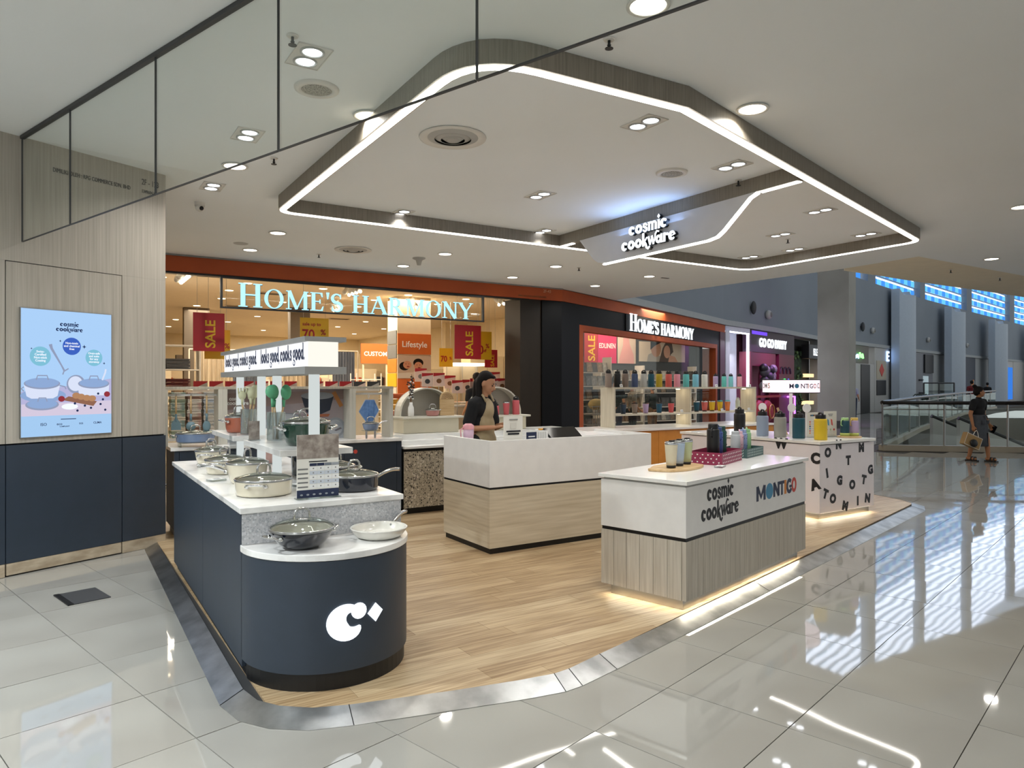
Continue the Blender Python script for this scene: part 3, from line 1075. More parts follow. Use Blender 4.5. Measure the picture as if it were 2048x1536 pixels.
# local x runs towards the camera (-v), y = u
prof = [(-1.36, 3.305), (-1.09, 3.03), (-1.0, 2.975), (-.86, 2.952), (.72, 2.958), (.84, 2.975), (.92, 3.02), (1.24, 3.275), (1.33, 3.309)]
mat('board_paint', 'd9d9dc', rough=.55)
ob('board', MB().slab(prof, 0, .06), 'board_paint', HS)
edge = [(-.92, 2.952), (.72, 2.958), (.84, 2.975), (.92, 3.02), (1.24, 3.275), (1.33, 3.306)]
ob('light_strip', MB().stroke([(x, z - .008) for x, z in edge], .012, .008, .05), 'led', HS)
fat_logo(HS, -.08, 3.185, .098, -.055, -.05, 'sign_white', 'sign_side', .045, sx=1.15)
d = bpy.data.lights.new('sign_glow', 'AREA')
d.energy = 3.5
d.color = (.30, .52, 1)
d.size = 1.0
d.size_y = .25
d.shape = 'RECTANGLE'
g_ = bpy.data.objects.new('sign_glow', d)
COL.objects.link(g_)
g_.parent = HS
g_.location = (-.1, -.075, 3.16)
g_.rotation_euler = (math.radians(-138), 0, 0)
ob('hanger', MB().box(-1.30, 1.30, .01, .05, 3.295, 3.33), 'beam_wood', HS)

# ---------------------------------------------------------------- island with rounded end
IS = kthing('display_island', 'navy display island with marble top and rounded front end', 'display counter', 0, 0, ZP)
ZI = .88 - ZP
R_ = .425
arc = [(R_ + R_ * math.cos(math.radians(a)), R_ * math.sin(math.radians(a))) for a in range(180, 361, 6)]
ob('plinth', MB().prism([(.02, 2.46), (.02, 0)] + [(R_ + (x - R_) * .97, y * .97) for x, y in arc[1:-1]] + [(.83, 0), (.83, 2.46)], 0, .085), 'black', IS)
ob('rounded_front', MB().prism(arc + [(.85, .02), (0, .02)], .085, .617), 'navy', IS, auto=30)
ob('lower_slab', MB().prism([(R_ + (x - R_) * 1.015, y * 1.015) for x, y in arc] + [(.855, .02), (-.005, .02)], .62, .652), 'marble', IS, bevel=.003)
ob('carcass', MB().box(.02, .83, .03, 2.47, .085, ZI - .03), 'navy_joint', IS)
for a, b in ((.006, 1.155), (1.161, 2.48)):
    ob('side_panel', MB().box(0, .02, a, b, .0 + .045, ZI - .032), 'navy', IS, bevel=.001)
ob('side_panel', MB().box(.83, .85, .006, 2.48, .045, ZI - .032), 'navy', IS)
ob('back_panel', MB().box(.0, .85, 2.48, 2.5, .045, ZI - .032), 'navy', IS)
ob('stone_riser', MB().box(0, .855, -.003, .03, .653, ZI - .031), 'stone', IS)
ob('top_slab', MB().box(-.012, .868, -.012, 2.52, ZI - .03, ZI), 'marble', IS, bevel=.003)
# glowing emblem on the curve
em = MB()
P = ellpts(0, 0, .056, .064, 66, 330, 26)
A_, B_ = [], []
W_ = [.034 + .058 * abs(math.sin(PI * (i / 26) ** 1.25)) ** .8 - .026 * (i / 26) ** 6 for i in range(27)]
tmp = MB().stroke(P, W_, 0, .004)
tmp.band(ellpts(.044, .044, .036, .042, 0, 360, 18), [(.044, .044)] * 19, 0, .004)
dm = MB().slab([(.128, .066), (.168, .018), (.128, -.034), (.086, .018)], 0, .004)


def wrap(b, ang0, r, zc, out):
    vs = []
    for x, y, z in b.v:
        a = ang0 + x / r
        rr = r + out - y
        vs.append((R_ + rr * math.cos(a), rr * math.sin(a), zc + z))
    b.v = vs
    return b


for nm, b in (('emblem_crescent', tmp), ('emblem_diamond', dm)):
    b.v = [(x * 1.08 - .0, y, z * .92) for x, y, z in b.v]
    ob(nm, wrap(b, math.radians(267), R_, .325, .008), 'sign_white', IS)
    b2 = MB()

# canopy light box on four posts
CB = kthing('canopy_lightbox', 'white illuminated box header on four slim posts above the island', 'light box', .42, 0, .881)
PZ = 1.556 - .881
POST = [(.08, .45), (.08, 1.30), (.08, 1.75), (.08, 2.49)]
for x, y in POST:
    ob('post', MB().box(x - .026, x + .026, y - .026, y + .026, 0, PZ + .003), emat('post_glow', 'e8f0ee', .62), CB, bevel=.002)
ob('lower_tray', MB().box(-.035, .205, .245, 2.70, PZ, PZ + .042), 'slab_grey', CB)
ob('upper_tray', MB().box(-.035, .205, .245, 2.70, PZ + .185, PZ + .212), 'slab_grey', CB)
ob('diffuser', MB().box(-.008, .165, .27, 2.67, PZ + .0425, PZ + .1845), emat('box_glow', 'f6f3e8', .85), CB)
for i, (a, b) in enumerate(((.275, 1.42), (1.435, 2.66))):
    f_ = ob('text_panel', MB().box(-.012, -.008, a, b, PZ + .045, PZ + .183), emat('panel_glow', 'f2f4fb', .9), CB)
    s_ = 'looxs good, cooxs good.'
    xh = .064
    k_ = (b - a - .10) / sum(fat_glyph(c_, 0, 1)[1] * xh for c_ in s_)
    y_ = b - .05
    for c_ in s_:
        g, adv = fat_glyph(c_, 0, .001)
        if g.v:
            g.v = [(p[0] * xh * k_, p[1], p[2] * xh) for p in g.v]
            ob('letter', g, 'print_navy', f_, (-.0135, y_, PZ + .084), (0, 0, -PI / 2))
        y_ -= adv * xh * k_
# two marble shelves carried by the posts
for nm, v0, v1, w_ in (('near', .40, 1.35, 'near'), ('far', 1.70, 2.55, 'far')):
    o = ob('shelf', MB().box(-.13, .30, v0, v1, 1.12 - .881 - .036, 1.12 - .881), 'marble', CB, bevel=.002)

# ---------------------------------------------------------------- cashier desk
CD = kthing('cashier_desk', 'white and pale wood cashier desk in the middle of the kiosk', 'counter', 2.33, 1.5, ZP)
LX, LY = 1.87, .86
ob('plinth', MB().box(.015, LX - .015, .015, LY - .015, 0, .05), 'black', CD)
ob('wood_front', MB().box(0, LX, 0, .03, .05, .552), 'desk_wood', CD)
ob('wood_side', MB().box(0, .03, .031, LY, .05, .552), 'desk_wood', CD)
ob('wood_side', MB().box(LX - .03, LX, .031, LY, .05, .552), 'desk_wood', CD)
ob('black_reveal', MB().box(.006, LX - .006, .006, .03, .553, .57).box(.006, .03, .031, LY, .553, .57).box(LX - .03, LX - .006, .031, LY, .553, .57), 'black', CD)
ob('white_front', MB().box(0, LX, 0, .035, .571, .97), 'white_lam', CD, bevel=.001)
ob('white_side', MB().box(0, .035, .036, LY, .571, .97), 'white_lam', CD, bevel=.001)
ob('white_side', MB().box(LX - .035, LX, .036, LY, .571, .97), 'white_lam', CD, bevel=.001)
ob('worktop', MB().box(.036, LX - .036, .036, LY - .1, .80, .83), 'white_gloss', CD)
ob('rear_ledge', MB().box(1.2, LX - .036, .40, LY, .832, .945), 'white_lam', CD)
# things on the desk
SG = kthing('acrylic_notice', 'upright white notice card in clear acrylic at the desk corner', 'notice', 2.62, 1.58, ZP + .83, .0)
ob('card', MB().box(-.10, .10, 0, .004, 0.0, .345), 'paper', SG)
ob('acrylic_foot', MB().box(-.105, .105, -.03, .03, -.0, .004), 'acrylic', SG)
for z0_, z1_, w_, m_ in ((.31, .32, .045, 'print_grey'), (.205, .219, .075, 'print_black'), (.182, .196, .06, 'print_black'), (.095, .10, .07, 'light_grey'), (.08, .085, .07, 'light_grey'), (.065, .07, .07, 'light_grey'), (.05, .055, .05, 'light_grey')):
    ob('print_line', MB().box(-w_, w_, -.0055, -.005, z0_, z1_), m_, SG)
ob('print_square', MB().box(-.03, .03, -.0055, -.005, .235, .29), mat('faint_grey', 'd8d5cc', rough=.7), SG)
NV = kthing('navy_card', 'small navy table card beside the white notice on the desk', 'card', 2.83, 1.60, ZP + .83)
ob('card', MB().box(-.055, .055, 0, .004, .08, .195), 'print_navy', NV)
ob('card_stand', MB().box(-.055, .055, -.02, .03, 0, .08), 'acrylic', NV)
for k in range(2):
    ob('card_print', MB().box(-.035, .035, -.002, -.0005, .125 + k * .025, .135 + k * .025), 'print_white', NV)
PW = kthing('receipt_tray', 'white receipt tray with grey striped front behind the desk screen', 'tray', 2.98, 1.66, ZP + .83)
ob('tray', MB().box(-.06, .06, -.02, .06, 0, .20), 'white_gloss', PW)
for k in range(5):
    ob('stripe', MB().box(-.05 + k * .02, -.045 + k * .02, -.022, -.02, .1, .19), 'light_grey', PW)
MN = kthing('touch_monitor', 'black touch screen tilted on the cashier desk', 'monitor', 3.26, 1.66, ZP + .83, .12)
ob('screen', MB().box(-.20, .20, -.012, .012, -.13, .13), 'black_gloss', MN, (0, 0, .13), (math.radians(-52), 0, 0), bevel=.004)
ob('stand', MB().box(-.05, .05, .0, .07, 0, .10), 'black', MN)
PB = kthing('paper_stack', 'white paper stack with an orange sheet behind the touch screen', 'papers', 3.35, 1.98, ZP + .83)
for k in range(4):
    ob('ream', MB().box(-.18 + .01 * k, .18 + .006 * k, -.11, .11, k * .045, k * .045 + .044), 'print_white', PB)
ob('orange_sheet', MB().box(-.17, -.02, -.10, .02, .1805, .195), mat('sheet_orange', 'e8a030', rough=.6), PB)

# ---------------------------------------------------------------- promotion counter with slatted wood front
CNT = thing('promotion_counter', 'white topped counter with slatted wood base and two printed logos', 'counter', (1.105, 4.51, ZP), TA)
W2, D2 = 2.0, .66
ob('kick', MB().box(.05, W2 - .05, .05, D2 - .05, 0, .075), 'brushed', CNT)
ob('core', MB().box(.03, W2 - .03, .03, D2 - .03, .076, .455), 'dark_grey', CNT)
nb = 26
for k in range(nb):
    a = k * W2 / nb
    ob('slat', MB().box(a + .0015, a + W2 / nb - .0015, 0, .03, .076, .452), 'slat_wood', CNT)
for k in range(6):
    a = .031 + k * (D2 - .031) / 6
    b = a + (D2 - .031) / 6
    ob('slat', MB().box(0, .03, a + .0015, b - .0015, .076, .452), 'slat_wood', CNT)
    ob('slat', MB().box(W2 - .03, W2, a + .0015, b - .0015, .076, .452), 'slat_wood', CNT)
ob('black_reveal', MB().box(.006, W2 - .006, .006, D2 - .006, .453, .475), 'black', CNT)
ob('white_body', MB().box(0, W2, 0, D2, .476, .80), 'white_lam', CNT, bevel=.001)
ob('shadow_gap', MB().box(.015, W2 - .015, .015, D2 - .015, .80, .815), 'light_grey', CNT)
ob('top_slab', MB().box(-.015, W2 + .03, -.015, D2 + .015, .815, .84), 'white_gloss', CNT, bevel=.002)
ob('glow_strip', MB().box(.06, W2 - .06, .035, .045, .068, .075).box(.035, .045, .06, D2 - .06, .068, .075), emat('kick_led', 'fff2d8', 2.5), CNT)
for (x, y, sx, sy) in ((W2 / 2, .0, W2 - .1, .05), (.0, D2 / 2, .05, D2 - .1)):
    d = bpy.data.lights.new('kick_lamp', 'AREA')
    d.shape = 'RECTANGLE'
    d.size, d.size_y = sx, sy
    d.energy = 2.4 * max(sx, sy)
    d.color = (1, .92, .74)
    o = bpy.data.objects.new('kick_lamp', d)
    COL.objects.link(o)
    o.parent = CNT
    o.location = (x + (.03 if sx < sy else 0), y + (.03 if sy < sx else 0), .074)
fat_logo(CNT, .475, .68, .078, -.002, 0, 'print_black', sx=.93)
montigo_logo(CNT, 1.04, 1.80, .585, .11, 0)

# ---------------------------------------------------------------- letter counter (right)
LC = kthing('letter_counter', 'white counter printed with scattered black capital letters', 'counter', 6.09, .92, ZP)
W3, D3 = 1.02, 2.0
ob('kick', MB().box(.04, W3 - .04, .04, D3 - .04, 0, .07), 'brushed', LC)
ob('body', MB().box(0, W3, 0, D3, .07, .80), mat('pinkish_white', 'ece6ea', rough=.35), LC, bevel=.001)
ob('top_slab', MB().box(-.015, W3 + .015, -.015, D3 + .015, .81, .84), 'white_gloss', LC, bevel=.002)
ob('door_joint', MB().box(-.0015, 0, .90, .905, .07, .80), 'light_grey', LC)
ob('knob', MB().ell((-.01, .83, .70), (.012, .012, .012)), 'black', LC, smooth=True)
ob('knob', MB().ell((-.01, .97, .70), (.012, .012, .012)), 'black', LC, smooth=True)
ob('glow_strip', MB().box(.05, W3 - .05, .025, .035, .062, .069), 'kick_led', LC)
for (x, y, sx, sy) in ((W3 / 2, .02, W3 - .1, .04), (.02, D3 / 2, .04, D3 - .1)):
    d = bpy.data.lights.new('kick_lamp', 'AREA')
    d.shape = 'RECTANGLE'
    d.size, d.size_y = sx, sy
    d.energy = 2.4 * max(sx, sy)
    d.color = (1, .92, .74)
    o = bpy.data.objects.new('kick_lamp', d)
    COL.objects.link(o)
    o.parent = LC
    o.location = (x, y, .068)
for c_, x, z, r in (('O', .145, .675, 0), ('N', .34, .755, 0), ('M', .77, .70, 0), ('T', .52, .57, 0), ('G', .955, .44, 8), ('I', .14, .455, 12), ('G', .355, .36, -5), ('O', .595, .295, 0), ('T', .81, .335, -12), ('T', .085, .235, -22),
                    ('O', .235, .17, 0), ('M', .45, .072, -15), ('I', .70, .105, 0), ('N', .885, .12, -8)):
    text('printed_letter', c_, .13, 'print_black', LC, (x, -.0015, z), (0, math.radians(-r), 0), bold=.009, align='CENTER', extrude=.0008)
for c_, y, z, r in (('C', .05, .61, 0), ('W', .48, .74, 0), ('O', .25, .10, 0), ('A', .04, .33, 20), ('N', 1.10, .72, 0)):
    text('printed_letter', c_, .15, 'print_black', LC, (-.0015, y, z), (0, math.radians(-r), -PI / 2), bold=.010, align='CENTER', extrude=.0008)

# ---------------------------------------------------------------- rear left cabinets with open shelf frame
RC = kthing('rear_cabinet', 'navy base cabinets with marble top along the rear left', 'cabinet', .06, 3.6, ZP)
WL = 2.38
ob('plinth', MB().box(.10, WL - .02, .03, .5, 0, .075), 'black', RC)
ob('carcass', MB().box(.08, WL, .022, .62, .076, .828), 'navy_joint', RC)
xs = [.075, .12, .55, 1.05, 1.72, 2.32, WL]
for a, b in zip(xs, xs[1:]):
    ob('door', MB().box(a + .002, b - .002, 0, .02, .076, .826), 'navy', RC)
ob('top_slab', MB().box(.045, WL + .0, -.02, .64, .83, .862), 'marble', RC, bevel=.002)
ob('sticker', MB().slab(ellpts(1.80, .735, .02, .02, 0, 360, 16)[:-1], -.002, -.0005), 'print_grey', RC)
ob('sticker', MB().slab(ellpts(1.845, .735, .022, .022, 0, 360, 16)[:-1], -.002, -.0005), 'print_red', RC)
SF = kthing('shelf_frame', 'pale open shelf frame with two hanging bays and a picture panel', 'shelf', .06, 3.75, .902)
mat('frame_white', 'c9c6ba', rough=.5)
mat('frame_wood', 'b9b2a2', rough=.5, col2='a9a190', nscale=2, stretch=(30, 30, 1))
ob('top_board', MB().box(.0, 2.345, .0, .24, .545, .572), 'frame_wood', SF)
for x in (.0, .492, .535, 1.835, 1.87, 2.30):
    ob('upright', MB().box(x, x + .042 if x not in (1.835, 1.87) else x + .034, 0, .24, .001, .545), 'frame_white', SF)
for a, b in ((.044, .49), (1.906, 2.298)):
    ob('hanging_rod', MB().tube([(a, .08, .49), (b, .08, .49)], .012, 10), 'white_gloss', SF, smooth=True)
mat('photo_table', 'a59a98', rough=.5, col2='8b8187', nscale=2.2, detail=6)
mat('photo_shadow', '6d6870', rough=.5)
PP = ob('picture_panel', MB().box(.58, 1.833, .20, .215, .0, .544), 'photo_table', SF)
# the printed cookware photograph: flat shapes on the panel
def flat(pts, m_, par, y, nm='printed_shape'):
    return ob(nm, MB().slab(pts, y - .0006, y), m_, par)


yy = .199
flat([(.58, .0), (1.833, .0), (1.833, .18), (1.2, .26), (.58, .15)], mat('photo_cloth', 'b4b8bf', rough=.5, col2='8f959f', nscale=5), PP, yy)
flat([(.58, .33), (1.833, .43), (1.833, .53), (.58, .50)], mat('photo_plank', '8d7a76', rough=.5), PP, yy)
flat(ellpts(1.20, .20, .20, .09, 0, 360, 24)[:-1], mat('photo_lid', '7d838c', rough=.4), PP, yy - .001)
flat(ellpts(1.20, .21, .17, .07, 0, 360, 24)[:-1], mat('photo_glass', 'a3a7ad', rough=.4), PP, yy - .002)
flat([(1.03, .15), (1.37, .15), (1.34, .06), (1.06, .06)], mat('photo_blue', '27375c', rough=.4), PP, yy - .003)
flat([(1.36, .48), (1.72, .46), (1.68, .31), (1.58, .27), (1.42, .29)], mat('photo_pot', '1f2838', rough=.4), PP, yy - .003)
flat(ellpts(1.54, .47, .18, .04, 0, 360, 24)[:-1], mat('photo_rim', '8c9299', rough=.4), PP, yy - .004)
flat([(1.70, .50), (1.74, .52), (1.83, .36), (1.79, .34)], mat('photo_wood', 'b1763f', rough=.5), PP, yy - .004)
flat([(1.40, .27), (1.68, .27), (1.66, .24), (1.42, .24)], mat('photo_copper', '9a5a3c', rough=.4), PP, yy - .004)
flat(ellpts(1.74, .12, .11, .11, 0, 360, 24)[:-1], 'photo_rim', PP, yy - .004)
flat(ellpts(1.74, .12, .085, .085, 0, 360, 24)[:-1], 'photo_cloth', PP, yy - .005)
for k in range(14):
    a_ = random.uniform(.62, 1.8)
    b_ = random.uniform(.02, .2)
    flat([(a_, b_), (a_ + .07, b_ + .03), (a_ + .09, b_ + .015), (a_ + .02, b_ - .012)], random.choice(['photo_rim', 'photo_shadow', 'photo_lid']), PP, yy - .0055)
text('printed_logo', 'cosmic', .052, 'print_white', PP, (.63, yy - .003, .43), bold=.002)
text('printed_logo', 'cookware', .052, 'print_white', PP, (.61, yy - .003, .385), bold=.002)

# ---------------------------------------------------------------- white back counter with terrazzo front
WC = kthing('back_counter', 'white back counter with terrazzo front panel behind the cashier desk', 'counter', 2.46, 3.6, ZP)
WW = 2.6
ob('plinth', MB().box(.01, WW, .04, .5, 0, .07), 'black', WC)
ob('carcass', MB().box(.0, WW, .022, .6, .07, .735), 'black', WC)
tp = [(.02, .075), (1.2, .075), (1.2, .68), (.6, .68)] + [(.60 - .08 + .08 * math.cos(a * PI / 12), .60 + .08 * math.sin(a * PI / 12)) for a in range(0, 7)] + [(.02, .69)]
ob('terrazzo_panel', MB().slab([(.01, .07), (.57, .07), (.57, .62)] + [(.49 + .08 * math.cos(PI / 2 * k / 6), .62 + .08 * math.sin(PI / 2 * k / 6)) for k in range(7)] + [(.01, .70)], .0, .02), 'terrazzo', WC)
ob('terrazzo_panel', MB().slab([(.60, .07), (1.9, .07), (1.9, .70), (.60, .70)], .0, .02), 'terrazzo', WC)
ob('top_slab', MB().box(.0, WW, -.03, .6, .735, .762), 'white_gloss', WC, bevel=.002)
ob('back_step', MB().box(.0, WW, .32, .8, .763, .87), 'white_gloss', WC, bevel=.002)
ob('middle_step', MB().box(.0, WW, .18, .32, .763, .81), 'white_gloss', WC, bevel=.002)


def arch_display(u0, u1, v, zb, zs, zt, nm, lab):
    a = kthing('arch_display', lab, 'display stand', u0, v, zb)
    w = u1 - u0
    ob('base_box', MB().box(0, w, 0, .30, 0, zs - zb - .025), mat('cream_box', 'd5cdb6', rough=.5), a, bevel=.004)
    ob('shelf', MB().box(-.015, w + .05, -.04, .30, zs - zb - .025, zs - zb), mat('cream_shelf', 'dcd7c8', rough=.4), a, bevel=.006)
    r = w / 2
    h = zt - zs
    out = [(0, zs - zb)] + [(r - r * math.cos(PI * k / 20), zs - zb + max(h - r, .02) + min(r, h - .02) * math.sin(PI * k / 20)) for k in range(21)] + [(w, zs - zb)]
    ob('arch_back', MB().slab(out, .26, .285), mat('arch_grey', 'b1aca0', rough=.6), a)
    inn = [(r + (x - r) * .94, zs - zb + (z - zs + zb) * .955) for x, z in out]
    ob('arch_rim', MB().band(out, inn, .12, .2595), 'cream_shelf', a)
    return a


arch_display(2.66, 3.40, 4.05, .912, 1.11, 1.455, 'a', 'cream arched display stand with vase, pan and wooden board')
arch_display(3.66, 4.40, 4.05, .912, 1.10, 1.465, 'b', 'cream arched display stand with coral bottles beside the saleswoman')

# ---------------------------------------------------------------- bottle shelf on orange cabinets
OC = kthing('orange_cabinet', 'orange base cabinets with white top under the bottle shelf', 'cabinet', 5.09, 3.6, ZP)
WO = 3.76
ob('plinth', MB().box(0, WO, .04, .6, 0, .07), 'black', OC)
ob('carcass', MB().box(0, WO, .021, .74, .07, .81), 'orange_cab', OC)
for k in range(6):
    a = k * WO / 6
    f_ = ob('door', MB().box(a + .002, a + WO / 6 - .002, 0, .02, .07, .80), 'orange_cab', OC)
    ob('knob', MB().ell((a + WO / 6 - .06 if k % 2 == 0 else a + .06, -.012, .71), (.013, .013, .013)), 'brown_wood', f_, smooth=True)
ob('top_slab', MB().box(-.02, WO, -.03, .75, .81, .84), 'white_gloss', OC, bevel=.002)
BS = kthing('bottle_shelf', 'pale wood open shelf unit with two bays holding rows of bottles and cups', 'shelf', 5.80, 3.92, .881)
WB = 3.03
mat('shelf_pale', 'cdc5b3', rough=.5, col2='bdb4a1', nscale=2.5, stretch=(24, 24, 1), detail=6)
ob('top_board', MB().box(0, WB, 0, .30, .545, .572), 'shelf_pale', BS)
for x in (0, 1.51, WB - .025):
    ob('upright', MB().box(x, x + .025, 0, .30, 0, .545), 'shelf_pale', BS)
for a, b in ((.027, 1.508), (1.537, WB - .027)):
    ob('middle_board', MB().box(a, b, 0, .30, .165, .19), 'shelf_pale', BS)
for a, b, z_ in ((1.30, 1.50, .53), (1.30, 1.50, .15), (2.82, 3.0, .53), (2.82, 3.0, .15)):
    ob('puck_light', MB().lathe([(0, 0), (.03, 0), (.03, -.008), (0, -.008)], 16, ((a + b) / 2, .15, z_ + .014)), emat('puck', 'fff0cc', 8), BS)
    d = bpy.data.lights.new('puck_lamp', 'POINT')
    d.energy = .15
    d.color = (1, .9, .7)
    d.shadow_soft_size = .03
    o = bpy.data.objects.new('puck_lamp', d)
    COL.objects.link(o)
    o.parent = BS
    o.location = ((a + b) / 2, .15, z_ - .02)

# ---------------------------------------------------------------- cookware
def arch_pts(r, h, y=0.0, n=10, flat_=.35):
    """lid handle: a rounded bridge in x,z"""
    return [(-r, y, 0), (-r * .92, y, h * .7), (-r * .55, y, h), (0, y, h * 1.04), (r * .55, y, h), (r * .92, y, h * .7), (r, y, 0)]


def cookpot(label, u, v, z, rt, rb, h, col, lid=True, long_=None, loops=(), inner='cream_inner', lidh=.035, group=None, lidrot=0.0, name='cooking_pot', cat='pot', long_len=.20, rim='brushed'):
    """lidded pot: body, steel rim, glass lid with bridge handle, loop or long handles; angles in the kiosk frame"""
    t = kthing(name, label, cat, u, v, z, 0, group)
    prof = [(0, .004), (rb * .9, .0), (rb, .006)]
    for k in range(1, 9):
        f = k / 8
        prof.append((rb + (rt - rb) * (f ** .6 if rt > rb * 1.15 else f), .006 + (h - .006) * f))
    body = ob('body', MB().lathe(prof + [(rt - .004, h), (rt - .006, h - .004)] + [(max(r - .006, 0.01), max(z_, .012)) for r, z_ in prof[2:][::-1]] + [(0, .012)], 36), col, t, smooth=True)
    ob('inner_lining', MB().lathe([(rt - .0065, h - .003)] + [(max(r - .0065, .01), max(z_, .013)) for r, z_ in prof[2:][::-1]] + [(0, .0135)], 36), inner, body, smooth=True)
    ob('rim', MB().lathe([(rt + .001, h - .004), (rt + .003, h), (rt - .002, h + .003), (rt - .006, h)], 36), rim, body, smooth=True)
    if lid:
        l = ob('lid', MB().lathe([(rt - .003, h + .003), (rt * .8, h + lidh * .55), (rt * .45, h + lidh * .9), (0, h + lidh)], 36), 'lid_glass', t, smooth=True)
        ob('lid_rim', MB().lathe([(rt - .001, h + .001), (rt + .004, h + .004), (rt, h + .009), (rt - .006, h + .007)], 36), 'chrome', l, smooth=True)
        ob('lid_knob_plate', MB().lathe([(.03, 0), (.03, .004), (0, .005)], 20, (0, 0, h + lidh - .002)), 'chrome', l, smooth=True)
        pts = [(x, y, zz + h + lidh) for x, y, zz in arch_pts(.042, .05)]
        ca, sa = math.cos(lidrot), math.sin(lidrot)
        ob('lid_handle', MB().tube([(x * ca, x * sa, zz) for x, y, zz in pts], .0062, 8), 'chrome', l, smooth=True)
    for a in loops:
        ca, sa = math.cos(a), math.sin(a)
        pts = []
        for q in range(11):
            f = -1 + 2 * q / 10
            out = .048 * max(0, 1 - f ** 4) ** .5
            x, y = rt - .004 + out, f * .05
            pts.append((x * ca - y * sa, x * sa + y * ca, h * .72 + out * .28))
        hd = ob('side_handle', MB().tube(pts, .0065, 8), 'chrome', t, smooth=True)
        for y in (-.05, .05):
            ob('rivet_plate', MB().ell(((rt - .002) * ca - y * sa, (rt - .002) * sa + y * ca, h * .72), (.013, .013, .011)), 'chrome', hd, smooth=True)
    if long_ is not None:
        ca, sa = math.cos(long_), math.sin(long_)
        pts, rs = [], []
        for q in range(9):
            f = q / 8
            pts.append(((rt - .004 + long_len * f) * ca, (rt - .004 + long_len * f) * sa, h * .62 + .045 * math.sin(f * 1.9) * 1.0))
            rs.append(.008 + .004 * f)
        hd = ob('long_handle', MB().tube(pts, rs, 10), 'chrome', t, smooth=True)
        ob('bracket', MB().ell((rt * ca, rt * sa, h * .62), (.014, .02, .016)), 'chrome', hd, smooth=True)
    return t


ZT = .881
A = math.radians
# angles: 0 = +u (right and back), -90 = -v (towards camera left front)
cookpot('cream saute pan with glass lid at the front left corner of the island top', .20, .40, ZT, .155, .150, .085, 'cream_enamel', loops=(A(-118),), long_=None, lidrot=A(20))
cookpot('cream tall saucepan with glass lid and steel handle pointing to the aisle', .225, .93, ZT, .125, .095, .125, 'cream_enamel', long_=A(175), lidrot=A(50), long_len=.17)
cookpot('cream casserole with lid, third along the left edge of the island', .20, 1.52, ZT, .130, .118, .095, 'cream_enamel', loops=(A(-125), A(55)), lidrot=A(30))
cookpot('small cream saucepan with lid, farthest along the left edge of the island', .20, 2.05, ZT, .115, .085, .115, 'cream_enamel', loops=(A(-120),), lidrot=A(30))
cookpot('navy saute pan with long steel handle at the right front of the island top', .69, .30, ZT, .142, .138, .085, 'navy_enamel', long_=A(8), lidrot=A(20), long_len=.17)
cookpot('navy casserole with lid half hidden behind the price sheet', .735, .76, ZT, .122, .112, .09, 'navy_enamel', loops=(A(0), A(180)), lidrot=A(20))
cookpot('tall navy stock pot under the near marble shelf', .67, 1.12, ZT, .12, .115, .14, 'navy_enamel', loops=(A(-90),))
cookpot('navy wok with glass lid and loop handles on the lower rounded ledge', .245, -.19, .693, .158, .085, .095, 'navy_enamel', loops=(A(200), A(20)), lidrot=A(10), lidh=.045, name='wok')
cookpot('open cream frying pan on the lower rounded ledge', .655, -.175, .693, .148, .112, .052, 'white_enamel', lid=False, long_=A(42), name='frying_pan', cat='pan', long_len=.20, rim='white_enamel', inner='white_enamel')
cookpot('dark green casserole with glass lid on the near marble shelf', .53, .71, 1.121, .146, .115, .14, 'green_enamel', loops=(A(0), A(180)), lidrot=A(0))
cookpot('second dark green pot hidden behind the first on the near marble shelf', .57, .99, 1.121, .105, .085, .11, 'green_enamel', loops=(A(-20),))
cookpot('copper red casserole with lid on the far marble shelf', .43, 2.17, 1.121, .11, .095, .12, 'copper_enamel', loops=(A(190), A(10)), lidrot=A(10))
cookpot('grey blue saute pan with lid and two loop handles on the rear left cabinet', .33, 3.66, .945, .175, .168, .085, 'blue_enamel', loops=(A(180), A(0)), lidrot=A(0), lidh=.025)
t = kthing('acrylic_riser', 'clear riser under the grey blue saute pan', 'riser', .33, 3.66, .903)
ob('riser_top', MB().box(-.15, .15, -.10, .10, .034, .040), 'acrylic', t)
for x in (-.14, .14):
    ob('riser_leg', MB().box(x - .004, x + .004, -.10, .10, 0, .034), 'acrylic', t)
cookpot('grey blue milk pan with lid on an acrylic riser below the oven mitt', 2.10, 3.66, .995, .09, .07, .075, 'blue_enamel', long_=A(18), lidrot=A(0), long_len=.15, lidh=.02)
t = kthing('acrylic_riser', 'small clear riser under the grey blue milk pan', 'riser', 2.10, 3.66, .903)
ob('riser_top', MB().box(-.08, .08, -.07, .07, .084, .090), 'acrylic', t)
for x in (-.05, .05):
    ob('riser_leg', MB().lathe([(.012, 0), (.012, .084)], 12, (x, 0, 0)), 'chrome', t, smooth=True)
cookpot('rose pink saucepan with lid in the first arched stand', 3.06, 4.09, 1.112, .085, .07, .07, 'rose_enamel', long_=A(20), lidrot=0, long_len=.15, lidh=.02)

# utensil holders
mat('beige_silicone', 'd3d2ae', rough=.5)
mat('mint_silicone', '63b487', rough=.45)
mat('blue_silicone', '6c8791', rough=.5)


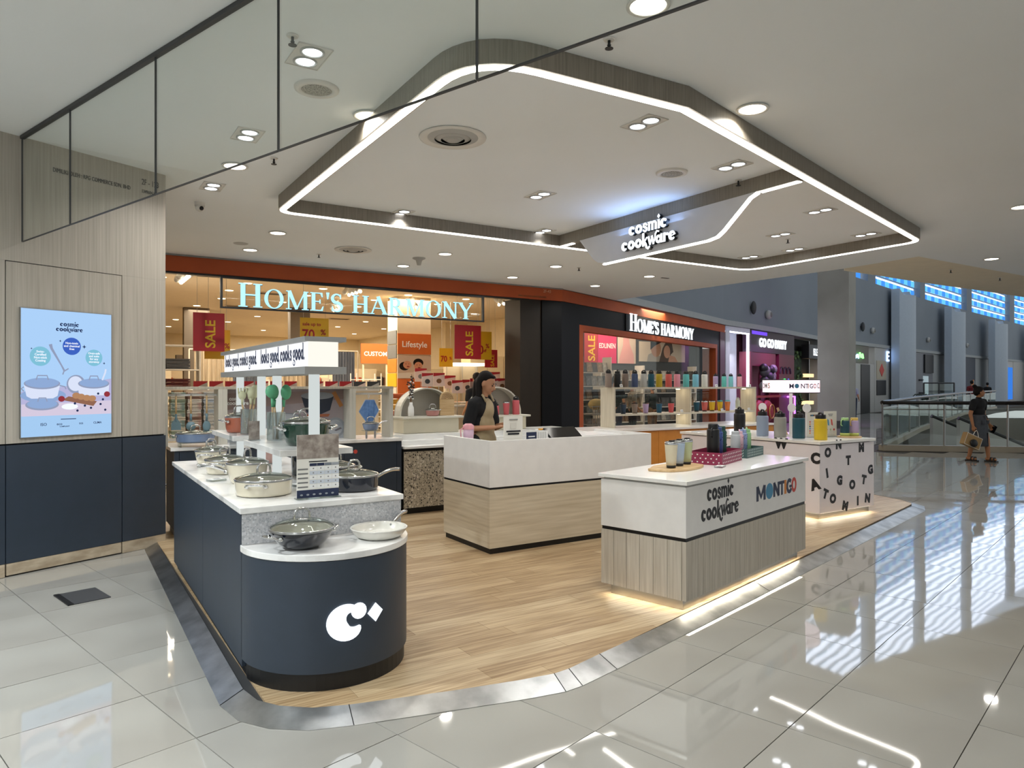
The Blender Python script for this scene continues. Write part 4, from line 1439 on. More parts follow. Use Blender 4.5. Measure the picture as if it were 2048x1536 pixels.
def spatula(parent, x, y, z0, h, kind, col, lean=0.0, leany=0.0):
    top = (x + lean, y + leany, z0 + h)
    st = ob('handle_stick', MB().tube([(x, y, z0), ((x + top[0]) / 2, (y + top[1]) / 2, z0 + h * .5), (x + lean * .7, y + leany * .7, z0 + h * .68)], .007, 8), 'tan_wood', parent, smooth=True)
    bx, by, bz = x + lean * .7, y + leany * .7, z0 + h * .66
    if kind == 'spoon':
        m_ = MB().tube([(bx, by, bz), (bx, by, bz + .05)], [.008, .012], 8).ell((bx + lean * .2, by, bz + .10), (.036, .010, .052))
    elif kind == 'ladle':
        m_ = MB().tube([(bx, by, bz), (bx, by, bz + .06)], [.008, .011], 8).ell((bx + lean * .2, by, bz + .105), (.044, .026, .046))
    elif kind == 'fork':
        m_ = MB().tube([(bx, by, bz), (bx, by, bz + .05)], [.008, .012], 8).ell((bx, by, bz + .07), (.030, .014, .034))
        for q in range(4):
            a_ = -.026 + q * .017
            m_.tube([(bx + a_, by, bz + .08), (bx + a_ * 1.2, by - .006, bz + .125)], .006, 6)
    else:
        m_ = MB().tube([(bx, by, bz), (bx, by, bz + .05)], [.008, .012], 8)
        m_.slab([(bx - .018, bz + .04), (bx + .018, bz + .04), (bx + .038, bz + .13), (bx - .036, bz + .135)], by - .004, by + .004)
    ob(kind + '_head', m_, col, st, smooth=True)


for (u, v, col, w_, kinds) in ((.44, 1.89, 'beige_silicone', 'beige', [('fork', -.045, .0), ('turner', .02, -.01), ('spoon', .04, .02)]),
                               (.46, 1.165, 'mint_silicone', 'mint green', [('ladle', -.012, .0), ('spoon', .075, .0), ('spoon', -.03, .02)])):
    t = kthing('utensil_holder', 'clear acrylic cup holding %s kitchen utensils on a marble shelf' % w_, 'utensil holder', u, v, 1.121)
    ob('acrylic_cup', MB().lathe([(.060, 0), (.060, .19), (.057, .19), (.057, .004), (0, .004)], 28), 'acrylic', t, smooth=True)
    for i, (k, lx, ly) in enumerate(kinds):
        spatula(t, -.016 + .016 * i, .006 * i, .006, .33, k, col, lx, ly)

# price sheet on the island
t = kthing('price_sheet', 'printed comparison sheet in a clear stand at the front of the island top', 'sign', .415, .10, ZT, .0)
ob('sheet', MB().box(-.115, .115, 0, .003, .006, .345), 'paper', t)
ob('acrylic_foot', MB().box(-.12, .12, -.03, .035, 0, .006), 'acrylic', t)
ob('printed_photo', MB().box(-.115, .115, -.0012, -.0002, .215, .345), mat('photo_brown', 'b5aaa0', rough=.5, col2='7d7068', nscale=22, detail=5), t)
ob('printed_footer', MB().box(-.115, .115, -.0012, -.0002, .006, .048), 'print_navy', t)
ob('printed_title', MB().box(-.05, .05, -.0012, -.0002, .196, .202), 'print_black', t)
for i in range(4):
    x = -.046 + i * .041
    ob('printed_heading', MB().box(x, x + .039, -.0012, -.0002, .175, .190), ['print_navy', 'print_navy', 'photo_lid', 'photo_glass'][i], t)
    for j in range(5):
        z = .055 + j * .024
        ob('printed_cell', MB().box(x, x + .039, -.0012, -.0002, z, z + .021), mat('cell_tint', 'ccd3dd', rough=.6) if j % 2 else 'print_white', t)
        ob('printed_dot', MB().slab(ellpts(x + .02, z + .011, .004, .004, 0, 360, 8)[:-1], -.002, -.0013), 'print_grey', t)
for j in range(5):
    ob('printed_row', MB().box(-.11, -.055, -.0012, -.0002, .060 + j * .024, .068 + j * .024), 'mid_grey', t)
for k in range(6):
    ob('footer_mark', MB().slab(ellpts(-.09 + k * .034, .022, .008, .005, 0, 360, 8)[:-1], -.002, -.0013), 'photo_glass', t)
# smaller cards on the island
for u, v, z, w, h, m_, lab in ((.335, 1.24, 1.121, .07, .13, 'photo_brown', 'small photo card in acrylic on the near marble shelf'), (.62, 1.95, ZT, .10, .17, mat('pink_print', 'dcb6ae', rough=.5), 'pink printed card under the marble shelves'),
                               (.30, 1.75, ZT, .05, .26, 'acrylic', 'tall clear acrylic holder among the cream pots')):
    t = kthing('info_card', lab, 'card', u, v, z)
    ob('card', MB().box(-w / 2, w / 2, 0, .004, .004, h), m_, t)
    ob('acrylic_foot', MB().box(-w / 2, w / 2, -.025, .025, 0, .004), 'acrylic', t)
for u, v, z, lab in ((.075, 1.12, ZT, 'flat white price plate beside the tall cream saucepan'), (.47, .62, ZT, 'flat white price plate behind the price sheet')):
    t = kthing('price_plate', lab, 'price tag', u, v, z, .4)
    ob('acrylic_base', MB().box(-.05, .05, -.035, .035, 0, .012), 'acrylic', t)
    ob('tag', MB().box(-.045, .045, -.03, .03, .0122, .014), 'print_white', t)
    ob('tag_print', MB().box(-.02, .025, -.012, .012, .0142, .0148), 'mid_grey', t)

# hanging spatulas in the left bay
for i, (x, k) in enumerate(((.178, 'turner'), (.31, 'ladle'), (.453, 'spoon'))):
    t = kthing('hanging_' + {'turner': 'turner', 'ladle': 'ladle', 'spoon': 'spoon'}[k], 'grey blue silicone %s with wooden handle hanging in the left shelf bay' % k, 'utensil', x, 3.80, 1.40)
    ob('hook', MB().tube([(0, 0, -.012), (.0, -.014, 0), (0, 0, .006), (0, .012, -.01)], .003, 6), 'chrome', t, smooth=True)
    st_ = ob('handle_stick', MB().tube([(0, 0, -.015), (0, 0, -.20)], .009, 8), 'tan_wood', t, smooth=True)
    b = MB().tube([(0, 0, -.19), (0, 0, -.26)], [.010, .012], 8)
    if k == 'turner':
        b.slab([(-.014, -.24), (.014, -.24), (.04, -.28), (.044, -.345), (-.044, -.345), (-.04, -.28)], -.005, .005)
    elif k == 'ladle':
        b.ell((0, 0, -.31), (.045, .03, .045))
    else:
        b.ell((0, 0, -.315), (.037, .012, .055))
    ob(k + '_head', b, 'blue_silicone', st_, smooth=(k != 'turner'))
# oven mitt
t = kthing('pot_holder', 'blue quilted pot holder hanging in the right shelf bay', 'pot holder', 2.13, 3.80, 1.395)
mat('blue_cloth', '6d93c8', rough=.8, col2='5a80b8', nscale=30, bump=.4)
ob('hang_loop', MB().tube([(0, 0, 0), (.006, -.004, -.03), (0, 0, -.06), (-.006, .004, -.03)], .003, 6, True), 'print_white', t)
ob('quilted_square', MB().slab([(-.04, -.07), (.06, -.07), (.115, -.19), (.03, -.33), (-.02, -.33), (-.115, -.20)], -.012, .012), 'blue_cloth', t, bevel=.008)
ob('folded_flap', MB().slab([(.0, -.075), (.055, -.075), (.045, -.31), (.0, -.30)], -.022, -.012), 'blue_cloth', t, bevel=.004)
ob('piping', MB().tube([(-.04, -.012, -.07), (-.115, -.012, -.20), (-.02, -.012, -.33), (.03, -.012, -.33), (.115, -.012, -.19), (.06, -.012, -.07)], .004, 6), mat('pale_blue', '9db8e0', rough=.8), t)

# vase, boards in the first arch
t = kthing('bottle_vase', 'slim white vase with black speckled branches in the first arched stand', 'vase', 2.76, 4.06, 1.112)
ob('vase_body', MB().lathe([(0, 0), (.036, 0), (.038, .05), (.034, .11), (.02, .14), (.018, .17), (.014, .17), (.016, .14), (0, .13)], 20), 'white_gloss', t, smooth=True)
for i in range(5):
    a = random.uniform(-.5, .5)
    b = random.uniform(-.3, .1)
    h = random.uniform(.20, .36)
    br = ob('branch', MB().tube([(0, 0, .15), (a * .05, b * .05, .15 + h * .5), (a * .13, b * .13, .15 + h)], .003, 5), 'brown_wood', t)
    for q in range(9):
        f = .25 + .75 * q / 9
        px, py, pz = a * .13 * f, b * .13 * f, .15 + h * f
        ob('leaf', MB().ell((px + random.uniform(-.02, .02), py + random.uniform(-.015, .015), pz), (.014, .008, .009), 8, 5), 'black' if q % 3 else 'print_white', br)
t = kthing('chopping_board', 'arched pale wooden board with concentric grooves leaning in the first arch', 'chopping board', 3.28, 4.13, 1.112)
w_ = .10
out = [(-w_, 0)] + [(-w_ * math.cos(PI * k / 16), .20 + w_ * math.sin(PI * k / 16)) for k in range(17)] + [(w_, 0)]
ob('board', MB().slab(out, 0, .02), 'tan_wood', t, bevel=.004)
for r in (.025, .042, .059, .076):
    ob('groove', MB().tube([(-r * math.cos(PI * k / 12), -.001, .20 + r * math.sin(PI * k / 12)) for k in range(13)], .0022, 5), 'brown_wood', t)
t = kthing('pink_cup', 'pink lidded cup with strap at the end of the cashier desk', 'cup', 2.50, 2.18, ZP + .83)
ob('pedestal', MB().box(-.09, .12, -.06, .06, 0, .06), mat('lilac_block', 'c3c5d6', rough=.4), t)
ob('cup_body', MB().lathe([(0, .06), (.045, .06), (.052, .20), (0, .20)], 20), mat('lilac_cup', 'c9a9bd', rough=.4), t, smooth=True)
ob('cup_lid', MB().lathe([(.054, .20), (.054, .235), (.03, .255), (0, .255)], 20), mat('pink_plastic', 'dd9aa2', rough=.4), t, smooth=True)
ob('strap', MB().tube([(-.05, 0, .22), (-.085, 0, .20), (-.08, 0, .13), (-.05, 0, .11)], .006, 6), 'pink_plastic', t, smooth=True)


# ---------------------------------------------------------------- bottles and cups
def bottle(label, loc, rz, r, h, col, cap='loop', capcol='black', group=None, cat='bottle', name='water_bottle', base=None, dots=None):
    t = thing(name, label, cat, loc, rz, group)
    sh = h * .80 if cap != 'wide' else h * .78
    prof = [(0, 0), (r * .94, 0), (r, .006), (r, sh - r * .25), (r * .94, sh - r * .06), (r * .80, sh), (0, sh)]
    ob('body', MB().lathe(prof, 22), col, t, smooth=True)
    if base:
        ob('base_boot', MB().lathe([(0, -.0005), (r + .002, -.0005), (r + .002, h * .16), (r, h * .16)], 22), base, t, smooth=True)
    cp = ob('cap', MB().lathe([(r * .80, sh), (r * .80, sh + (h - sh) * .55), (r * .74, sh + (h - sh) * .7), (0, sh + (h - sh) * .7)], 20), capcol, t, smooth=True)
    if cap in ('loop', 'wide'):
        a = r * .72
        ob('carry_loop', MB().tube([(-a, 0, sh + (h - sh) * .4), (-a * .95, 0, h - .012), (-a * .4, 0, h - .002), (a * .5, 0, h), (a, 0, h - .016), (a * 1.02, 0, sh + (h - sh) * .4)], r * .16, 8), capcol, cp, smooth=True)
    elif cap == 'straw':
        ob('spout', MB().tube([(0, 0, sh + (h - sh) * .6), (.0, 0, h - .002), (r * .4, 0, h + .004)], r * .22, 8), capcol, cp, smooth=True)
    elif cap == 'handle':
        ob('carry_loop', MB().tube([(-r * .8, 0, sh + .01), (-r * 1.45, 0, sh - .0), (-r * 1.5, 0, sh - .05), (-r * 1.0, 0, sh - .06)], r * .12, 8), capcol, cp, smooth=True)
    if dots:
        for k in range(14):
            an = random.uniform(PI * .9, PI * 2.1)
            zz = random.uniform(.12, .75) * h
            ob('print_mark', MB().ell((r * math.cos(an), r * math.sin(an), zz), (.004, .004, .005), 6, 4), dots, t)
    return t


def tumbler(label, loc, rz, r, h, col, group=None, steel=True, base=True, lidcol='black', name='tumbler'):
    t = thing(name, label, 'tumbler', loc, rz, group)
    z0 = h * .10 if base else 0.0
    ob('body', MB().lathe([(0, z0), (r * .74, z0), (r * .80, h * .25), (r, h * .86), (r, h * .88), (0, h * .88)], 22), col, t, smooth=True)
    if base:
        ob('base_boot', MB().lathe([(0, 0), (r * .70, 0), (r * .745, z0), (0, z0)], 22), 'black', t, smooth=True)
    if steel:
        ob('steel_rim', MB().lathe([(r * 1.0, h * .88), (r * 1.03, h * .97), (r * .98, h * .98), (0, h * .98)], 22), 'chrome', t, smooth=True)
    l = ob('lid', MB().lathe([(r * .97, h * .93), (r * .97, h * .985), (r * .8, h), (0, h)], 22), lidcol if not steel else 'acrylic', t, smooth=True)
    ob('slider', MB().box(-.012, .03, -.012, .012, h * .99, h * 1.035), lidcol, l)
    return t


BC = {}


def bcol(name, hexc, rough=.45):
    return mat('bottle_' + name, hexc, rough=rough)


pal = [('taupe', '8d7d73', 1.458, 5.78), ('black', '101012', 0, 5.943), ('mocha', '837368', 0, 6.093), ('denim blue', '3f5076', 0, 6.274), ('light grey', 'b9b9b4', 0, 6.45), ('dark teal', '0f4d60', 0, 6.598), ('mustard', 'c0a526', 0, 6.759),
       ('coral red', 'cf5b55', 0, 6.954), ('candy pink', 'de93a2', 0, 7.132), ('turquoise', '5fb9b8', 0, 7.323), ('sky blue', '7fc0d6', 0, 7.529), ('off white', 'dcdad2', 0, 7.729)]
ordn = ['first', 'second', 'third', 'fourth', 'fifth', 'sixth', 'seventh', 'eighth', 'ninth', 'tenth', 'eleventh', 'twelfth', 'thirteenth', 'fourteenth', 'fifteenth', 'sixteenth']
ZS = .881 + .5725
for i, (nm, hx, _, u) in enumerate(pal):
    bottle('%s bottle with black cap, %s from left on top of the bottle shelf' % (nm, ordn[i]), KW(u, 4.02, ZS), TH, .047, .245, bcol(nm, hx), 'loop' if i != 1 else 'straw', 'black', 'large bottles on top of the bottle shelf')
for i, (nm, hx, u) in enumerate((('lilac', 'b7a0c6', 7.978), ('aqua', '66c7bd', 8.174), ('pale turquoise', '86cfd8', 8.335), ('rose', 'e8a3b0', 8.545))):
    bottle('%s smaller bottle, %s from left on top of the bottle shelf' % (nm, ordn[12 + i]), KW(u, 4.02, ZS), TH, .038, .21, bcol(nm, hx), 'loop' if i else 'straw', 'black', 'small bottles on top of the bottle shelf')
ZM = .881 + .1905
for i, (nm, hx, u) in enumerate((('black', '101012', 5.86), ('slate navy', '2b3c50', 6.055), ('taupe', '8d7d73', 6.274), ('lilac', 'b7a0c6', 6.489), ('petrol blue', '1c5470', 6.759), ('coral', 'd85c5f', 7.006))):
    tumbler('%s travel cup, %s from the left on the middle shelf' % (nm, ordn[i]), KW(u, 4.02, ZM), TH, .046, .155, bcol(nm, hx), 'travel cups on the middle shelf', steel=False, base=False)
for i, (nm, hx, u) in enumerate((('dark teal', '0f4d60', 7.551), ('salmon', 'd6675f', 7.729), ('yellow', 'e0b622', 7.898))):
    tumbler('%s steel rimmed tumbler, %s in the right bay of the middle shelf' % (nm, ordn[i]), KW(u, 4.02, ZM), TH, .048, .165, bcol(nm, hx), 'tumblers in the right bay')
for i, (nm, hx, lid_, u) in enumerate((('yellow', 'e0c93a', 'turquoise', 8.081), ('orange', 'dd7f43', 'turquoise', 8.256))):
    tumbler('%s cup with turquoise lid in the right bay of the middle shelf' % nm, KW(u, 4.02, ZM), TH, .044, .165, bcol(nm, hx), 'small cups in the right bay', steel=False, base=False, lidcol=MATS['bottle_turquoise'])
bottle('slim pale green flask at the right end of the middle shelf', KW(8.50, 4.02, ZM), TH, .036, .21, bcol('pale green', 'c9cdb8'), 'loop', bcol('pale green cap', 'd8d8cc'))
for i, (u, z, w_) in enumerate(((5.965, ZS, 'in front of the black bottle'), (7.93, ZS, 'in front of the lilac bottle'), (8.72, ZS, 'at the right end of the top board'), (7.17, ZM, 'right of the coral travel cup'), (8.06, ZM, 'before the yellow cup'), (8.70, ZM, 'right of the slim flask'), (8.38, ZM, 'between the orange cup and the slim flask'))):
    t = kthing('price_card', 'small white price card ' + w_, 'price tag', u, 3.955, z, 0, 'price cards on the bottle shelf')
    ob('card', MB().box(-.028, .028, 0, .002, .002, .042), 'print_white', t, rot=(math.radians(-12), 0, 0))
    ob('card_print', MB().box(-.016, .016, -.001, -.0002, .018, .026), 'mid_grey', t, (0, -.001, 0), (math.radians(-12), 0, 0))
    ob('card_foot', MB().box(-.028, .028, -.002, .022, 0, .002), 'acrylic', t)

# coral bottles in the second arch
for i, (u, r, h, c_) in enumerate(((3.98, .036, .15, 'straw'), (4.13, .045, .17, None), (4.28, .046, .235, 'loop'))):
    lab = ['small coral cup with black lid left in the second arch', 'coral steel rimmed tumbler in the middle of the second arch', 'tall coral bottle with black cap right in the second arch'][i]
    if c_ is None:
        tumbler(lab, KW(u, 4.11, 1.101), TH, r, h, bcol('arch coral', 'd3646b'), base=False)
    else:
        bottle(lab, KW(u, 4.11, 1.101), TH, r, h, bcol('arch coral', 'd3646b'), c_)


# ---------------------------------------------------------------- goods on the promotion counter
def TW_(x, y, z):
    return (1.105 + x * tx[0] - y * math.sin(TA), 4.51 + x * tx[1] + y * math.cos(TA), z)


ZK = ZP + .8405
t = thing('serving_tray', 'pale wavy wooden tray under three tumblers on the promotion counter', 'tray', TW_(.58, .40, ZK), TA)
out = []
for k in range(40):
    a = 2 * PI * k / 40
    rx, ry = .27 + .018 * math.sin(5 * a), .13 + .014 * math.cos(4 * a)
    out.append((rx * math.copysign(abs(math.cos(a)) ** .6, math.cos(a)), ry * math.copysign(abs(math.sin(a)) ** .6, math.sin(a))))
ob('board', MB().prism(out, 0, .018), 'tan_wood', t, bevel=.004)
for nm, hx, x, y in (('cream', 'cfc6ac', .45, .37), ('pale blue', 'a9bcd2', .60, .395), ('sage green', 'b4bd95', .74, .41)):
    tumbler('%s tumbler with steel rim and black base on the wavy wooden tray' % nm, TW_(x, y, ZK + .0185), TA, .046, .19, bcol(nm, hx), 'tumblers on the wavy tray')
mat('heart_red', '8e2a4d', rough=.5)
mat('dot_teal', '3d5a5a', rough=.5)
HB = thing('gift_box', 'dark pink open gift box printed with white hearts', 'gift box', TW_(.965, .235, ZK), TA + .15)
for bx, nm in ((MB().box(0, .50, 0, .006, 0, .095), 'front'), (MB().box(0, .50, .264, .27, 0, .095), 'back'), (MB().box(0, .006, .006, .264, 0, .095), 'side'), (MB().box(.494, .5, .006, .264, 0, .095), 'side'), (MB().box(.006, .494, .006, .264, .0, .04), 'floor_pad')):
    ob(nm, bx, 'heart_red', HB)
def heart(x, z, s_, r=0.0):
    p = []
    for k in range(14):
        a = 2 * PI * k / 14
        hx_ = 16 * math.sin(a) ** 3 / 17 * s_
        hz_ = (13 * math.cos(a) - 5 * math.cos(2 * a) - 2 * math.cos(3 * a) - math.cos(4 * a)) / 17 * s_
        p.append((x + hx_ * math.cos(r) - hz_ * math.sin(r), z + hx_ * math.sin(r) + hz_ * math.cos(r)))
    return p


for i in range(12):
    for j in range(3):
        ob('heart_print', MB().slab(heart(.025 + i * .041 + (j % 2) * .018, .02 + j * .028, .007, random.uniform(-.6, .6)), -.0015, -.0003), 'print_white', HB)
for i in range(6):
    for j in range(3):
        o = ob('heart_print', MB().slab(heart(.0, .02 + j * .028, .007, random.uniform(-.6, .6)), -.0015, -.0003), 'print_white', HB, (0, .025 + i * .042 + (j % 2) * .018, 0), (0, 0, -PI / 2))
TB = thing('gift_box', 'dark teal gift box printed with white marks', 'gift box', TW_(1.60, .33, ZK), TA + .10)
for bx, nm in ((MB().box(0, .42, 0, .006, 0, .075), 'front'), (MB().box(0, .42, .234, .24, 0, .075), 'back'), (MB().box(0, .006, .006, .234, 0, .075), 'side'), (MB().box(.414, .42, .006, .234, 0, .075), 'side'), (MB().box(.006, .414, .006, .234, 0, .03), 'floor_pad')):
    ob(nm, bx, 'dot_teal', TB)
for i in range(14):
    for j in range(3):
        ob('dash_print', MB().slab([(.018 + i * .028, .012 + j * .022), (.024 + i * .028, .012 + j * .022), (.030 + i * .028, .026 + j * .022), (.024 + i * .028, .026 + j * .022)], -.0015, -.0003), mat('mint_print', 'b9c9c4', rough=.5), TB)
for j in range(3):
    for i in range(5):
        ob('dash_print', MB().slab([(.0, .012 + j * .022), (.006, .012 + j * .022), (.012, .026 + j * .022), (.006, .026 + j * .022)], -.0015, -.0003), 'mint_print', TB, (0, .04 + i * .04, 0), (0, 0, -PI / 2))
ca, sa = math.cos(.15), math.sin(.15)
for i, (nm, hx, x, h, r, cap, cc) in enumerate((('black', '0d0d0f', .135, .285, .048, 'handle', 'black'), ('maroon', '7d1f3a', .235, .235, .036, 'flat', bcol('maroon cap', '6d1a32')), ('royal blue', '3c5490', .315, .245, .038, 'loop', bcol('royal cap', '34497c')), ('bottle green', '1e4d42', .40, .25, .040, 'flat', bcol('green cap', '19423a')))):
    px, py = x, .135 - (.02 if i == 0 else 0)
    bottle('%s bottle standing in the heart printed gift box' % nm, TW_(.965 + px * ca - py * sa, .235 + px * sa + py * ca, ZK + .041), TA + .3, r, h, bcol('gift ' + nm, hx), cap, cc, 'bottles in the heart box', dots=None if i == 0 else bcol('mark ' + nm, ['0', '5a1428', '27396b', '12352d'][i]))
ca, sa = math.cos(.10), math.sin(.10)
for i, (nm, hx, x, h, r) in enumerate((('pale grey', 'b2b7bb', .06, .20, .040), ('blush pink', 'dcb5c1', .155, .195, .034), ('powder blue', '8d9cc4', .245, .205, .036), ('spring green', '93bf8c', .34, .205, .038))):
    bottle('%s bottle standing in the teal gift box' % nm, TW_(1.60 + x * ca - .12 * sa, .33 + x * sa + .12 * ca, ZK + .031), TA + .5, r, h, bcol('teal box ' + nm, hx), 'loop' if i else 'flat', bcol('teal box cap ' + nm, hx), 'bottles in the teal box', dots=None if i in (0, 3) else bcol('dot ' + nm, ['0', 'b8818f', '4e5f92', '0'][i]))
t = thing('price_plate', 'clear price plate lying before the heart box', 'price tag', TW_(.86, .20, ZK), TA + .2)
ob('acrylic_base', MB().box(-.05, .05, -.03, .03, 0, .012), 'acrylic', t)
ob('tag', MB().box(-.045, .045, -.026, .026, .0122, .0135), 'print_white', t)
ob('tag_print', MB().box(-.03, .0, -.012, .008, .0137, .0143), 'mid_grey', t)

# ---------------------------------------------------------------- goods on the letter counter
ZL = ZP + .8405
for nm, hx, u, v, h in (('black', '0e0e10', 6.33, 2.18, .33), ('pale blue', '9aa9bf', 6.33, 1.84, .31), ('stone grey', 'a19f96', 6.34, 1.60, .30), ('deep teal', '124d5e', 6.35, 1.36, .30), ('yellow', 'e3c022', 6.36, 1.09, .30)):
    bottle('large wide %s flask with black handle cap on the letter counter' % nm, KW(u, v, ZL), TH + 1.0, .069, h, bcol('flask ' + nm, hx), 'wide', 'black', 'large flasks on the letter counter')
for u, v, w, h, lab in ((6.62, 1.36, .19, .29, 'upright white colour chart behind the yellow flask'), (6.86, 1.30, .21, .30, 'white poster card with bottle pictures right of the yellow flask')):
    t = kthing('display_card', lab, 'sign', u, v, ZL, -.1)
    ob('card', MB().box(-w / 2, w / 2, 0, .005, .004, h), mat('card_white', 'dcd8cd', rough=.6), t)
    ob('acrylic_foot', MB().box(-w / 2, w / 2, -.03, .03, 0, .004), 'acrylic', t)
    if h < .295:
        montigo_logo(t, -.05, .05, h - .045, .018, -.0004)
        for k in range(6):
            ob('printed_dot', MB().slab(ellpts(-.055, .05 + k * .026, .011, .010, 0, 360, 12)[:-1], -.0015, -.0003), ['print_orange', 'print_red', 'print_blue', 'print_navy', 'print_orange', 'print_red'][k], t)
            ob('printed_line', MB().box(-.035, .06, -.0015, -.0003, .048 + k * .026, .052 + k * .026), 'light_grey', t)
    else:
        for k, (x, r_) in enumerate(((-.03, -.35), (.03, -.35))):
            ob('printed_bottle', MB().slab([(x - .014, .14), (x + .010, .13), (x - .002, .20), (x - .026, .21)], -.0015, -.0003), ['print_blue', 'print_red'][k], t)
        for k in range(3):
            ob('printed_dot', MB().slab(ellpts(-.06 + k * .06, .085, .014, .013, 0, 360, 12)[:-1], -.0015, -.0003), ['bottle_salmon', 'bottle_sage green', 'print_red'][k], t)
            ob('printed_line', MB().box(-.08 + k * .06, -.04 + k * .06, -.0015, -.0003, .055, .06), 'light_grey', t)
        ob('printed_title', MB().box(-.04, .04, -.0015, -.0003, .26, .27), 'print_grey', t)
        ob('printed_title', MB().box(-.03, .03, -.0015, -.0003, .242, .252), 'print_grey', t)
RS = kthing('round_sign', 'illuminated round drum sign with colourful lettering on a white pole', 'sign', 6.62, 1.66, ZL)
ob('pole', MB().lathe([(.02, 0), (.02, .52)], 16), 'white_gloss', RS, smooth=True)
ob('foot', MB().lathe([(0, 0), (.10, 0), (.10, .008), (0, .012)], 24), 'white_gloss', RS, smooth=True)
rr = .32
ob('drum', MB().lathe([(0, .52), (rr, .52), (rr, .665), (0, .665)], 48), emat('drum_glow', 'f6e3ea', 1.0), RS, auto=30)
ob('drum_edge', MB().lathe([(rr - .002, .512), (rr + .004, .512), (rr + .004, .521), (rr - .002, .521)], 48).lathe([(rr - .002, .664), (rr + .004, .664), (rr + .004, .672), (rr - .002, .672)], 48), 'black', RS, auto=30)


def around(me, r, zc, a0):
    for v_ in me.vertices:
        a = a0 + v_.co.x / r
        v_.co = (r * math.cos(a), r * math.sin(a), zc + v_.co.z)


base_a = math.atan2(-KW(6.62, 1.66)[1], -KW(6.62, 1.66)[0]) - TH
for s_, off, m_, sz in (('M', -.02, 'print_navy', .075), ('NT', .105, 'print_navy', .075), ('I', .19, 'print_orange', .075), ('G', .215, 'print_navy', .075), ('O', .27, 'print_red', .075), ('C', .345, 'print_navy', .085), ('L', .40, 'print_orange', .085), ('E', .445, 'print_red', .085), ('S', -.29, 'print_orange', .085), ('M', -.36, 'print_grey', .085), ('O', -.43, 'print_grey', .085)):
    me = text_mesh(s_, sz, .0008, .0, 'LEFT', .95)
    around(me, rr + .003, .57, base_a + off / rr)
    ob('drum_lettering', me, m_, RS)
me = MB().slab(ellpts(.085, .026, .024, .026, 0, 360, 18)[:-1], 0, .0005).mesh('dot')
around(me, rr + .003, .57, base_a + (-.02) / rr)
ob('drum_dot', me, 'print_blue', RS)
for u, v, lab in ((6.50, 1.86, 'left'), (6.60, 1.52, 'middle'), (6.66, 1.36, 'right')):
    t = kthing('disc_holder', 'small white round disc on a stem, %s one on the letter counter' % lab, 'display stand', u, v + .12, ZL, -.4)
    ob('stem', MB().lathe([(.012, 0), (.012, .30)], 10), 'brown_wood' if lab == 'left' else 'white_gloss', t, smooth=True)
    ob('disc', MB().slab(ellpts(0, .335, .052, .052, 0, 360, 24)[:-1], -.015, -.005), 'white_gloss', t)
t = kthing('wooden_stand', 'crossed wooden slat stand between the grey and teal flasks', 'display stand', 6.62, 1.78, ZL, -.5)
ob('leaning_slat', MB().tube([(.06, 0, 0), (-.05, .02, .33)], .013, 6), 'tan_wood', t)
ob('leaning_slat', MB().tube([(.03, .02, 0), (-.01, .03, .24)], .013, 6), 'tan_wood', t)
ob('shelf_slat', MB().box(-.03, .07, -.02, .05, .0, .012), 'tan_wood', t)
t = kthing('round_tray', 'small round wooden tray at the right end of the letter counter', 'tray', 6.98, 1.14, ZL)
ob('board', MB().lathe([(0, 0), (.13, 0), (.135, .012), (.125, .016), (0, .014)], 32), 'tan_wood', t, smooth=True)
for du, dv, nm, hx, b_, lid_ in ((-.055, .02, 'dark teal and lime', '10424f', 'b9c66a', 'a9cf8a'), (.05, -.03, 'lilac and lime', 'b9a3c4', 'b9c66a', 'dcb95e')):
    bottle('%s capped flask on the small round tray' % nm, KW(6.98 + du, 1.14 + dv, ZL + .016), TH, .050, .225, bcol('tray ' + nm, hx), 'handle', bcol('tray cap ' + nm, lid_), 'flasks on the round tray', base=bcol('tray base', b_))

# ---------------------------------------------------------------- wall screen
TV = thing('advertising_screen', 'tall glowing advertising screen with cookware picture set into the wood wall', 'screen', (-3.927 + .454 * LWD[0], 5.504 + .454 * LWD[1], 1.078), LWA)
# local x -.353..+.353, z 0..1.022
ob('bezel', MB().box(-.360, .360, -.016, -.005, -.006, 1.028), 'brushed', TV)
SCR = ob('display', MB().box(-.353, .353, -.018, -.0162, 0, 1.022), emat('scr_sky', 'a9cdf4', .82), TV)
ys = -.0185
emat('scr_table', 'b8b6dc', .78); emat('scr_pink', 'd6cbe0', .78); emat('scr_foot', 'a4caf0', .80); emat('scr_navy', '27365f', .7); emat('scr_badge', '3e63c0', .8); emat('scr_teal', '7fbfd6', .8)
emat('scr_white', 'eef3ff', .85); emat('scr_pot', 'd3dbf0', .85); emat('scr_steel', '9aa6c4', .7); emat('scr_lid', '8ea9d4', .8); emat('scr_brown', '9a6d58', .7); emat('scr_bread', 'b98a66', .75); emat('scr_red', '9c3a44', .7); emat('scr_shade', '95a9dc', .8)


def sf_(pts, m_, k=0, nm='screen_shape'):
    return ob(nm, MB().slab(pts, ys - .0003 * (k + 1), ys - .0003 * k), m_, SCR)


sf_([(-.353, .165), (.353, .165), (.353, .47), (.10, .42), (-.353, .36)], 'scr_table')
sf_([(-.353, .165), (.353, .165), (.353, .28), (-.353, .26)], 'scr_pink', 1)
sf_([(-.353, 0), (.353, 0), (.353, .165), (-.353, .165)], 'scr_foot', 1)
sf_(ellpts(-.19, .33, .17, .055, 0, 360, 28)[:-1], 'scr_lid', 2)
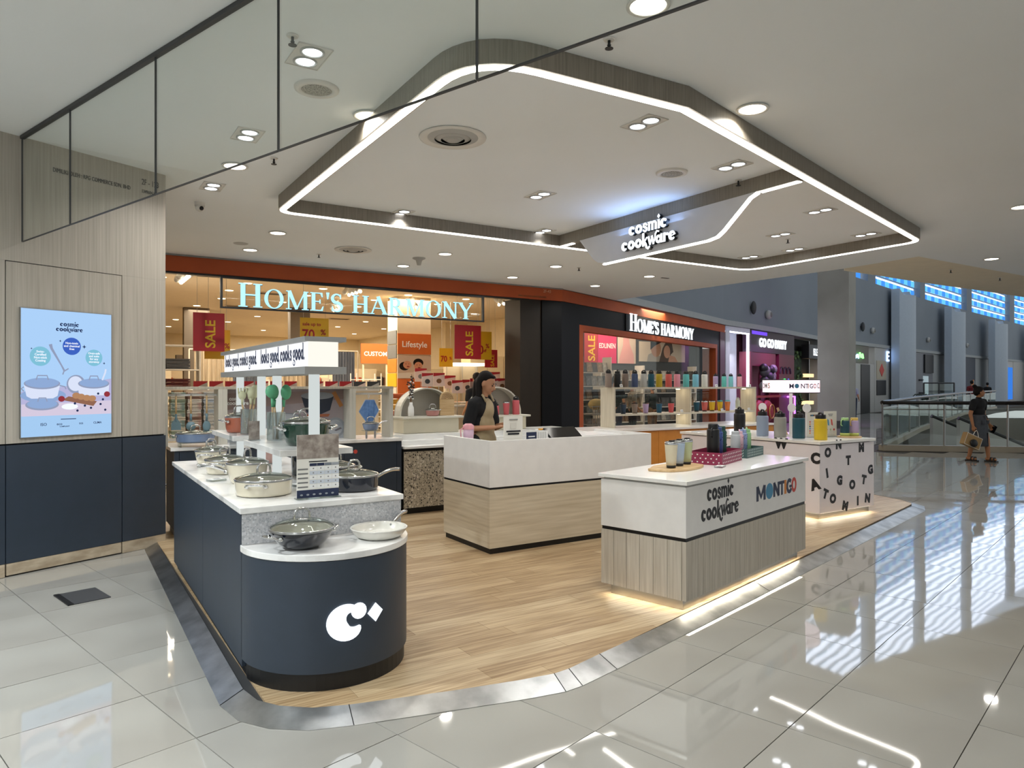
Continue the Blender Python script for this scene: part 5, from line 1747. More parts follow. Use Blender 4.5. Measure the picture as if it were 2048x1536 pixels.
# pot on the left
sf_([(-.335, .42), (-.065, .42), (-.085, .325), (-.12, .305), (-.28, .305), (-.315, .325)], 'scr_pot', 3)
sf_(ellpts(-.20, .425, .135, .045, 0, 360, 28)[:-1], 'scr_steel', 4)
sf_(ellpts(-.20, .432, .125, .040, 0, 360, 28)[:-1], 'scr_lid', 5)
ob('screen_shape', MB().stroke([(-.245, .455), (-.235, .49), (-.165, .49), (-.155, .455)], .010, ys - .0022, ys - .0018), 'scr_steel', SCR)
ob('screen_shape', MB().stroke([(-.335, .40), (-.352, .385), (-.335, .365)], .010, ys - .0022, ys - .0018), 'scr_steel', SCR)
ob('screen_shape', MB().stroke([(-.07, .41), (-.03, .40), (-.02, .38)], .010, ys - .0022, ys - .0018), 'scr_steel', SCR)
# pan on the right
sf_([(.075, .42), (.335, .42), (.33, .35), (.30, .325), (.11, .325), (.08, .35)], 'scr_pot', 3)
sf_(ellpts(.205, .425, .13, .042, 0, 360, 28)[:-1], 'scr_steel', 4)
sf_(ellpts(.205, .432, .12, .037, 0, 360, 28)[:-1], 'scr_lid', 5)
ob('screen_shape', MB().stroke([(.165, .455), (.175, .49), (.235, .49), (.245, .455)], .010, ys - .0022, ys - .0018), 'scr_steel', SCR)
ob('screen_shape', MB().stroke([(.275, .455), (.30, .52), (.305, .55)], .014, ys - .0022, ys - .0018), 'scr_pot', SCR)
# upright pan and its handle
sf_(ellpts(.06, .42, .075, .078, 0, 360, 28)[:-1], 'scr_steel', 2)
sf_(ellpts(.055, .425, .058, .062, 0, 360, 28)[:-1], 'scr_pot', 2.5)
ob('screen_shape', MB().stroke([(-.03, .525), (-.055, .575), (-.13, .71), (-.14, .745)], [.016, .012, .020, .026], ys - .0016, ys - .0012), 'scr_steel', SCR)
ob('screen_shape', MB().stroke([(-.03, .53), (.0, .55)], .01, ys - .0016, ys - .0012), 'scr_steel', SCR)
ob('screen_shape', MB().stroke([(-.035, .53), (-.045, .50)], .01, ys - .0016, ys - .0012), 'scr_steel', SCR)
# lid on the table, board, bread, fruit
sf_(ellpts(-.20, .255, .125, .045, 0, 360, 28)[:-1], 'scr_steel', 6)
sf_(ellpts(-.20, .262, .112, .038, 0, 360, 28)[:-1], 'scr_lid', 7)
ob('screen_shape', MB().stroke([(-.235, .28), (-.225, .31), (-.175, .31), (-.165, .28)], .009, ys - .0030, ys - .0026), 'scr_steel', SCR)
sf_([(-.05, .29), (.0, .32), (.23, .275), (.20, .235)], 'scr_brown', 6)
for k, (x, z) in enumerate(((.06, .325), (.10, .315), (.145, .305), (.19, .30))):
    sf_(ellpts(x, z, .032, .026, 0, 360, 14)[:-1], 'scr_bread', 7 + k)
for x, z in ((-.055, .30), (.315, .335)):
    sf_(ellpts(x, z, .026, .024, 0, 360, 14)[:-1], 'scr_red', 8)
sf_(ellpts(.01, .235, .065, .025, 0, 360, 20)[:-1], 'scr_white', 6)
for x, z in ((.07, .20), (.13, .24), (.26, .25), (.28, .29), (.18, .22), (.24, .34), (.05, .26), (.30, .20)):
    sf_(ellpts(x, z, .010, .010, 0, 360, 10)[:-1], 'scr_navy', 8)
# badges
for x, z, r, m_, lines in ((.025, .735, .072, 'scr_badge', ('Non-toxic', 'and chemical', 'free')), (-.215, .645, .078, 'scr_teal', ('Swiss-', 'Certified', 'Non-stick', 'Coating')), (.205, .645, .070, 'scr_teal', ('Oven-safe', 'and suits', 'for any', 'stovetop'))):
    sf_(ellpts(x, z, r, r, 0, 360, 32)[:-1], m_, 9, 'screen_badge')
    for i, s_ in enumerate(lines):
        text('screen_lettering', s_, .024, 'scr_white', SCR, (x, ys - .0036, z + .024 * (len(lines) / 2 - .75 - i)), bold=.0006, align='CENTER', extrude=.0002)
for x, z, s_ in ((-.065, .775, .011), (.125, .735, .018), (-.28, .705, .009), (.29, .60, .012)):
    sf_([(x, z + s_), (x + s_ * .25, z + s_ * .25), (x + s_, z), (x + s_ * .25, z - s_ * .25), (x, z - s_), (x - s_ * .25, z - s_ * .25), (x - s_, z), (x - s_ * .25, z + s_ * .25)], 'scr_navy', 9, 'screen_star')
fat_logo(SCR, .01, .898, .026, ys - .001, ys - .0005, 'scr_navy', name='screen_letter', sx=1.08)
for s_, x, sz in (('ISO', -.19, .032), ('eco', -.07, .030), ('COMPLIANT', -.03, .014), ('SGS', .10, .02), ('CLIMA', .235, .024)):
    text('screen_lettering', s_, sz, 'scr_navy', SCR, (x, ys - .0012, .085 if s_ != 'COMPLIANT' else .068), align='CENTER', extrude=.0002, bold=.0004)
ob('screen_rule', MB().box(-.06, .06, ys - .001, ys - .0005, .130, .136), 'scr_navy', SCR)

# ---------------------------------------------------------------- homeware shop: front, shell and lights
mat('store_cream', 'e3d3b4', rough=.8)
mat('store_ceiling', 'ddcdb4', rough=.85)
mat('store_floor', 'b9a98f', rough=.3)
mat('dark_brown', '241d16', rough=.5, spec=.3)
mat('shop_black', '040509', rough=.55, spec=.2)
WBK = thing('wall_back', 'shop front wall with orange fascia band', 'wall', KW(0, 7.97, 0), TH)
WBK['kind'] = 'structure'
ob('fascia_band', MB().box(-3.5, 7.9, 0, .20, 3.192, 3.425), 'orange_paint', WBK)
ob('ceiling_trim', MB().box(-3.5, 7.9, -.02, .2, 3.426, 3.449), 'trim_grey', WBK)
ob('black_head', MB().box(-3.5, 6.9, .02, .14, 3.165, 3.191), 'black', WBK)
ob('brown_column', MB().box(6.888, 7.10, .03, .6, 0, 3.19), 'dark_brown', WBK)
ob('brown_column', MB().box(7.115, 7.416, .06, .6, 0, 3.19), 'dark_brown', WBK)
ob('column_gap', MB().box(7.10, 7.115, .12, .6, 0, 3.19), 'black', WBK)
ob('black_pier', MB().prism([(7.416, .03), (7.90, .03), (8.6, .335), (8.6, .7), (7.416, .7)], 0, 3.19), 'shop_black', WBK)
text('unit_number', '2F-43', .085, mat('pale_print', 'd9a583', rough=.6), WBK, (7.42, -.003, 3.34))
text('owner_lettering', 'DIMILIKI OLEH: HOMES HARMONY (M) SDN BHD', .05, 'brown_wood', WBK, (6.82, -.003, 3.225), xs=.62)
# sign over the entrance
SN = kthing('shop_sign', 'large glowing blue white shop name letters in a black frame above the wide entrance', 'sign', 1.323, 7.96, 0)
FW = 4.712
for nm, b in (('frame_bar', MB().box(0, FW, -.02, .03, 2.675, 2.70)), ('frame_bar', MB().box(0, FW, -.02, .03, 3.14, 3.165)), ('frame_bar', MB().box(0, .035, -.02, .03, 2.70, 3.14)), ('frame_bar', MB().box(FW - .035, FW, -.02, .03, 2.70, 3.14))):
    ob(nm, b, 'black', SN)
ob('glass_back', MB().box(.035, FW - .035, .01, .018, 2.70, 3.14), 'shop_glass', SN)
serif_sign(SN, "HOME'S HARMONY", .257, 4.47, 2.712, .37, .30, -.05, -.03, 'sign_cyan', 'sign_side')

SH = thing('shop_shell', 'warm lit shop interior walls behind the kiosk', 'shop interior', KW(0, 0, 0), TH)
SH['kind'] = 'structure'
ob('shop_floor', MB().prism([(-3.5, 8.17), (7.9, 8.17), (16, 11.6), (16, 27), (-3.5, 27)], -.011, .001), 'store_floor', SH)
ob('shop_ceiling', MB().prism([(-3.5, 8.17), (7.8, 8.17), (16, 11.7), (16, 27), (-3.5, 27)], 3.46, 3.56), 'store_ceiling', SH)
ob('shop_wall', MB().box(-3.5, 16, 26.5, 26.7, 0, 3.46), 'store_cream', SH)
ob('shop_wall', MB().box(-3.6, -3.4, 8.1, 27, 0, 3.46), 'store_cream', SH)
ob('partition', MB().box(10.4, 10.6, 12.2, 26.5, 0, 3.46), 'store_cream', SH)
mat('charcoal_wall', '34383c', rough=.7)
ob('display_wall', MB().box(10.6, 15.9, 11.55, 11.7, 0, 3.46), 'charcoal_wall', SH)
for k, (u, v, w_) in enumerate(((2.0, 11.0, 3.0), (6.0, 11.5, 3.0), (4.0, 15.5, 4.0), (12.2, 10.3, 1.6), (5.0, 20.0, 4.0), (7.0, 24.0, 4.0))):  # area lights without fixtures, added to light the shop interior
    d = bpy.data.lights.new('shop_fill', 'AREA')
    d.energy = W_STORE * (.55 if k == 3 else 1)
    d.color = (1, .87, .68)
    d.shape = 'RECTANGLE'
    d.size, d.size_y = w_, 1.4
    o = bpy.data.objects.new('shop_fill', d)
    COL.objects.link(o)
    o.parent = SH
    o.location = (u, v, 3.40)
emat('shop_lens', 'ffedc8', 5)
sl = MB().lathe([(0, -.006), (.075, -.006), (.085, 0)], 18).mesh('shop_downlight')
sl.materials.append(MATS['shop_lens'])
pts = [(u, v) for v in (8.9, 9.7, 10.7, 12.0, 13.6, 15.5, 17.6, 20.0, 23.0) for u in (.8, 2.3, 3.9, 5.6, 7.2, 9.0)] + [(11.2, 10.6), (12.0, 10.9), (13.0, 11.0), (11.6, 9.9)]
for u, v in pts:
    tag(ob('shop_downlight', sl, None, None, KW(u + random.uniform(-.2, .2), v, 3.459), (0, 0, TH)), 'warm round downlight in the homeware shop ceiling', 'ceiling light', 'shop downlights')
# track spotlights
for i, (u, v, n) in enumerate(((.95, 9.0, 5), (3.9, 9.3, 4), (7.2, 9.2, 4), (5.9, 11.2, 3), (4.6, 12.5, 3))):
    t = kthing('track_light', 'white spotlight track, %s in the homeware shop' % ['first by the red banner', 'second above the island box', 'third at the right of the entrance', 'fourth over the lifestyle pillar', 'fifth far inside'][i], 'track light', u, v, 3.45)
    ob('track_bar', MB().box(-.02, .02, -.4, .5, -.05, -.02), 'white_paint', t)
    for k in range(n):
        y = -.35 + k * .2
        h_ = ob('spot_head', MB().cap((0, y, -.12), .045, (random.uniform(-.08, .08), y - .1, -.2), .05), 'white_paint', t, smooth=True)
        e = Vector((0, y - .11, -.215))
        ob('spot_lens', MB().ell((e.x, e.y - .03, e.z - .03), (.034, .03, .034), 10, 6), 'shop_lens', h_)

# ---------------------------------------------------------------- banners and signs in the shop
def banner(label, u, v, z0, z1, w, m_, parts, cat='banner'):
    t = kthing('sale_banner', label, cat, u, v, z0)
    h = z1 - z0
    ob('sheet', MB().box(0, w, 0, .006, 0, h), m_, t)
    for s_, x, z, sz, col, r, xs_ in parts:
        text('banner_lettering', s_, sz, col, t, (x, -.003, z), (0, r, 0), bold=sz * .018, xs=xs_, align='LEFT')
    for x in (.06, w - .06):
        ob('hanging_wire', MB().tube([(x, .003, h), (x, .003, 3.45 - z0)], .003, 4), 'light_grey', t)
    return t


up = -PI / 2
banner('red hanging banner with yellow upright sale lettering at the left of the entrance', 1.03, 8.6, 2.03, 2.65, .475, 'sale_red', [('SALE', .33, .05, .215, 'sale_yellow', up, 1.0)])
banner('yellow banner edge sticking out behind the left red banner', 1.24, 8.85, 1.915, 2.40, .40, 'sale_yellow', [('%', .31, .18, .12, 'sale_red', 0, 1)])
banner('yellow hanging banner with red percentage above the island light box', 2.85, 9.0, 2.05, 2.69, .52, 'sale_yellow', [('sale up to', .04, .50, .085, 'sale_red', 0, 1), ('70', .03, .25, .26, 'sale_red', 0, .9), ('%', .37, .34, .14, 'sale_red', 0, 1), ('off', .38, .25, .09, 'sale_red', 0, 1)])
banner('red hanging banner with yellow upright sale lettering at the right of the entrance', 5.96, 9.0, 2.01, 2.70, .615, 'sale_red', [('SALE', .42, .06, .24, 'sale_yellow', up, 1.0)])
banner('yellow banner half hidden behind the right red banner', 6.66, 9.4, 2.02, 2.62, .41, 'sale_yellow', [('%', .26, .25, .13, 'sale_red', 0, 1), ('off', .18, .16, .09, 'sale_red', 0, 1), ('0', .09, .12, .26, 'sale_red', 0, .9)])
banner('small red banner with yellow lettering above the saleswoman', 7.25, 10.0, 1.87, 2.27, .33, 'sale_red', [('SALE', .24, .02, .13, 'sale_yellow', up, 1.0)])
banner('yellow hanging banner with red 70 beside the lifestyle pillar', 6.62, 11.0, 1.90, 2.33, .35, 'sale_yellow', [('70', .03, .12, .19, 'sale_red', 0, .9), ('%', .26, .17, .09, 'sale_red', 0, 1)])
banner('yellow hanging banner with red 70 next to the dark column', 7.85, 10.0, 1.975, 2.55, .37, 'sale_yellow', [('sale up to', .03, .44, .07, 'sale_red', 0, 1), ('70', .03, .17, .27, 'sale_red', 0, .9), ('%', .3, .2, .1, 'sale_red', 0, 1)])
mat('sign_orange', 'd06a2a', rough=.5)
t = kthing('department_sign', 'orange sign reading custom on the far shop wall', 'sign', 5.48, 13.0, 2.01)
ob('panel', MB().box(0, .76, 0, .03, 0, .49), 'sign_orange', t)
text('sign_lettering', 'CUSTOM', .15, 'print_white', t, (.38, -.002, .19), bold=.003, align='CENTER')
ob('support_post', MB().box(.05, .09, .03, .07, -2.01, .45).box(.67, .71, .03, .07, -2.01, .45), 'store_cream', t)
t = kthing('lifestyle_pillar', 'square pillar with orange lifestyle header and family photograph', 'pillar', 5.58, 11.0, 0)
ob('core', MB().box(0, .82, 0, .55, 0, 3.455), 'store_cream', t)
ob('orange_header', MB().box(0, .82, -.02, 0, 2.17, 2.63), 'sign_orange', t)
text('sign_lettering', 'Lifestyle', .19, 'print_white', t, (.41, -.022, 2.33), align='CENTER', bold=.002)
ob('orange_base', MB().box(0, .82, -.02, 0, 1.0, 1.62), 'sign_orange', t)
ph = ob('family_photo', MB().box(0, .82, -.02, 0, 1.63, 2.14), mat('photo_bed', 'c7b3a0', rough=.6), t)
flat([(0, 1.63), (.82, 1.63), (.82, 1.80), (0, 1.74)], mat('photo_sheet', 'd8d0c4', rough=.6), ph, -.0205)
for x, z, r1, dx, dz in ((.23, 1.93, .12, -.07, -.03), (.50, 1.91, .12, .0, .07)):
    flat(ellpts(x + dx, z + dz, r1 * 1.05, r1 * .8, 0, 360, 18)[:-1], 'hair', ph, -.021)
    flat(ellpts(x, z, r1 * .85, r1 * .75, 0, 360, 18)[:-1], mat('photo_skin', 'c98f70', rough=.6), ph, -.0218)
    flat(ellpts(x + .02, z - .04, r1 * .3, r1 * .14, 0, 360, 12)[:-1], mat('photo_mouth', '8a3a34', rough=.6), ph, -.0226)
    for e_ in (-.035, .035):
        flat(ellpts(x + e_, z + .02, .013, .007, 0, 360, 8)[:-1], 'hair', ph, -.0226)
flat([(.30, 1.64), (.75, 1.64), (.66, 1.80), (.40, 1.80)], 'photo_sheet', ph, -.0216)
for k, c_ in enumerate(('mid_grey', 'mid_grey', 'orange_cab', 'sale_yellow', 'photo_sheet')):
    ob('side_photo', MB().box(-.02, 0, .02, .53, 2.40 - k * .32, 2.70 - k * .32), c_, t)
mat('canopy_white', 'f1e6cf', rough=.5)
t = kthing('display_bay', 'cream wardrobe bay with lit canopy behind the saleswoman', 'display stand', 7.0, 11.2, 0)
ob('canopy', MB().box(0, .86, -.25, .3, 1.93, 2.0), emat('canopy_glow', 'fff0d4', 1.6), t)
ob('back_board', MB().box(0, .86, .3, .33, 0, 1.93), 'store_cream', t)
for x in (0, .43, .84):
    ob('upright', MB().box(x, x + .03, .2, .3, 0, 1.93), 'pale_wood', t)
t = kthing('wardrobe', 'tall cream cabinet at the right inside the shop', 'cabinet', 8.0, 12.0, 0)
for k in range(3):
    f_ = ob('door', MB().box(k * .5, k * .5 + .48, 0, .02, .05, 2.2), mat('cab_cream', 'd9c49a', rough=.5), t)
    ob('handle', MB().box(k * .5 + .42, k * .5 + .44, -.02, 0, 1.0, 1.2), 'brushed', f_)
ob('carcass', MB().box(0, 1.5, .02, .5, 0, 2.22), 'cab_cream', t)

# ---------------------------------------------------------------- goods in the shop
tow_cols = [('aqua stripe', '6f8f86'), ('sage', '8e9a84'), ('ecru', 'd6cab2'), ('rose check', 'b88f84'), ('brown check', '8c6a58'), ('pearl', 'd9d1c4'), ('grey blue', '8796a6'), ('ice', 'b7c0c8'), ('terracotta', 'bb5a34'), ('mustard', 'd09a3a'), ('plum', '5a2b30'), ('slate', '55585e')]
for n_, h_ in tow_cols:
    mat('towel ' + n_, h_, rough=.9, col2='cfc8b8' if n_ in ('aqua stripe', 'rose check', 'grey blue') else None, nscale=16, bump=.3)


def folded(w, d_, h):
    b = MB()
    prof = [(-w / 2, .0), (w / 2 - .01, 0), (w / 2, h * .25), (w / 2, h * .75), (w / 2 - .01, h), (-w / 2, h), (-w / 2, h * .56), (w / 2 - .03, h * .52), (w / 2 - .03, h * .48), (-w / 2, h * .44)]
    b.slab(prof, -d_ / 2, d_ / 2)
    return b


fold_m = {}


def towel(label, u, v, z, col, w=.27, d_=.30, h=.05, group='folded towels in the shop', rz=0.0):
    k = (col, w, d_, h)
    if k not in fold_m:
        fold_m[k] = folded(w, d_, h).mesh('folded_towel')
        fold_m[k].materials.append(MATS['towel ' + col])
    o = ob('folded_towel', fold_m[k], None, None, KW(u, v, z), (0, 0, TH + rz + PI / 2))
    tag(o, label, 'towel', group)


t = kthing('towel_table', 'low white display table carrying towel stacks at the left of the shop', 'table', .55, 8.75, 0)
ob('table_top', MB().box(0, 1.05, -.2, .4, .60, .64), 'white_paint', t)
for x in (.03, .98):
    for y in (-.17, .33):
        ob('leg', MB().box(x, x + .04, y, y + .04, 0, .60), 'white_paint', t)
for x, cs, w_ in ((.86, ('aqua stripe', 'sage', 'ecru'), 'green and white'), (1.10, ('rose check', 'pearl', 'brown check'), 'rose and brown'), (1.34, ('grey blue', 'ice', 'pearl'), 'grey blue')):
    for k in range(13):
        towel('folded %s towel, %s from the bottom of its stack' % (w_, ordn[k]), x - .04, 8.80, .641 + k * .056, cs[k % 3] if k % 4 else cs[0], .30, .205, .054, w_ + ' towel stack', random.uniform(-.04, .04))
t = kthing('linen_rack', 'white open rack with folded throws at the far left of the shop', 'rack', .70, 10.6, 0)
for z in (.4, .9, 1.38, 1.75, 2.2):
    ob('shelf_board', MB().box(0, .75, 0, .4, z, z + .025), 'white_paint', t)
for x in (0, .73):
    ob('upright', MB().box(x, x + .03, 0, .4, 0, 2.4), 'white_paint', t)
for z, c1 in ((1.405, 'plum'), (1.775, 'slate'), (.925, 'ecru')):
    for k in range(3):
        towel('folded dark throw on the far left shop rack', 1.08, 10.8, z + k * .065, c1, .36, .40, .062, 'throws on the far left rack')
mat('curtain_a', 'c8b79c', rough=.9, col2='8f7f69', nscale=9, stretch=(6, 6, .1))
mat('curtain_b', '6f7480', rough=.9, col2='4d525d', nscale=9, stretch=(6, 6, .1))
for u, v, w, z0, z1, m_, lab in ((1.58, 12.2, .75, .9, 2.2, 'curtain_a', 'beige striped curtains hanging on a rail behind the red banner'), (4.9, 13.4, .55, .6, 2.3, 'curtain_b', 'blue grey curtain left of the custom sign'), (3.3, 13.0, .8, .9, 2.25, 'curtain_a', 'beige curtain samples behind the island light box'), (2.5, 13.2, .6, .9, 2.25, 'curtain_b', 'grey curtain samples behind the island light box')):
    t = kthing('curtain', lab, 'curtain', u, v, 0)
    n = 36
    A_ = [(w * i / n, .035 * math.sin(i * 1.35)) for i in range(n + 1)]
    B_ = [(x, y + .012) for x, y in A_]
    ob('drape', MB().prism(A_ + B_[::-1], z0, z1), m_, t)
    ob('rail', MB().tube([(-.1, 0, z1 + .02), (w + .1, 0, z1 + .02)], .015, 8), 'pale_wood', t)
    ob('stand_post', MB().tube([(-.1, 0, 0), (-.1, 0, z1 + .02)], .015, 8).tube([(w + .1, 0, 0), (w + .1, 0, z1 + .02)], .015, 8), 'pale_wood', t)
# bargain tables with price cards
mat('card_pink', 'e5cfc4', rough=.7)
for i, (u, v, w, n) in enumerate(((1.15, 9.5, 1.8, 7), (3.2, 9.6, 1.4, 5), (5.5, 10.0, 2.6, 0))):
    t = kthing('bargain_table', 'white bargain table %s in the shop' % ['left', 'centre', 'right'][i], 'table', u, v, 0)
    ob('table_top', MB().box(0, w, 0, .7, 1.0 if i == 2 else 1.36, 1.04 if i == 2 else 1.40), 'white_paint', t)
    ob('front_board', MB().box(.02, w - .02, .02, .04, 0, 1.0 if i == 2 else 1.36), 'store_cream', t)
    ob('leg', MB().box(.02, .06, .6, .66, 0, 1.0).box(w - .06, w - .02, .6, .66, 0, 1.0), 'white_paint', t)
    for k in range(n):
        x = u + (k + .5) * w / n
        c = kthing('price_board', 'slim price board with red corner on the %s bargain table' % ['left', 'centre', 'right'][i], 'price tag', x, v - .0, 1.40, 0, 'price boards on the %s table' % ['left', 'centre', 'right'][i])
        ob('card', MB().box(-w / n * .44, w / n * .44, 0, .008, .0, .15), random.choice(['card_pink', 'light_grey', 'card_pink']), c)
        ob('red_corner', MB().slab([(-w / n * .44, .02), (w / n * .44, .13), (w / n * .44, .15), (-w / n * .44, .15)], -.002, 0), random.choice(['sale_red', 'sale_red', 'dark_grey']), c)
for i in range(15):
    if i % 5 == 4:
        continue
    u, v = 5.5 + (i * .37) % 2.9, 9.30 + (i % 3) * .22 + (1.2 if i % 5 == 4 else 0)
    z = 1.30 + random.random() * .30
    c = kthing('price_stand', 'white price card on a thin stand with a red printed top', 'price tag', u, v, 0, random.uniform(-.15, .15), 'price stands around the bargain tables')
    w, h = .13, .24
    ob('card', MB().box(-w, w, 0, .008, z, z + h * 1.15), 'card_pink', c)
    ob('red_corner', MB().slab([(-w, z + h * .85), (w, z + h), (w, z + h * 1.15), (-w, z + h * 1.15)], -.002, 0), 'sale_red', c)
    ob('printed_picture', MB().slab(ellpts(0, z + h * .45, .06, .05, 0, 360, 10)[:-1], -.002, 0), random.choice(['dark_grey', 'mid_grey', 'brown_wood']), c)
    ob('rod', MB().tube([(0, .012, 0), (0, .012, z + .1)], .006, 6), 'chrome', c)
for k in range(7):
    o = ob('rolled_blanket', MB().cap((0, -.16, .055), .05, (0, .16, .055), .05), 'towel mustard' if k % 3 else 'towel terracotta', None, KW(4.98 + (k % 2) * .16, 9.5, .86 + (k // 2) * .115), (0, 0, TH + PI / 2), smooth=True)
    tag(o, 'rolled mustard or terracotta blanket in the pile left of the arched stand', 'blanket', 'rolled blankets')
t = kthing('blanket_table', 'small pale wooden table under the rolled blankets', 'table', 4.75, 9.3, 0)
ob('table_top', MB().box(0, .65, 0, .45, .82, .86), 'pale_wood', t)
for x in (.02, .59):
    for y in (.02, .39):
        ob('leg', MB().box(x, x + .04, y, y + .04, 0, .82), 'pale_wood', t)
for k in range(18):
    u = 5.5 + (k % 9) * .27
    towel('folded towel spread over the right bargain table', u, 10.25 + (k // 9) * .28, 1.041, random.choice(['ice', 'grey blue', 'ecru', 'terracotta', 'pearl']), .22, .24, .06, 'towels on the right table', random.uniform(-.2, .2))
for k in range(10):
    towel('folded terracotta and ecru linen seen through the right shelf bay', 2.62 + (k % 2) * .3, 8.9, .35 + (k // 2) * .12, random.choice(['terracotta', 'ecru', 'pearl', 'brown check']), .28, .30, .11, 'linen behind the right bay')
t = kthing('linen_crate', 'orange fabric backed crate rack behind the right shelf bay', 'rack', 2.40, 9.1, 0)
ob('back_cloth', MB().box(0, .75, .2, .22, .3, 1.36), 'sign_orange', t)
ob('shelf_board', MB().box(0, .75, -.35, .2, .30, .34), 'pale_wood', t)
for x in (0, .73):
    ob('upright', MB().box(x, x + .03, -.35, .22, 0, 1.36), 'pale_wood', t)
# deep part of the shop: partitions, ceiling grilles and stocked gondolas
mat('shop_taupe', '6b6053', rough=.7)
for u0, u1, v_, h_, m_ in ((-1.0, 1.2, 18.5, 2.5, 'store_cream'), (1.9, 2.5, 16.0, 3.46, 'shop_taupe'), (4.2, 4.7, 14.6, 3.46, 'shop_taupe'), (5.6, 9.5, 21.0, 2.6, 'store_cream'), (2.6, 5.2, 23.0, 2.5, 'shop_taupe'), (9.6, 10.4, 16.5, 3.46, 'store_cream')):
    ob('partition', MB().box(u0, u1, v_, v_ + .25, 0, h_), m_, SH)
for u, v in ((1.6, 10.0), (3.1, 12.0), (3.0, 15.0), (6.6, 13.0), (6.3, 17.0), (8.2, 10.5)):
    g = kthing('ceiling_grille', 'dark slatted air grille in the homeware shop ceiling', 'air vent', u, v, 3.459, 0, 'shop ceiling grilles')
    ob('frame', MB().box(-.32, .32, -.14, .14, -.012, 0), 'store_ceiling', g)
    for k in range(5):
        ob('slat', MB().box(-.28, .28, -.11 + k * .05, -.085 + k * .05, -.02, -.012), 'shop_taupe', g)
gm = [MB().box(-.10, .10, -.12, .12, 0, h_).mesh('boxed_goods') for h_ in (.18, .24, .30, .22, .27)]
for m_, c_ in zip(gm, ('pearl', 'terracotta', 'slate', 'ecru', 'brown check')):
    m_.materials.append(MATS['towel ' + c_])
for i, (u, v, w) in enumerate(((-.2, 14.0, 1.6), (3.0, 17.5, 1.8), (5.2, 16.0, 2.0), (7.6, 15.0, 1.8), (6.6, 19.0, 2.4), (1.6, 19.5, 2.0))):
    nm = ['first', 'second', 'third', 'fourth', 'fifth', 'sixth'][i]
    g = kthing('gondola_shelf', 'cream gondola shelf stocked with boxed goods deep in the shop, %s' % nm, 'shelf', u, v, 0)
    ob('back_board', MB().box(0, w, .32, .36, 0, 1.95), 'store_cream', g)
    for z in (.1, .55, 1.0, 1.45):
        ob('shelf_board', MB().box(0, w, 0, .32, z - .03, z), 'white_paint', g)
    for z in (.55, 1.0, 1.45):
        for k in range(int(w / .24)):
            o = ob('boxed_goods', gm[(k * 7 + int(z * 10) + i) % 5], None, None, KW(u + .13 + k * .24, v + .16, z + .001), (0, 0, TH))
            tag(o, 'boxed homeware on the %s gondola shelf deep in the shop' % nm, 'box', 'boxed goods on the %s gondola' % nm)
t = kthing('shop_chair_rack', 'white wire basket rack in front of the custom sign', 'rack', 5.0, 12.0, 0)
for z in (.5, .9, 1.3, 1.6):
    ob('wire_shelf', MB().tube([(0, 0, z), (.6, 0, z), (.6, .4, z), (0, .4, z)], .012, 6, True), 'white_paint', t)
for x, y in ((0, 0), (.6, 0), (.6, .4), (0, .4)):
    ob('upright', MB().tube([(x, y, 0), (x, y, 1.75)], .012, 6), 'white_paint', t)

# ---------------------------------------------------------------- second window of the shop
A2 = math.radians(56.0)
W2D = (math.cos(A2), math.sin(A2))
C0 = (1.01, 14.54)
WR = thing('wall_right', 'side shop front with black fascia and orange framed window', 'wall', (C0[0], C0[1], 0), A2)
WR['kind'] = 'structure'
ob('orange_band', MB().box(0, 10.8, 0, .25, 3.20, 3.44), 'orange_paint', WR)
ob('black_fascia', MB().box(0, 10.3, .02, .25, 2.77, 3.199), 'shop_black', WR)
ob('black_pier', MB().box(.0, .75, .02, .25, 0, 2.77), 'shop_black', WR)
ob('black_pier', MB().box(10.0, 10.3, .02, .25, 0, 2.77), 'shop_black', WR)
ob('end_pier', MB().box(10.3, 10.8, .0, .30, 0, 3.199), mat('plum_wall', '5a3340', rough=.5), WR)
ob('window_frame', MB().box(.75, 10.0, .0, .2, 2.64, 2.769), 'orange_paint', WR)
ob('window_frame', MB().box(.75, .95, .0, .2, .10, 2.64), 'orange_paint', WR)
ob('window_frame', MB().box(9.85, 10.0, .0, .9, .10, 2.64), 'orange_paint', WR)
ob('window_sill', MB().box(.75, 10.0, .0, .2, .0, .10), 'orange_paint', WR)
for k in range(6):
    ob('window_pane', MB().box(.955 + k * 1.48, .955 + (k + 1) * 1.48 - .012, .10, .112, .10, 2.64), 'shop_glass', WR)
SN2 = thing('shop_sign', 'glowing white shop name letters on the black fascia of the side window', 'sign', (C0[0], C0[1], 0), A2)
serif_sign(SN2, "HOME'S HARMONY", 3.28, 7.75, 2.80, .42, .32, -.04, -.01, 'sign_white')
ob('sign_backing', MB().box(3.1, 7.9, -.005, .019, 2.785, 3.19), 'shop_black', SN2)
banner('red banner with upright yellow sale lettering inside the side window', 11.14, 11.35, 2.06, 3.03, .46, 'sale_red', [('SALE', .36, .06, .33, 'sale_yellow', up, 1.0)], 'banner')
mat('magenta', 'c8265f', rough=.5)
t = kthing('wall_poster', 'magenta poster with white lettering inside the side window', 'poster', 11.75, 11.53, 2.08)
ob('sheet', MB().box(0, .67, -.01, 0, 0, .91), 'magenta', t)
text('poster_lettering', 'EDLINEN', .19, 'print_white', t, (.335, -.012, .42), bold=.003, align='CENTER', xs=.78)
t = kthing('wall_poster', 'photo poster of a pink dress inside the side window', 'poster', 12.46, 11.53, 2.08)
ob('sheet', MB().box(0, .68, -.01, 0, 0, .88), mat('poster_beige', 'cdbcae', rough=.6), t)
sh_ = ob('printed_dress', MB().slab([(.05, 0), (.62, 0), (.60, .25), (.45, .55), (.40, .86), (.22, .86), (.20, .5), (.08, .2)], -.012, -.0105), mat('dress_pink', 'd79f9d', rough=.6), t)
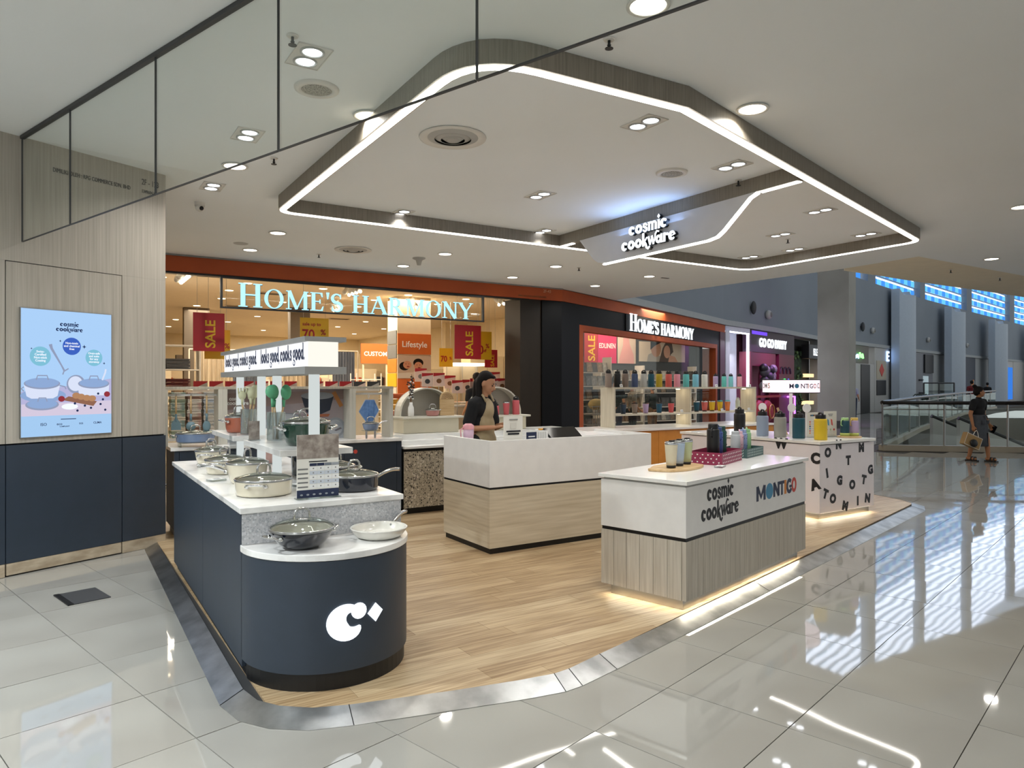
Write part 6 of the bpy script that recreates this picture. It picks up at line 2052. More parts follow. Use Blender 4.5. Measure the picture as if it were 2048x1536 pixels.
t = kthing('wall_poster', 'wide photo poster of two faces inside the side window', 'poster', 13.27, 11.53, 2.15)
ob('sheet', MB().box(0, 1.85, -.01, 0, 0, .58), mat('poster_cream', 'd8cab6', rough=.6), t)
flat([(.30, 0), (.95, 0), (.85, .16), (.50, .26), (.35, .2)], mat('poster_grey', 'a8a29a', rough=.6), t, -.0105)
flat(ellpts(.66, .38, .20, .24, 0, 360, 20)[:-1], mat('poster_skin', 'b98a6e', rough=.6), t, -.0112)
flat([(.44, .58), (.90, .58), (.60, .46), (.44, .34)], 'hair', t, -.0118)
flat([(.78, 0), (.92, .40), (1.05, .58), (1.30, .56), (1.36, .30), (1.25, .22), (1.30, 0)], mat('poster_brownhair', '4a3326', rough=.6), t, -.0114)
flat(ellpts(1.10, .30, .13, .19, 0, 360, 20)[:-1], mat('poster_skin2', 'd3a186', rough=.6), t, -.0120)
flat([(1.15, 0), (1.55, 0), (1.42, .16), (1.2, .20)], 'poster_skin2', t, -.0122)
# linen packs on racks behind the side window
mat('pack_grey', '8f8d88', rough=.4, col2='55534f', nscale=9)
mat('pack_white', 'cfcac0', rough=.4, col2='9c978d', nscale=9)
mat('pack_dark', '4e4a46', rough=.4, col2='2c2a28', nscale=9)
mat('pack_tan', '9c8468', rough=.4, col2='6d5a44', nscale=9)
pk = [MB().box(-.085, .085, -.02, .02, 0, .25).mesh('linen_pack') for _ in range(4)]
for m_, n_ in zip(pk, ('pack_grey', 'pack_white', 'pack_dark', 'pack_tan')):
    m_.materials.append(MATS[n_])
racks = [(10.42, 10.55, .95, (.35, .75, 1.10, 1.45, 1.80), 'left rack'), (11.55, 11.2, 1.55, (.45, .85, 1.25, 1.62), 'middle rack'), (13.12, 11.2, 2.1, (.45, .85, 1.25, 1.62), 'right rack')]
for u, v, w, zs, nm in racks:
    t = kthing('linen_rack', 'white wall rack of packed linen behind the side window, %s' % nm, 'rack', u, v, 0)
    for z in zs:
        ob('shelf_board', MB().box(0, w, -.05, .3, z - .02, z), 'white_paint', t)
    for x in (0, w - .02):
        ob('upright', MB().box(x, x + .02, -.05, .3, 0, zs[-1] + .4), 'white_paint', t)
    for z in zs:
        n = int(w / .19)
        for k in range(n):
            o = ob('linen_pack', random.choice(pk), None, None, KW(u + .1 + k * .19, v + .05 + random.uniform(-.02, .03), z + .012), (math.radians(-14), 0, TH))
            tag(o, 'packed bed linen standing on the %s behind the side window' % nm, 'linen pack', 'linen packs on the ' + nm)
t = kthing('shopping_trolley', 'grey wire basket trolley behind the side window', 'trolley', 10.1, 9.7, 0)
for k in range(9):
    ob('wire', MB().tube([(k * .07, 0, .25), (k * .07, 0, .95)], .008, 5), 'mid_grey', t)
for z in (.25, .5, .75, .95):
    ob('rim', MB().tube([(0, 0, z), (.56, 0, z), (.56, .4, z), (0, .4, z)], .01, 5, True), 'mid_grey', t)
ob('pillow', MB().ell((.26, .2, 1.0), (.22, .16, .14)), mat('pillow_gold', 'a08b58', rough=.8), t, smooth=True)

# ---------------------------------------------------------------- mall beyond: curved gallery wall, windows, shops
CV = [(1.01, 14.54), (7.05, 23.5), (9.78, 26.6), (13.8, 31.8), (20.5, 39), (26, 44.7), (34.7, 53.2), (46.4, 64.4), (60, 76)]
CL = [0.0]
for a, b in zip(CV, CV[1:]):
    CL.append(CL[-1] + math.hypot(b[0] - a[0], b[1] - a[1]))


def at_s(s):
    for i in range(len(CV) - 1):
        if s <= CL[i + 1] or i == len(CV) - 2:
            f = (s - CL[i]) / (CL[i + 1] - CL[i])
            a, b = CV[i], CV[i + 1]
            return (a[0] + f * (b[0] - a[0]), a[1] + f * (b[1] - a[1])), math.atan2(b[1] - a[1], b[0] - a[0])


def curve_strip(s0, s1, off0, off1, z0, z1):
    """solid band following the gallery wall; off is measured behind the wall line"""
    ss = [s0] + [c for c in CL if s0 < c < s1] + [s1]
    A_, B_ = [], []
    for i, s in enumerate(ss):
        (x, y), _ = at_s(s)
        (xa, ya), _ = at_s(max(s - .6, 0))
        (xb, yb), _ = at_s(min(s + .6, CL[-1]))
        l = math.hypot(xb - xa, yb - ya)
        nx, ny = -(yb - ya) / l, (xb - xa) / l
        A_.append((x + nx * off0, y + ny * off0))
        B_.append((x + nx * off1, y + ny * off1))
    b = MB()
    for i in range(len(ss) - 1):
        b.prism([A_[i], A_[i + 1], B_[i + 1], B_[i]], z0, z1)
    return b


mat('gallery_paint', '838b93', rough=.85, col2='7d858d', nscale=.3)
mat('gallery_light', 'a7abac', rough=.8)
mat('pilaster_paint', 'b4bfca', rough=.7)
mat('concrete', '9a9890', rough=.8, col2='8d8b83', nscale=.8)
struct('wall_far', curve_strip(0, 85, .05, .6, 3.60, 6.85), 'gallery_paint')
struct('trim_3', curve_strip(0, 85, -.06, .6, 3.452, 3.62), 'gallery_light')
# tall clerestory windows
emat('sky_white', 'dcecff', 1.35)
emat('sky_bright', 'dfebff', 2.9)
emat('sky_blue', '3f86d8', 1.1)
emat('sky_teal', '5fb4e6', 1.15)
mat('louvre', '8fa0b4', rough=.6)
WN = [(12, 28.5), (29.78, 38.37), (39.47, 49.3), (50.7, 62.6), (64.3, 76)]
pane_a = None
for i, (a, b) in enumerate(WN):
    wn = struct('window_%d' % (i + 1), curve_strip(a, b, .42, .5, 6.86, 9.6), 'sky_white')
    ob('upper_glazing', curve_strip(a, b, .42, .5, 9.601, 17), 'sky_bright', wn)
    nc = 12 if i else 10
    rows = 6
    hp = MB()
    for r in range(18):
        z = 6.95 + r * .56
        for c_ in range(nc):
            s0 = a + (b - a) * (c_ + .08) / nc
            s1 = a + (b - a) * (c_ + .88) / nc
            pb = curve_strip(s0, s1, .36, .40, z, z + .34 if r < rows else z + .16)
            if r < rows and s1 > 24:
                ob('pane', pb, 'sky_blue' if (r + c_) % 2 else 'sky_teal', wn)
            elif r >= rows and r < 18:
                hp.add(pb.v, pb.f)
    if hp.v:
        ob('upper_panes', hp, 'sky_teal', wn, kind='stuff')
    for r in range(18):
        ob('louvre', curve_strip(a, b, .20, .34, 6.95 + r * .56 + .44, 6.95 + r * .56 + .47), 'louvre', wn)
for i, (a, b) in enumerate(((28.5, 29.78), (38.37, 39.47), (49.3, 50.7), (62.6, 64.3), (76, 80), (8, 12))):
    struct('trim_%d' % (4 + i), curve_strip(a, b, .05, .6, 6.851, 17), 'gallery_paint')
struct('roof', MB().prism([(-2, 17), (4, 14), (30, 14), (70, 60), (60, 84), (20, 48)], 17.1, 17.3), 'paint_ceiling')

# pilasters with slanted tops and the near square column
for i, (s0, s1, z_) in enumerate(((31.12, 35.22, 6.4), (41.38, 45.42, 6.2), (51.82, 56.87, 6.05), (65.43, 70.5, 6.1))):
    (x, y), a = at_s((s0 + s1) / 2 - .35)
    w = 1.25 + .12 * i
    t = thing('pilaster', 'pale rounded pilaster with slanted top on the gallery wall, %s from the left' % ordn[i], 'column', (x + (.45 + .2 * i) * math.sin(a), y - (.45 + .2 * i) * math.cos(a), 0), a)
    w = (s1 - s0) * .46
    n = 10
    pts = [(-w / 2 + w * k / n, -.55 * math.sin(PI * k / n) - .12) for k in range(n + 1)] + [(w / 2, .3), (-w / 2, .3)]
    b = MB().prism(pts, 0, z_)
    b.v = [(px, py, pz + (px / w) * -.0 + (.35 if pz > 1 and py > -.2 else 0)) for px, py, pz in b.v]
    ob('shaft', b, 'pilaster_paint', t, auto=40)
    t['group'] = 'gallery pilasters'
t = thing('square_column', 'plain square concrete column rising past the ceiling behind the round sign', 'column', (11.25, 24.6, 0), math.radians(52))
ob('shaft', MB().box(-.5, .5, -.5, .5, .25, 7), 'concrete', t)
ob('base', MB().box(-.52, .52, -.52, .52, 0, .25), 'dark_grey', t)
# wall fittings
for k, (s, z_, kind) in enumerate(((4.6, 4.05, 'd'), (6.6, 4.35, 'b'), (13.0, 4.2, 'd'), (14.4, 4.05, 'b'), (23.6, 4.3, 'd'), (25.2, 4.2, 'b'), (27.3, 4.4, 'd'), (29.0, 4.3, 'b'), (36.0, 4.4, 'd'), (39.8, 4.3, 'b'), (46.5, 4.4, 'd'), (49.0, 4.3, 'b'), (58.5, 4.4, 'd'))):
    (x, y), a = at_s(s)
    if kind == 'd':
        t = thing('wall_lamp', 'dark oval wall lamp, %s from the left on the grey gallery wall' % ordn[k // 2], 'wall lamp', (x, y, z_), a, 'dark wall lamps')
        ob('body', MB().ell((0, -.06, 0), (.10, .10, .24), 14, 8), 'dark_grey', t, smooth=True)
        ob('bracket', MB().box(-.03, .03, -.06, .06, -.05, .05), 'black', t)
    else:
        t = thing('wall_speaker', 'beige rounded loudspeaker, %s from the left on the grey gallery wall' % ordn[k // 2], 'speaker', (x, y, z_), a, 'beige wall speakers')
        ob('body', MB().ell((0, -.05, 0), (.16, .12, .17), 14, 8), 'light_grey', t, smooth=True)
        ob('grille', MB().ell((0, -.10, 0), (.11, .09, .12), 14, 8), 'mid_grey', t, smooth=True)


def shop(label, s0, s1, name='shop_unit'):
    (x0, y0), _ = at_s(s0)
    (x1, y1), _ = at_s(s1)
    t = thing(name, label, 'shop', (x0, y0, 0), math.atan2(y1 - y0, x1 - x0))
    return t, math.hypot(x1 - x0, y1 - y0)


# lit white portal
t, w = shop('bright white portal with glowing edge beside the black shop fascia', 10.86, 12.83, 'lit_portal')
mat('portal_white', 'd8dae6', rough=.4)
ob('back_panel', MB().box(0, w, .5, .55, 0, 3.40), 'portal_white', t)
ob('left_jamb', MB().box(0, .3, .0, .5, 0, 3.40), 'portal_white', t)
ob('head', MB().box(0, w, 0, .5, 3.28, 3.44), 'portal_white', t)
ob('lilac_stripe', MB().box(.55, .85, .48, .4995, 0, 3.2), mat('lilac', '9a86b8', rough=.5), t)
emat('portal_led', 'eaf0ff', 3.2)
ob('edge_light', MB().box(w - .12, w - .02, .02, .08, .05, 3.27), 'portal_led', t)
ob('top_light', MB().box(0, w, .02, .08, 3.24, 3.28), 'portal_led', t)
d = bpy.data.lights.new('portal_lamp', 'AREA')
d.energy = 40
d.size = 1.2
d.color = (.88, .9, 1)
o = bpy.data.objects.new('portal_lamp', d)
COL.objects.link(o)
o.parent = t
o.location = (w / 2, -.1, 3.0)
o.rotation_euler = (math.radians(-35), 0, 0)
# party shop
t, w = shop('dark red party shop with arched window and glowing white name', 12.9, 17.6, 'party_shop')
mat('party_red', '6d1f35', rough=.5)
mat('party_dark', '321428', rough=.5)
mat('party_pink', 'a86b7c', rough=.5)
ob('back_panel', MB().box(0, w, .6, .65, 0, 3.4), 'party_pink', t)
ob('fascia', MB().box(0, w, .0, .3, 2.65, 3.44), 'party_dark', t)
ob('purple_strip', MB().box(.1, 1.6, -.01, 0, 3.28, 3.40), emat('purple_glow', '6a48e0', 1.2), t)
ob('valance', MB().box(0, w * .55, .02, .28, 2.15, 2.65), 'party_red', t)
ob('red_pier', MB().box(w * .62, w, .0, .4, 0, 2.65), 'party_red', t)
ob('red_pier', MB().box(-.05, .12, .0, .4, 0, 2.65), 'party_red', t)
ob('arch_frame', MB().tube([(w * .40 + .5 * math.cos(PI * (1 - k / 12)), .2, 1.7 + .5 * math.sin(PI * k / 12)) for k in range(13)] + [(w * .40 + .5, .2, .2)], .05, 6), 'party_red', t)
ob('arch_frame', MB().tube([(w * .40 - .5, .2, .2), (w * .40 - .5, .2, 1.7)], .05, 6), 'party_red', t)
for k in range(3):
    ob('lattice', MB().tube([(w * .68 + k * .42 + .18 * math.cos(PI * (1 - q / 8)), -.02, 1.9 + .25 * math.sin(PI * q / 8)) for q in range(9)], .03, 5), 'party_dark', t)
text('sign_lettering', 'GO GO PARTY', .46, 'sign_white', t, (.75, -.03, 2.85), bold=.006, extrude=.02, xs=.95)
for k, (x, z, r) in enumerate(((.5, .55, .38), (1.3, .5, .42))):
    q = ob('party_lantern', MB().ell((x, -.1, z), (r, .2, r), 16, 10), mat('lantern_red', '9c2230', rough=.5), t, smooth=True)
    ob('lantern_band', MB().tube([(x + r * .6 * math.cos(a_ * PI / 8), -.29, z + r * .6 * math.sin(a_ * PI / 8)) for a_ in range(16)], .025, 5, True), mat('gold', 'b98a34', rough=.4), q)
ob('counter_red', MB().box(.1, w * .6, -.1, .2, 1.0, 1.08), 'lantern_red', t)
for k in range(16):
    ob('balloon', MB().ell((1.5 + random.uniform(-.6, .6), -.1, 1.75 + random.uniform(-.45, .35)), (.16, .16, .18), 10, 7), random.choice(['dark_grey', 'black', 'mid_grey']), t, smooth=True)
emat('neon_violet', 'c060ff', 3.5)
ob('neon_bracket', MB().tube([(w - 1.1, -.1, 1.0), (w - .25, -.1, 1.0), (w - .25, -.1, .0)], .035, 6), 'neon_violet', t)
ob('neon_mark', MB().tube([(w - 1.3 + .14 * math.cos(k * PI / 5), -.05, 1.55 + .14 * math.sin(k * PI / 5)) for k in range(2, 9)], .03, 5), emat('neon_green', '40d860', 2), t)
ob('neon_mark', MB().tube([(w - .95, -.05, 1.42), (w - .85, -.05, 1.68), (w - .75, -.05, 1.42)], .03, 5), emat('neon_blue', '5060ff', 2), t)
d = bpy.data.lights.new('party_glow', 'AREA')
d.energy = 60
d.size = 1.5
d.color = (.75, .3, 1)
o = bpy.data.objects.new('party_glow', d)
COL.objects.link(o)
o.parent = t
o.location = (1.6, -1.0, 3.3)
o.rotation_euler = (math.radians(-20), 0, 0)
# leafy dark shop
t, w = shop('dark shop front with green leafy wall beside the square column', 17.7, 21.6, 'leafy_shop')
ob('back_panel', MB().box(0, w, .5, .55, 0, 3.44), 'black_matte', t)
mat('leaf_wall', '2f4a2a', rough=.8, col2='18240f', nscale=10)
ob('leaf_panel', MB().box(.1, w * .55, .35, .5, 0, 2.9), 'leaf_wall', t)
for k in range(60):
    x, z = random.uniform(.15, w * .52), random.uniform(.3, 2.85)
    ob('leaf', MB().slab([(x, z), (x + .12, z + .08), (x + .26, z + .02), (x + .12, z - .06)], .28 + random.uniform(0, .05), .34), random.choice(['leaf_wall', mat('leaf_light', '56703a', rough=.7)]), t)
ob('sign_board', MB().box(w * .5, w, -.02, .3, 2.6, 3.2), 'black', t)
text('sign_lettering', 'ISLE', .42, 'sign_white', t, (w * .66, -.03, 2.75), bold=.01)
for k in range(3):
    ob('lit_shelf', MB().box(w * .66, w * .9, .2, .48, .6 + k * .6, .75 + k * .6), emat('warm_glow', 'ffd9a0', 1.2), t)
# row of shops farther on
t, w = shop('pale shop front with green and blue glowing script sign', 25.3, 29.4)
ob('wall_panel', MB().box(0, w, .0, .4, 0, 2.55), 'light_grey', t)
ob('fascia', MB().box(0, w * .75, -.02, .4, 2.55, 3.44), mat('taupe_fascia', '6f6a62', rough=.6), t)
ob('doorway', MB().box(w * .45, w * .80, -.03, .0, 0, 2.5), 'black', t)
emat('script_blue', '9fc4ff', 3)
emat('script_green', '7dff7a', 2.5)
ob('script_sign', MB().tube([(.0, -.1, 3.2), (.1, -.1, 2.85), (.35, -.1, 2.75), (.6, -.1, 2.95), (.5, -.1, 3.05), (.75, -.1, 2.8), (1.0, -.1, 2.95), (1.2, -.1, 2.8)], .05, 6), 'script_blue', t)
ob('script_sign', MB().tube([(1.25, -.1, 2.9), (1.4, -.1, 3.05), (1.6, -.1, 2.85), (1.8, -.1, 3.0), (1.9, -.1, 2.8)], .05, 6), 'script_green', t)
t, w = shop('narrow pale shop front with a red diamond poster', 29.45, 33.0)
ob('wall_panel', MB().box(0, w, .0, .4, 0, 3.44), 'light_grey', t)
ob('poster', MB().box(.3, 1.9, -.03, 0, 1.75, 2.75), mat('poster_pale', 'b9b09c', rough=.6), t)
ob('poster_diamond', MB().slab([(1.1, 2.6), (1.5, 2.25), (1.1, 1.9), (.7, 2.25)], -.05, -.03), 'print_red', t)
ob('dark_window', MB().box(.3, 1.9, -.03, 0, .9, 1.7), 'black', t)
ob('glow_letter', MB().box(2.0, 2.12, -.06, -.02, 2.75, 3.3).box(2.12, 2.4, -.06, -.02, 2.75, 2.85).box(2.12, 2.4, -.06, -.02, 3.0, 3.07).box(2.12, 2.4, -.06, -.02, 3.2, 3.3), 'script_blue', t)
t, w = shop('grey shop front with arched door and small blue sign', 35.3, 40.9)
ob('wall_panel', MB().box(0, w, .0, .4, 0, 3.44), mat('shop_slate', '7d8087', rough=.6), t)
ob('arched_door', MB().slab([(.1, 0), (1.3, 0), (1.3, 2.0)] + [(.7 + .6 * math.cos(PI * k / 10), 2.0 + .35 * math.sin(PI * k / 10)) for k in range(1, 10)] + [(.1, 2.0)], -.03, 0), mat('door_lilac', '565a72', rough=.5), t)
for k in range(5):
    ob('glow_letter', MB().box(.15 + k * .32, .35 + k * .32, -.06, -.02, 2.75, 3.1), 'script_blue', t)
ob('round_ornament', MB().lathe([(.12, 0), (.2, .05), (.12, .1)], 14, (2.6, -.06, 1.7)), 'dark_grey', t)
ob('round_ornament', MB().lathe([(.16, 0), (.26, .05), (.16, .1)], 14, (2.7, -.06, .9)), 'dark_grey', t)
ob('black_sign', MB().box(3.5, w - .2, -.1, 0, 2.2, 3.35), 'black', t)
ob('bright_window', MB().box(3.4, 4.5, -.03, 0, .3, 2.0), emat('pale_screen', 'bcd0d8', .5), t)
t, w = shop('dark slate shop with gold lettering farther along the gallery', 44.5, 51.5)
ob('wall_panel', MB().box(0, w, .0, .4, 0, 3.44), mat('slate_dark', '3f4652', rough=.6), t)
for k in range(6):
    ob('gold_letter', MB().box(.6 + k * .55, .95 + k * .55, -.06, -.02, 2.5, 2.95), emat('gold_glow', 'd9a860', .6), t)
for k in range(2):
    ob('arched_door', MB().slab([(.4 + k * 2.3, 0), (2.3 + k * 2.3, 0), (2.3 + k * 2.3, 1.7)] + [(1.35 + k * 2.3 + .95 * math.cos(PI * j / 10), 1.7 + .5 * math.sin(PI * j / 10)) for j in range(1, 10)] + [(.4 + k * 2.3, 1.7)], -.03, 0), 'print_navy', t)
t, w = shop('orange fronted shop at the far end of the gallery', 55.5, 63.5)
ob('wall_panel', MB().box(0, w, .0, .4, 0, 3.44), 'light_grey', t)
ob('orange_fascia', MB().box(.0, w * .6, -.03, 0, 2.6, 3.44), mat('far_orange', 'a8441c', rough=.5), t)
ob('orange_pier', MB().box(w * .42, w * .6, -.03, 0, 0, 2.6), 'far_orange', t)
ob('blue_sign', MB().box(w * .66, w * .86, -.2, 0, .2, 2.9), emat('blue_sign_glow', '3c7fe0', .8), t)
t, w = shop('dim shop fronts behind the farthest pilaster', 63.6, 84)
ob('wall_panel', MB().box(0, w, .0, .4, 0, 3.44), 'light_grey', t)
struct('trim_10', curve_strip(21.6, 25.3, .05, .5, 0, 3.45), 'gallery_light')
struct('trim_11', curve_strip(33.0, 35.3, .05, .5, 0, 3.45), 'gallery_light')
struct('trim_12', curve_strip(40.9, 44.5, .05, .5, 0, 3.45), 'gallery_light')
struct('trim_13', curve_strip(51.5, 55.5, .05, .5, 0, 3.45), 'gallery_light')
# ---------------------------------------------------------------- balcony railing and the void
glassmat('rail_glass', 'eff3f0', .03, edge=.3)
mat('handrail', '1d1512', rough=.25)


def railing(label, pts, far=False):
    t = thing('balcony_railing', label, 'railing', (0, 0, 0))
    for a, b in zip(pts, pts[1:]):
        a, b = Vector((a[0], a[1], 0)), Vector((b[0], b[1], 0))
        L = (b - a).length
        n = max(1, round(L / (1.25 if not far else 2.5)))
        d_ = (b - a) / n
        for k in range(n):
            p, q = a + d_ * k, a + d_ * (k + 1)
            u_ = d_.normalized() * .03
            nrm = Vector((-d_.y, d_.x, 0)).normalized() * .006
            c = [p + u_ - nrm, q - u_ - nrm, q - u_ + nrm, p + u_ + nrm]
            ob('glass_panel', MB().prism([(x.x, x.y) for x in c], .14, .97), 'rail_glass', t)
            ob('post', MB().tube([(p.x, p.y, .1), (p.x, p.y, 1.06)], .02, 8), 'brushed', t)
        ob('handrail', MB().tube([(a.x, a.y, 1.08), (b.x, b.y, 1.08)], .042 if not far else .05, 10), 'handrail', t)
        ob('mid_rail', MB().tube([(a.x, a.y, .93), (b.x, b.y, .93)], .014, 6), 'brushed', t)
        nrm = Vector((-(b - a).y, (b - a).x, 0)).normalized() * .08
        c = [a - nrm, b - nrm, b + nrm, a + nrm]
        ob('kerb', MB().prism([(x.x, x.y) for x in c], 0, .13), mat('kerb_beige', 'a89e8c', rough=.5), t)
    return t


railing('glass balcony railing with dark handrail behind the walking woman', [(8.35, 16.0), (13.4, 15.15), (17, 14.8)])
railing('long glass balcony railing running back along the far shops', [(8.35, 16.0), (12.9, 22.5), (21.9, 34.5), (29.9, 43.9)], True)
railing('glass balcony railing on the opposite side of the void', [(17.5, 24), (25, 33), (38, 47), (48, 56)], True)
mat('slab_edge', 'b3a994', rough=.7)
struct('floor_opposite', MB().prism([(17.4, 24), (25, 33.1), (38, 47.1), (49, 57), (60, 50), (40, 24)], -.3, 0), 'slab_edge')
struct('floor_lower', MB().prism([(-2, 12), (60, 12), (60, 70), (30, 60), (4, 24)], -5.1, -5.0), mat('lower_tile', '9b9283', rough=.2))
struct('wall_lower', MB().prism([(14, 40), (34, 36), (34.2, 36.4), (14.2, 40.4)], -5, -.31), mat('lower_wall', '8d857a', rough=.7))
struct('trim_14', MB().prism([(8.3, 16.15), (13.5, 15.3), (17, 14.95), (17, 14.7), (13.5, 15.05), (8.2, 15.9)], -.9, -.301), 'slab_edge')
t = thing('escalator', 'pale escalator balustrade crossing the void behind the railing', 'escalator', (11.8, 18.7, 0))
ob('side_panel', MB().slab([(0, -.35), (9, -4.2), (9, -3.2), (0, .55)], 0, .15), 'light_grey', t)
ob('side_panel', MB().slab([(0, -.35), (9, -4.2), (9, -3.2), (0, .55)], 1.2, 1.35), 'light_grey', t)
ob('step_band', MB().slab([(0, -.6), (9, -4.45), (9, -4.2), (0, -.35)], .15, 1.2), 'mid_grey', t)
ob('handrail_belt', MB().tube([(0, .07, .6), (9, .07, -3.15)], .05, 8).tube([(0, 1.27, .6), (9, 1.27, -3.15)], .05, 8), 'black', t)
t = thing('lower_shop_window', 'bright shop window on the lower level glimpsed below the railing', 'shop window', (19.9, 30.0, -5))
ob('lit_pane', MB().box(0, 2.2, 0, .1, 1.0, 3.6), emat('lower_glow', 'a8d4ee', 1.4), t)
ob('frame', MB().box(-.1, 2.3, -.02, -.005, 2.2, 2.35).box(-.1, 0, -.02, .1, .9, 3.7).box(2.2, 2.3, -.02, .1, .9, 3.7), 'white_paint', t)
ob('dark_panel', MB().box(2.3, 3.2, 0, .1, 1.0, 3.6), 'black', t)
t = thing('glass_booth', 'small steel framed glass booth beyond the railing', 'booth', (21.0, 36.2, 0), .2)
for x in (0, .9, 1.8):
    ob('frame_post', MB().tube([(x, 0, 0), (x, 0, 1.55)], .04, 6), 'dark_grey', t)
ob('frame_head', MB().tube([(0, 0, 1.55), (1.8, 0, 1.55)], .04, 6), 'dark_grey', t)
for x in (.04, .94):
    ob('glass_panel', MB().box(x, x + .82, -.01, .01, .1, 1.5), 'rail_glass', t)
t = thing('potted_palm', 'small dark leaved potted plant beside the glass booth', 'plant', (20.7, 35.6, 0))
ob('pot', MB().lathe([(0, 0), (.22, 0), (.28, .45), (.24, .45), (0, .4)], 16), 'dark_grey', t, smooth=True)
for k in range(14):
    a = k * 2.4
    l_ = random.uniform(.35, .6)
    ob('leaf', MB().tube([(0, 0, .4), (l_ * .5 * math.cos(a), l_ * .5 * math.sin(a), .95), (l_ * math.cos(a), l_ * math.sin(a), .98), (l_ * 1.3 * math.cos(a), l_ * 1.3 * math.sin(a), .85)], [.02, .035, .03, .006], 5), mat('palm_leaf', '2f3b2f', rough=.6), t)

# ---------------------------------------------------------------- people
def blob(name, b, m_, parent, voxel=.012, smooth=3):
    o = ob(name, b, m_, parent, smooth=True)
    r = o.modifiers.new('surface', 'REMESH')
    r.mode = 'VOXEL'
    r.voxel_size = voxel
    r.use_smooth_shade = True
    s = o.modifiers.new('soften', 'SMOOTH')
    s.factor = .5
    s.iterations = smooth
    return o


def hand(b, wrist, d, side, s=1.0, curl=.5, palm_n=None):
    """palm, four unequal bent fingers and a thumb leaving the side of the palm"""
    w = Vector(wrist)
    d = Vector(d).normalized()
    n = Vector(palm_n) if palm_n else Vector((0, 0, -1))
    n = (n - d * n.dot(d)).normalized()
    x = d.cross(n).normalized() * side
    pe = w + d * .085 * s
    for k in (-1, -.33, .33, 1):
        b.cap(w + x * .012 * k * s + d * .01, .016 * s, pe + x * .026 * k * s, .0125 * s, 8)
    for k, L in ((1, .066), (.36, .078), (-.3, .074), (-.95, .056)):
        p0 = pe + x * .027 * k * s
        p1 = p0 + (d * (1 - curl * .4) + n * curl * .6).normalized() * L * .5 * s
        p2 = p1 + (d * (1 - curl) + n * curl).normalized() * L * .5 * s
        b.cap(p0, .0095 * s, p1, .0088 * s, 7)
        b.cap(p1, .0088 * s, p2, .007 * s, 7)
    t0 = w + d * .03 * s + x * .026 * s
    t1 = t0 + (d * .7 + x * .7 + n * .2).normalized() * .035 * s
    b.cap(t0, .013 * s, t1, .0105 * s, 7)
    b.cap(t1, .0105 * s, t1 + (d * .9 + x * .25 + n * .3).normalized() * .03 * s, .008 * s, 7)


def head(b, c, yaw, pitch, s=1.0):
    """skull, jaw, nose, ears; returns the rotation for face details. Faces -y before rotation."""
    R = Matrix.Rotation(yaw, 3, 'Z') @ Matrix.Rotation(pitch, 3, 'X')
    c = Vector(c)

    def P(x, y, z):
        return c + R @ (Vector((x, y, z)) * s)
    b.ell(P(0, .012, .018), (.073 * s, .088 * s, .088 * s), 16, 10, R)
    b.ell(P(0, -.028, -.035), (.055 * s, .058 * s, .066 * s), 14, 9, R)
    b.ell(P(0, -.055, -.078), (.026 * s, .026 * s, .022 * s), 10, 7, R)
    b.cap(P(0, -.078, .012), .009 * s, P(0, -.098, -.026), .0135 * s, 8)
    for sx in (-1, 1):
        b.ell(P(sx * .074, .012, -.012), (.010 * s, .019 * s, .030 * s), 8, 6, R)
        b.ell(P(sx * .034, -.062, -.022), (.020 * s, .018 * s, .020 * s), 8, 6, R)
    return P, R


def face(parent, P, R, s=1.0, lip='9a4a44'):
    for sx in (-1, 1):
        ob('eye', MB().ell(P(sx * .031, -.0765, .004), (.0125 * s, .008 * s, .0065 * s), 8, 6, R), mat('eye_dark', '120d0b', rough=.2), parent, smooth=True)
        ob('eyebrow', MB().ell(P(sx * .032, -.080, .026), (.019 * s, .006 * s, .004 * s), 8, 5, R), 'hair', parent, smooth=True)
    ob('mouth', MB().ell(P(0, -.0835, -.053), (.021 * s, .008 * s, .006 * s), 10, 6, R), mat('lips', lip, rough=.5), parent, smooth=True)


# ------- saleswoman behind the cashier desk
sp = KW(2.93, 2.66, ZP)
SW = thing('person', 'woman with long dark hair, black top and beige apron behind the cashier desk', 'person', sp, math.radians(58))
b = MB()
P, R = head(b, (.01, -.055, 1.465), math.radians(12), math.radians(22))
b.cap((0, .0, 1.30), .052, (.005, -.03, 1.40), .046)
b.ell((0, 0, 1.22), (.15, .095, .12)).ell((0, 0, 1.06), (.125, .088, .14)).ell((0, .005, .90), (.155, .11, .12))
for sx in (-1, 1):
    b.cap((sx * .08, .0, .86), .085, (sx * .085, -.01, .46), .058)
    b.cap((sx * .085, -.01, .46), .056, (sx * .085, .01, .08), .038)
    b.cap((sx * .085, .02, .045), .035, (sx * .09, -.13, .03), .028)
    b.cap((sx * .07, .0, 1.27), .065, (sx * .155, .0, 1.255), .056)
sh = [(-.155, 0, 1.25), (.155, 0, 1.25)]
el = [(-.205, .055, 1.00), (.20, -.03, 1.00)]
wr = [(-.085, -.195, 1.02), (.055, -.25, 1.05)]
for k in range(2):
    b.cap(sh[k], .047, el[k], .037)
    b.cap(el[k], .036, wr[k], .024)
hand(b, wr[0], Vector((.10, -.13, .03)), 1, .92, .55, (0.2, 0, -1))
hand(b, wr[1], Vector((-.06, -.14, .02)), -1, .92, .6, (-.2, 0, -1))
body = blob('body', b, 'skin', SW, .0085, 2)
face(SW, P, R)
b = MB().ell((0, .004, 1.215), (.168, .110, .125)).ell((0, .004, 1.04), (.142, .102, .16)).ell((0, .005, .90), (.162, .115, .10)).cap((0, .01, 1.28), .07, (0, .0, 1.335), .058)
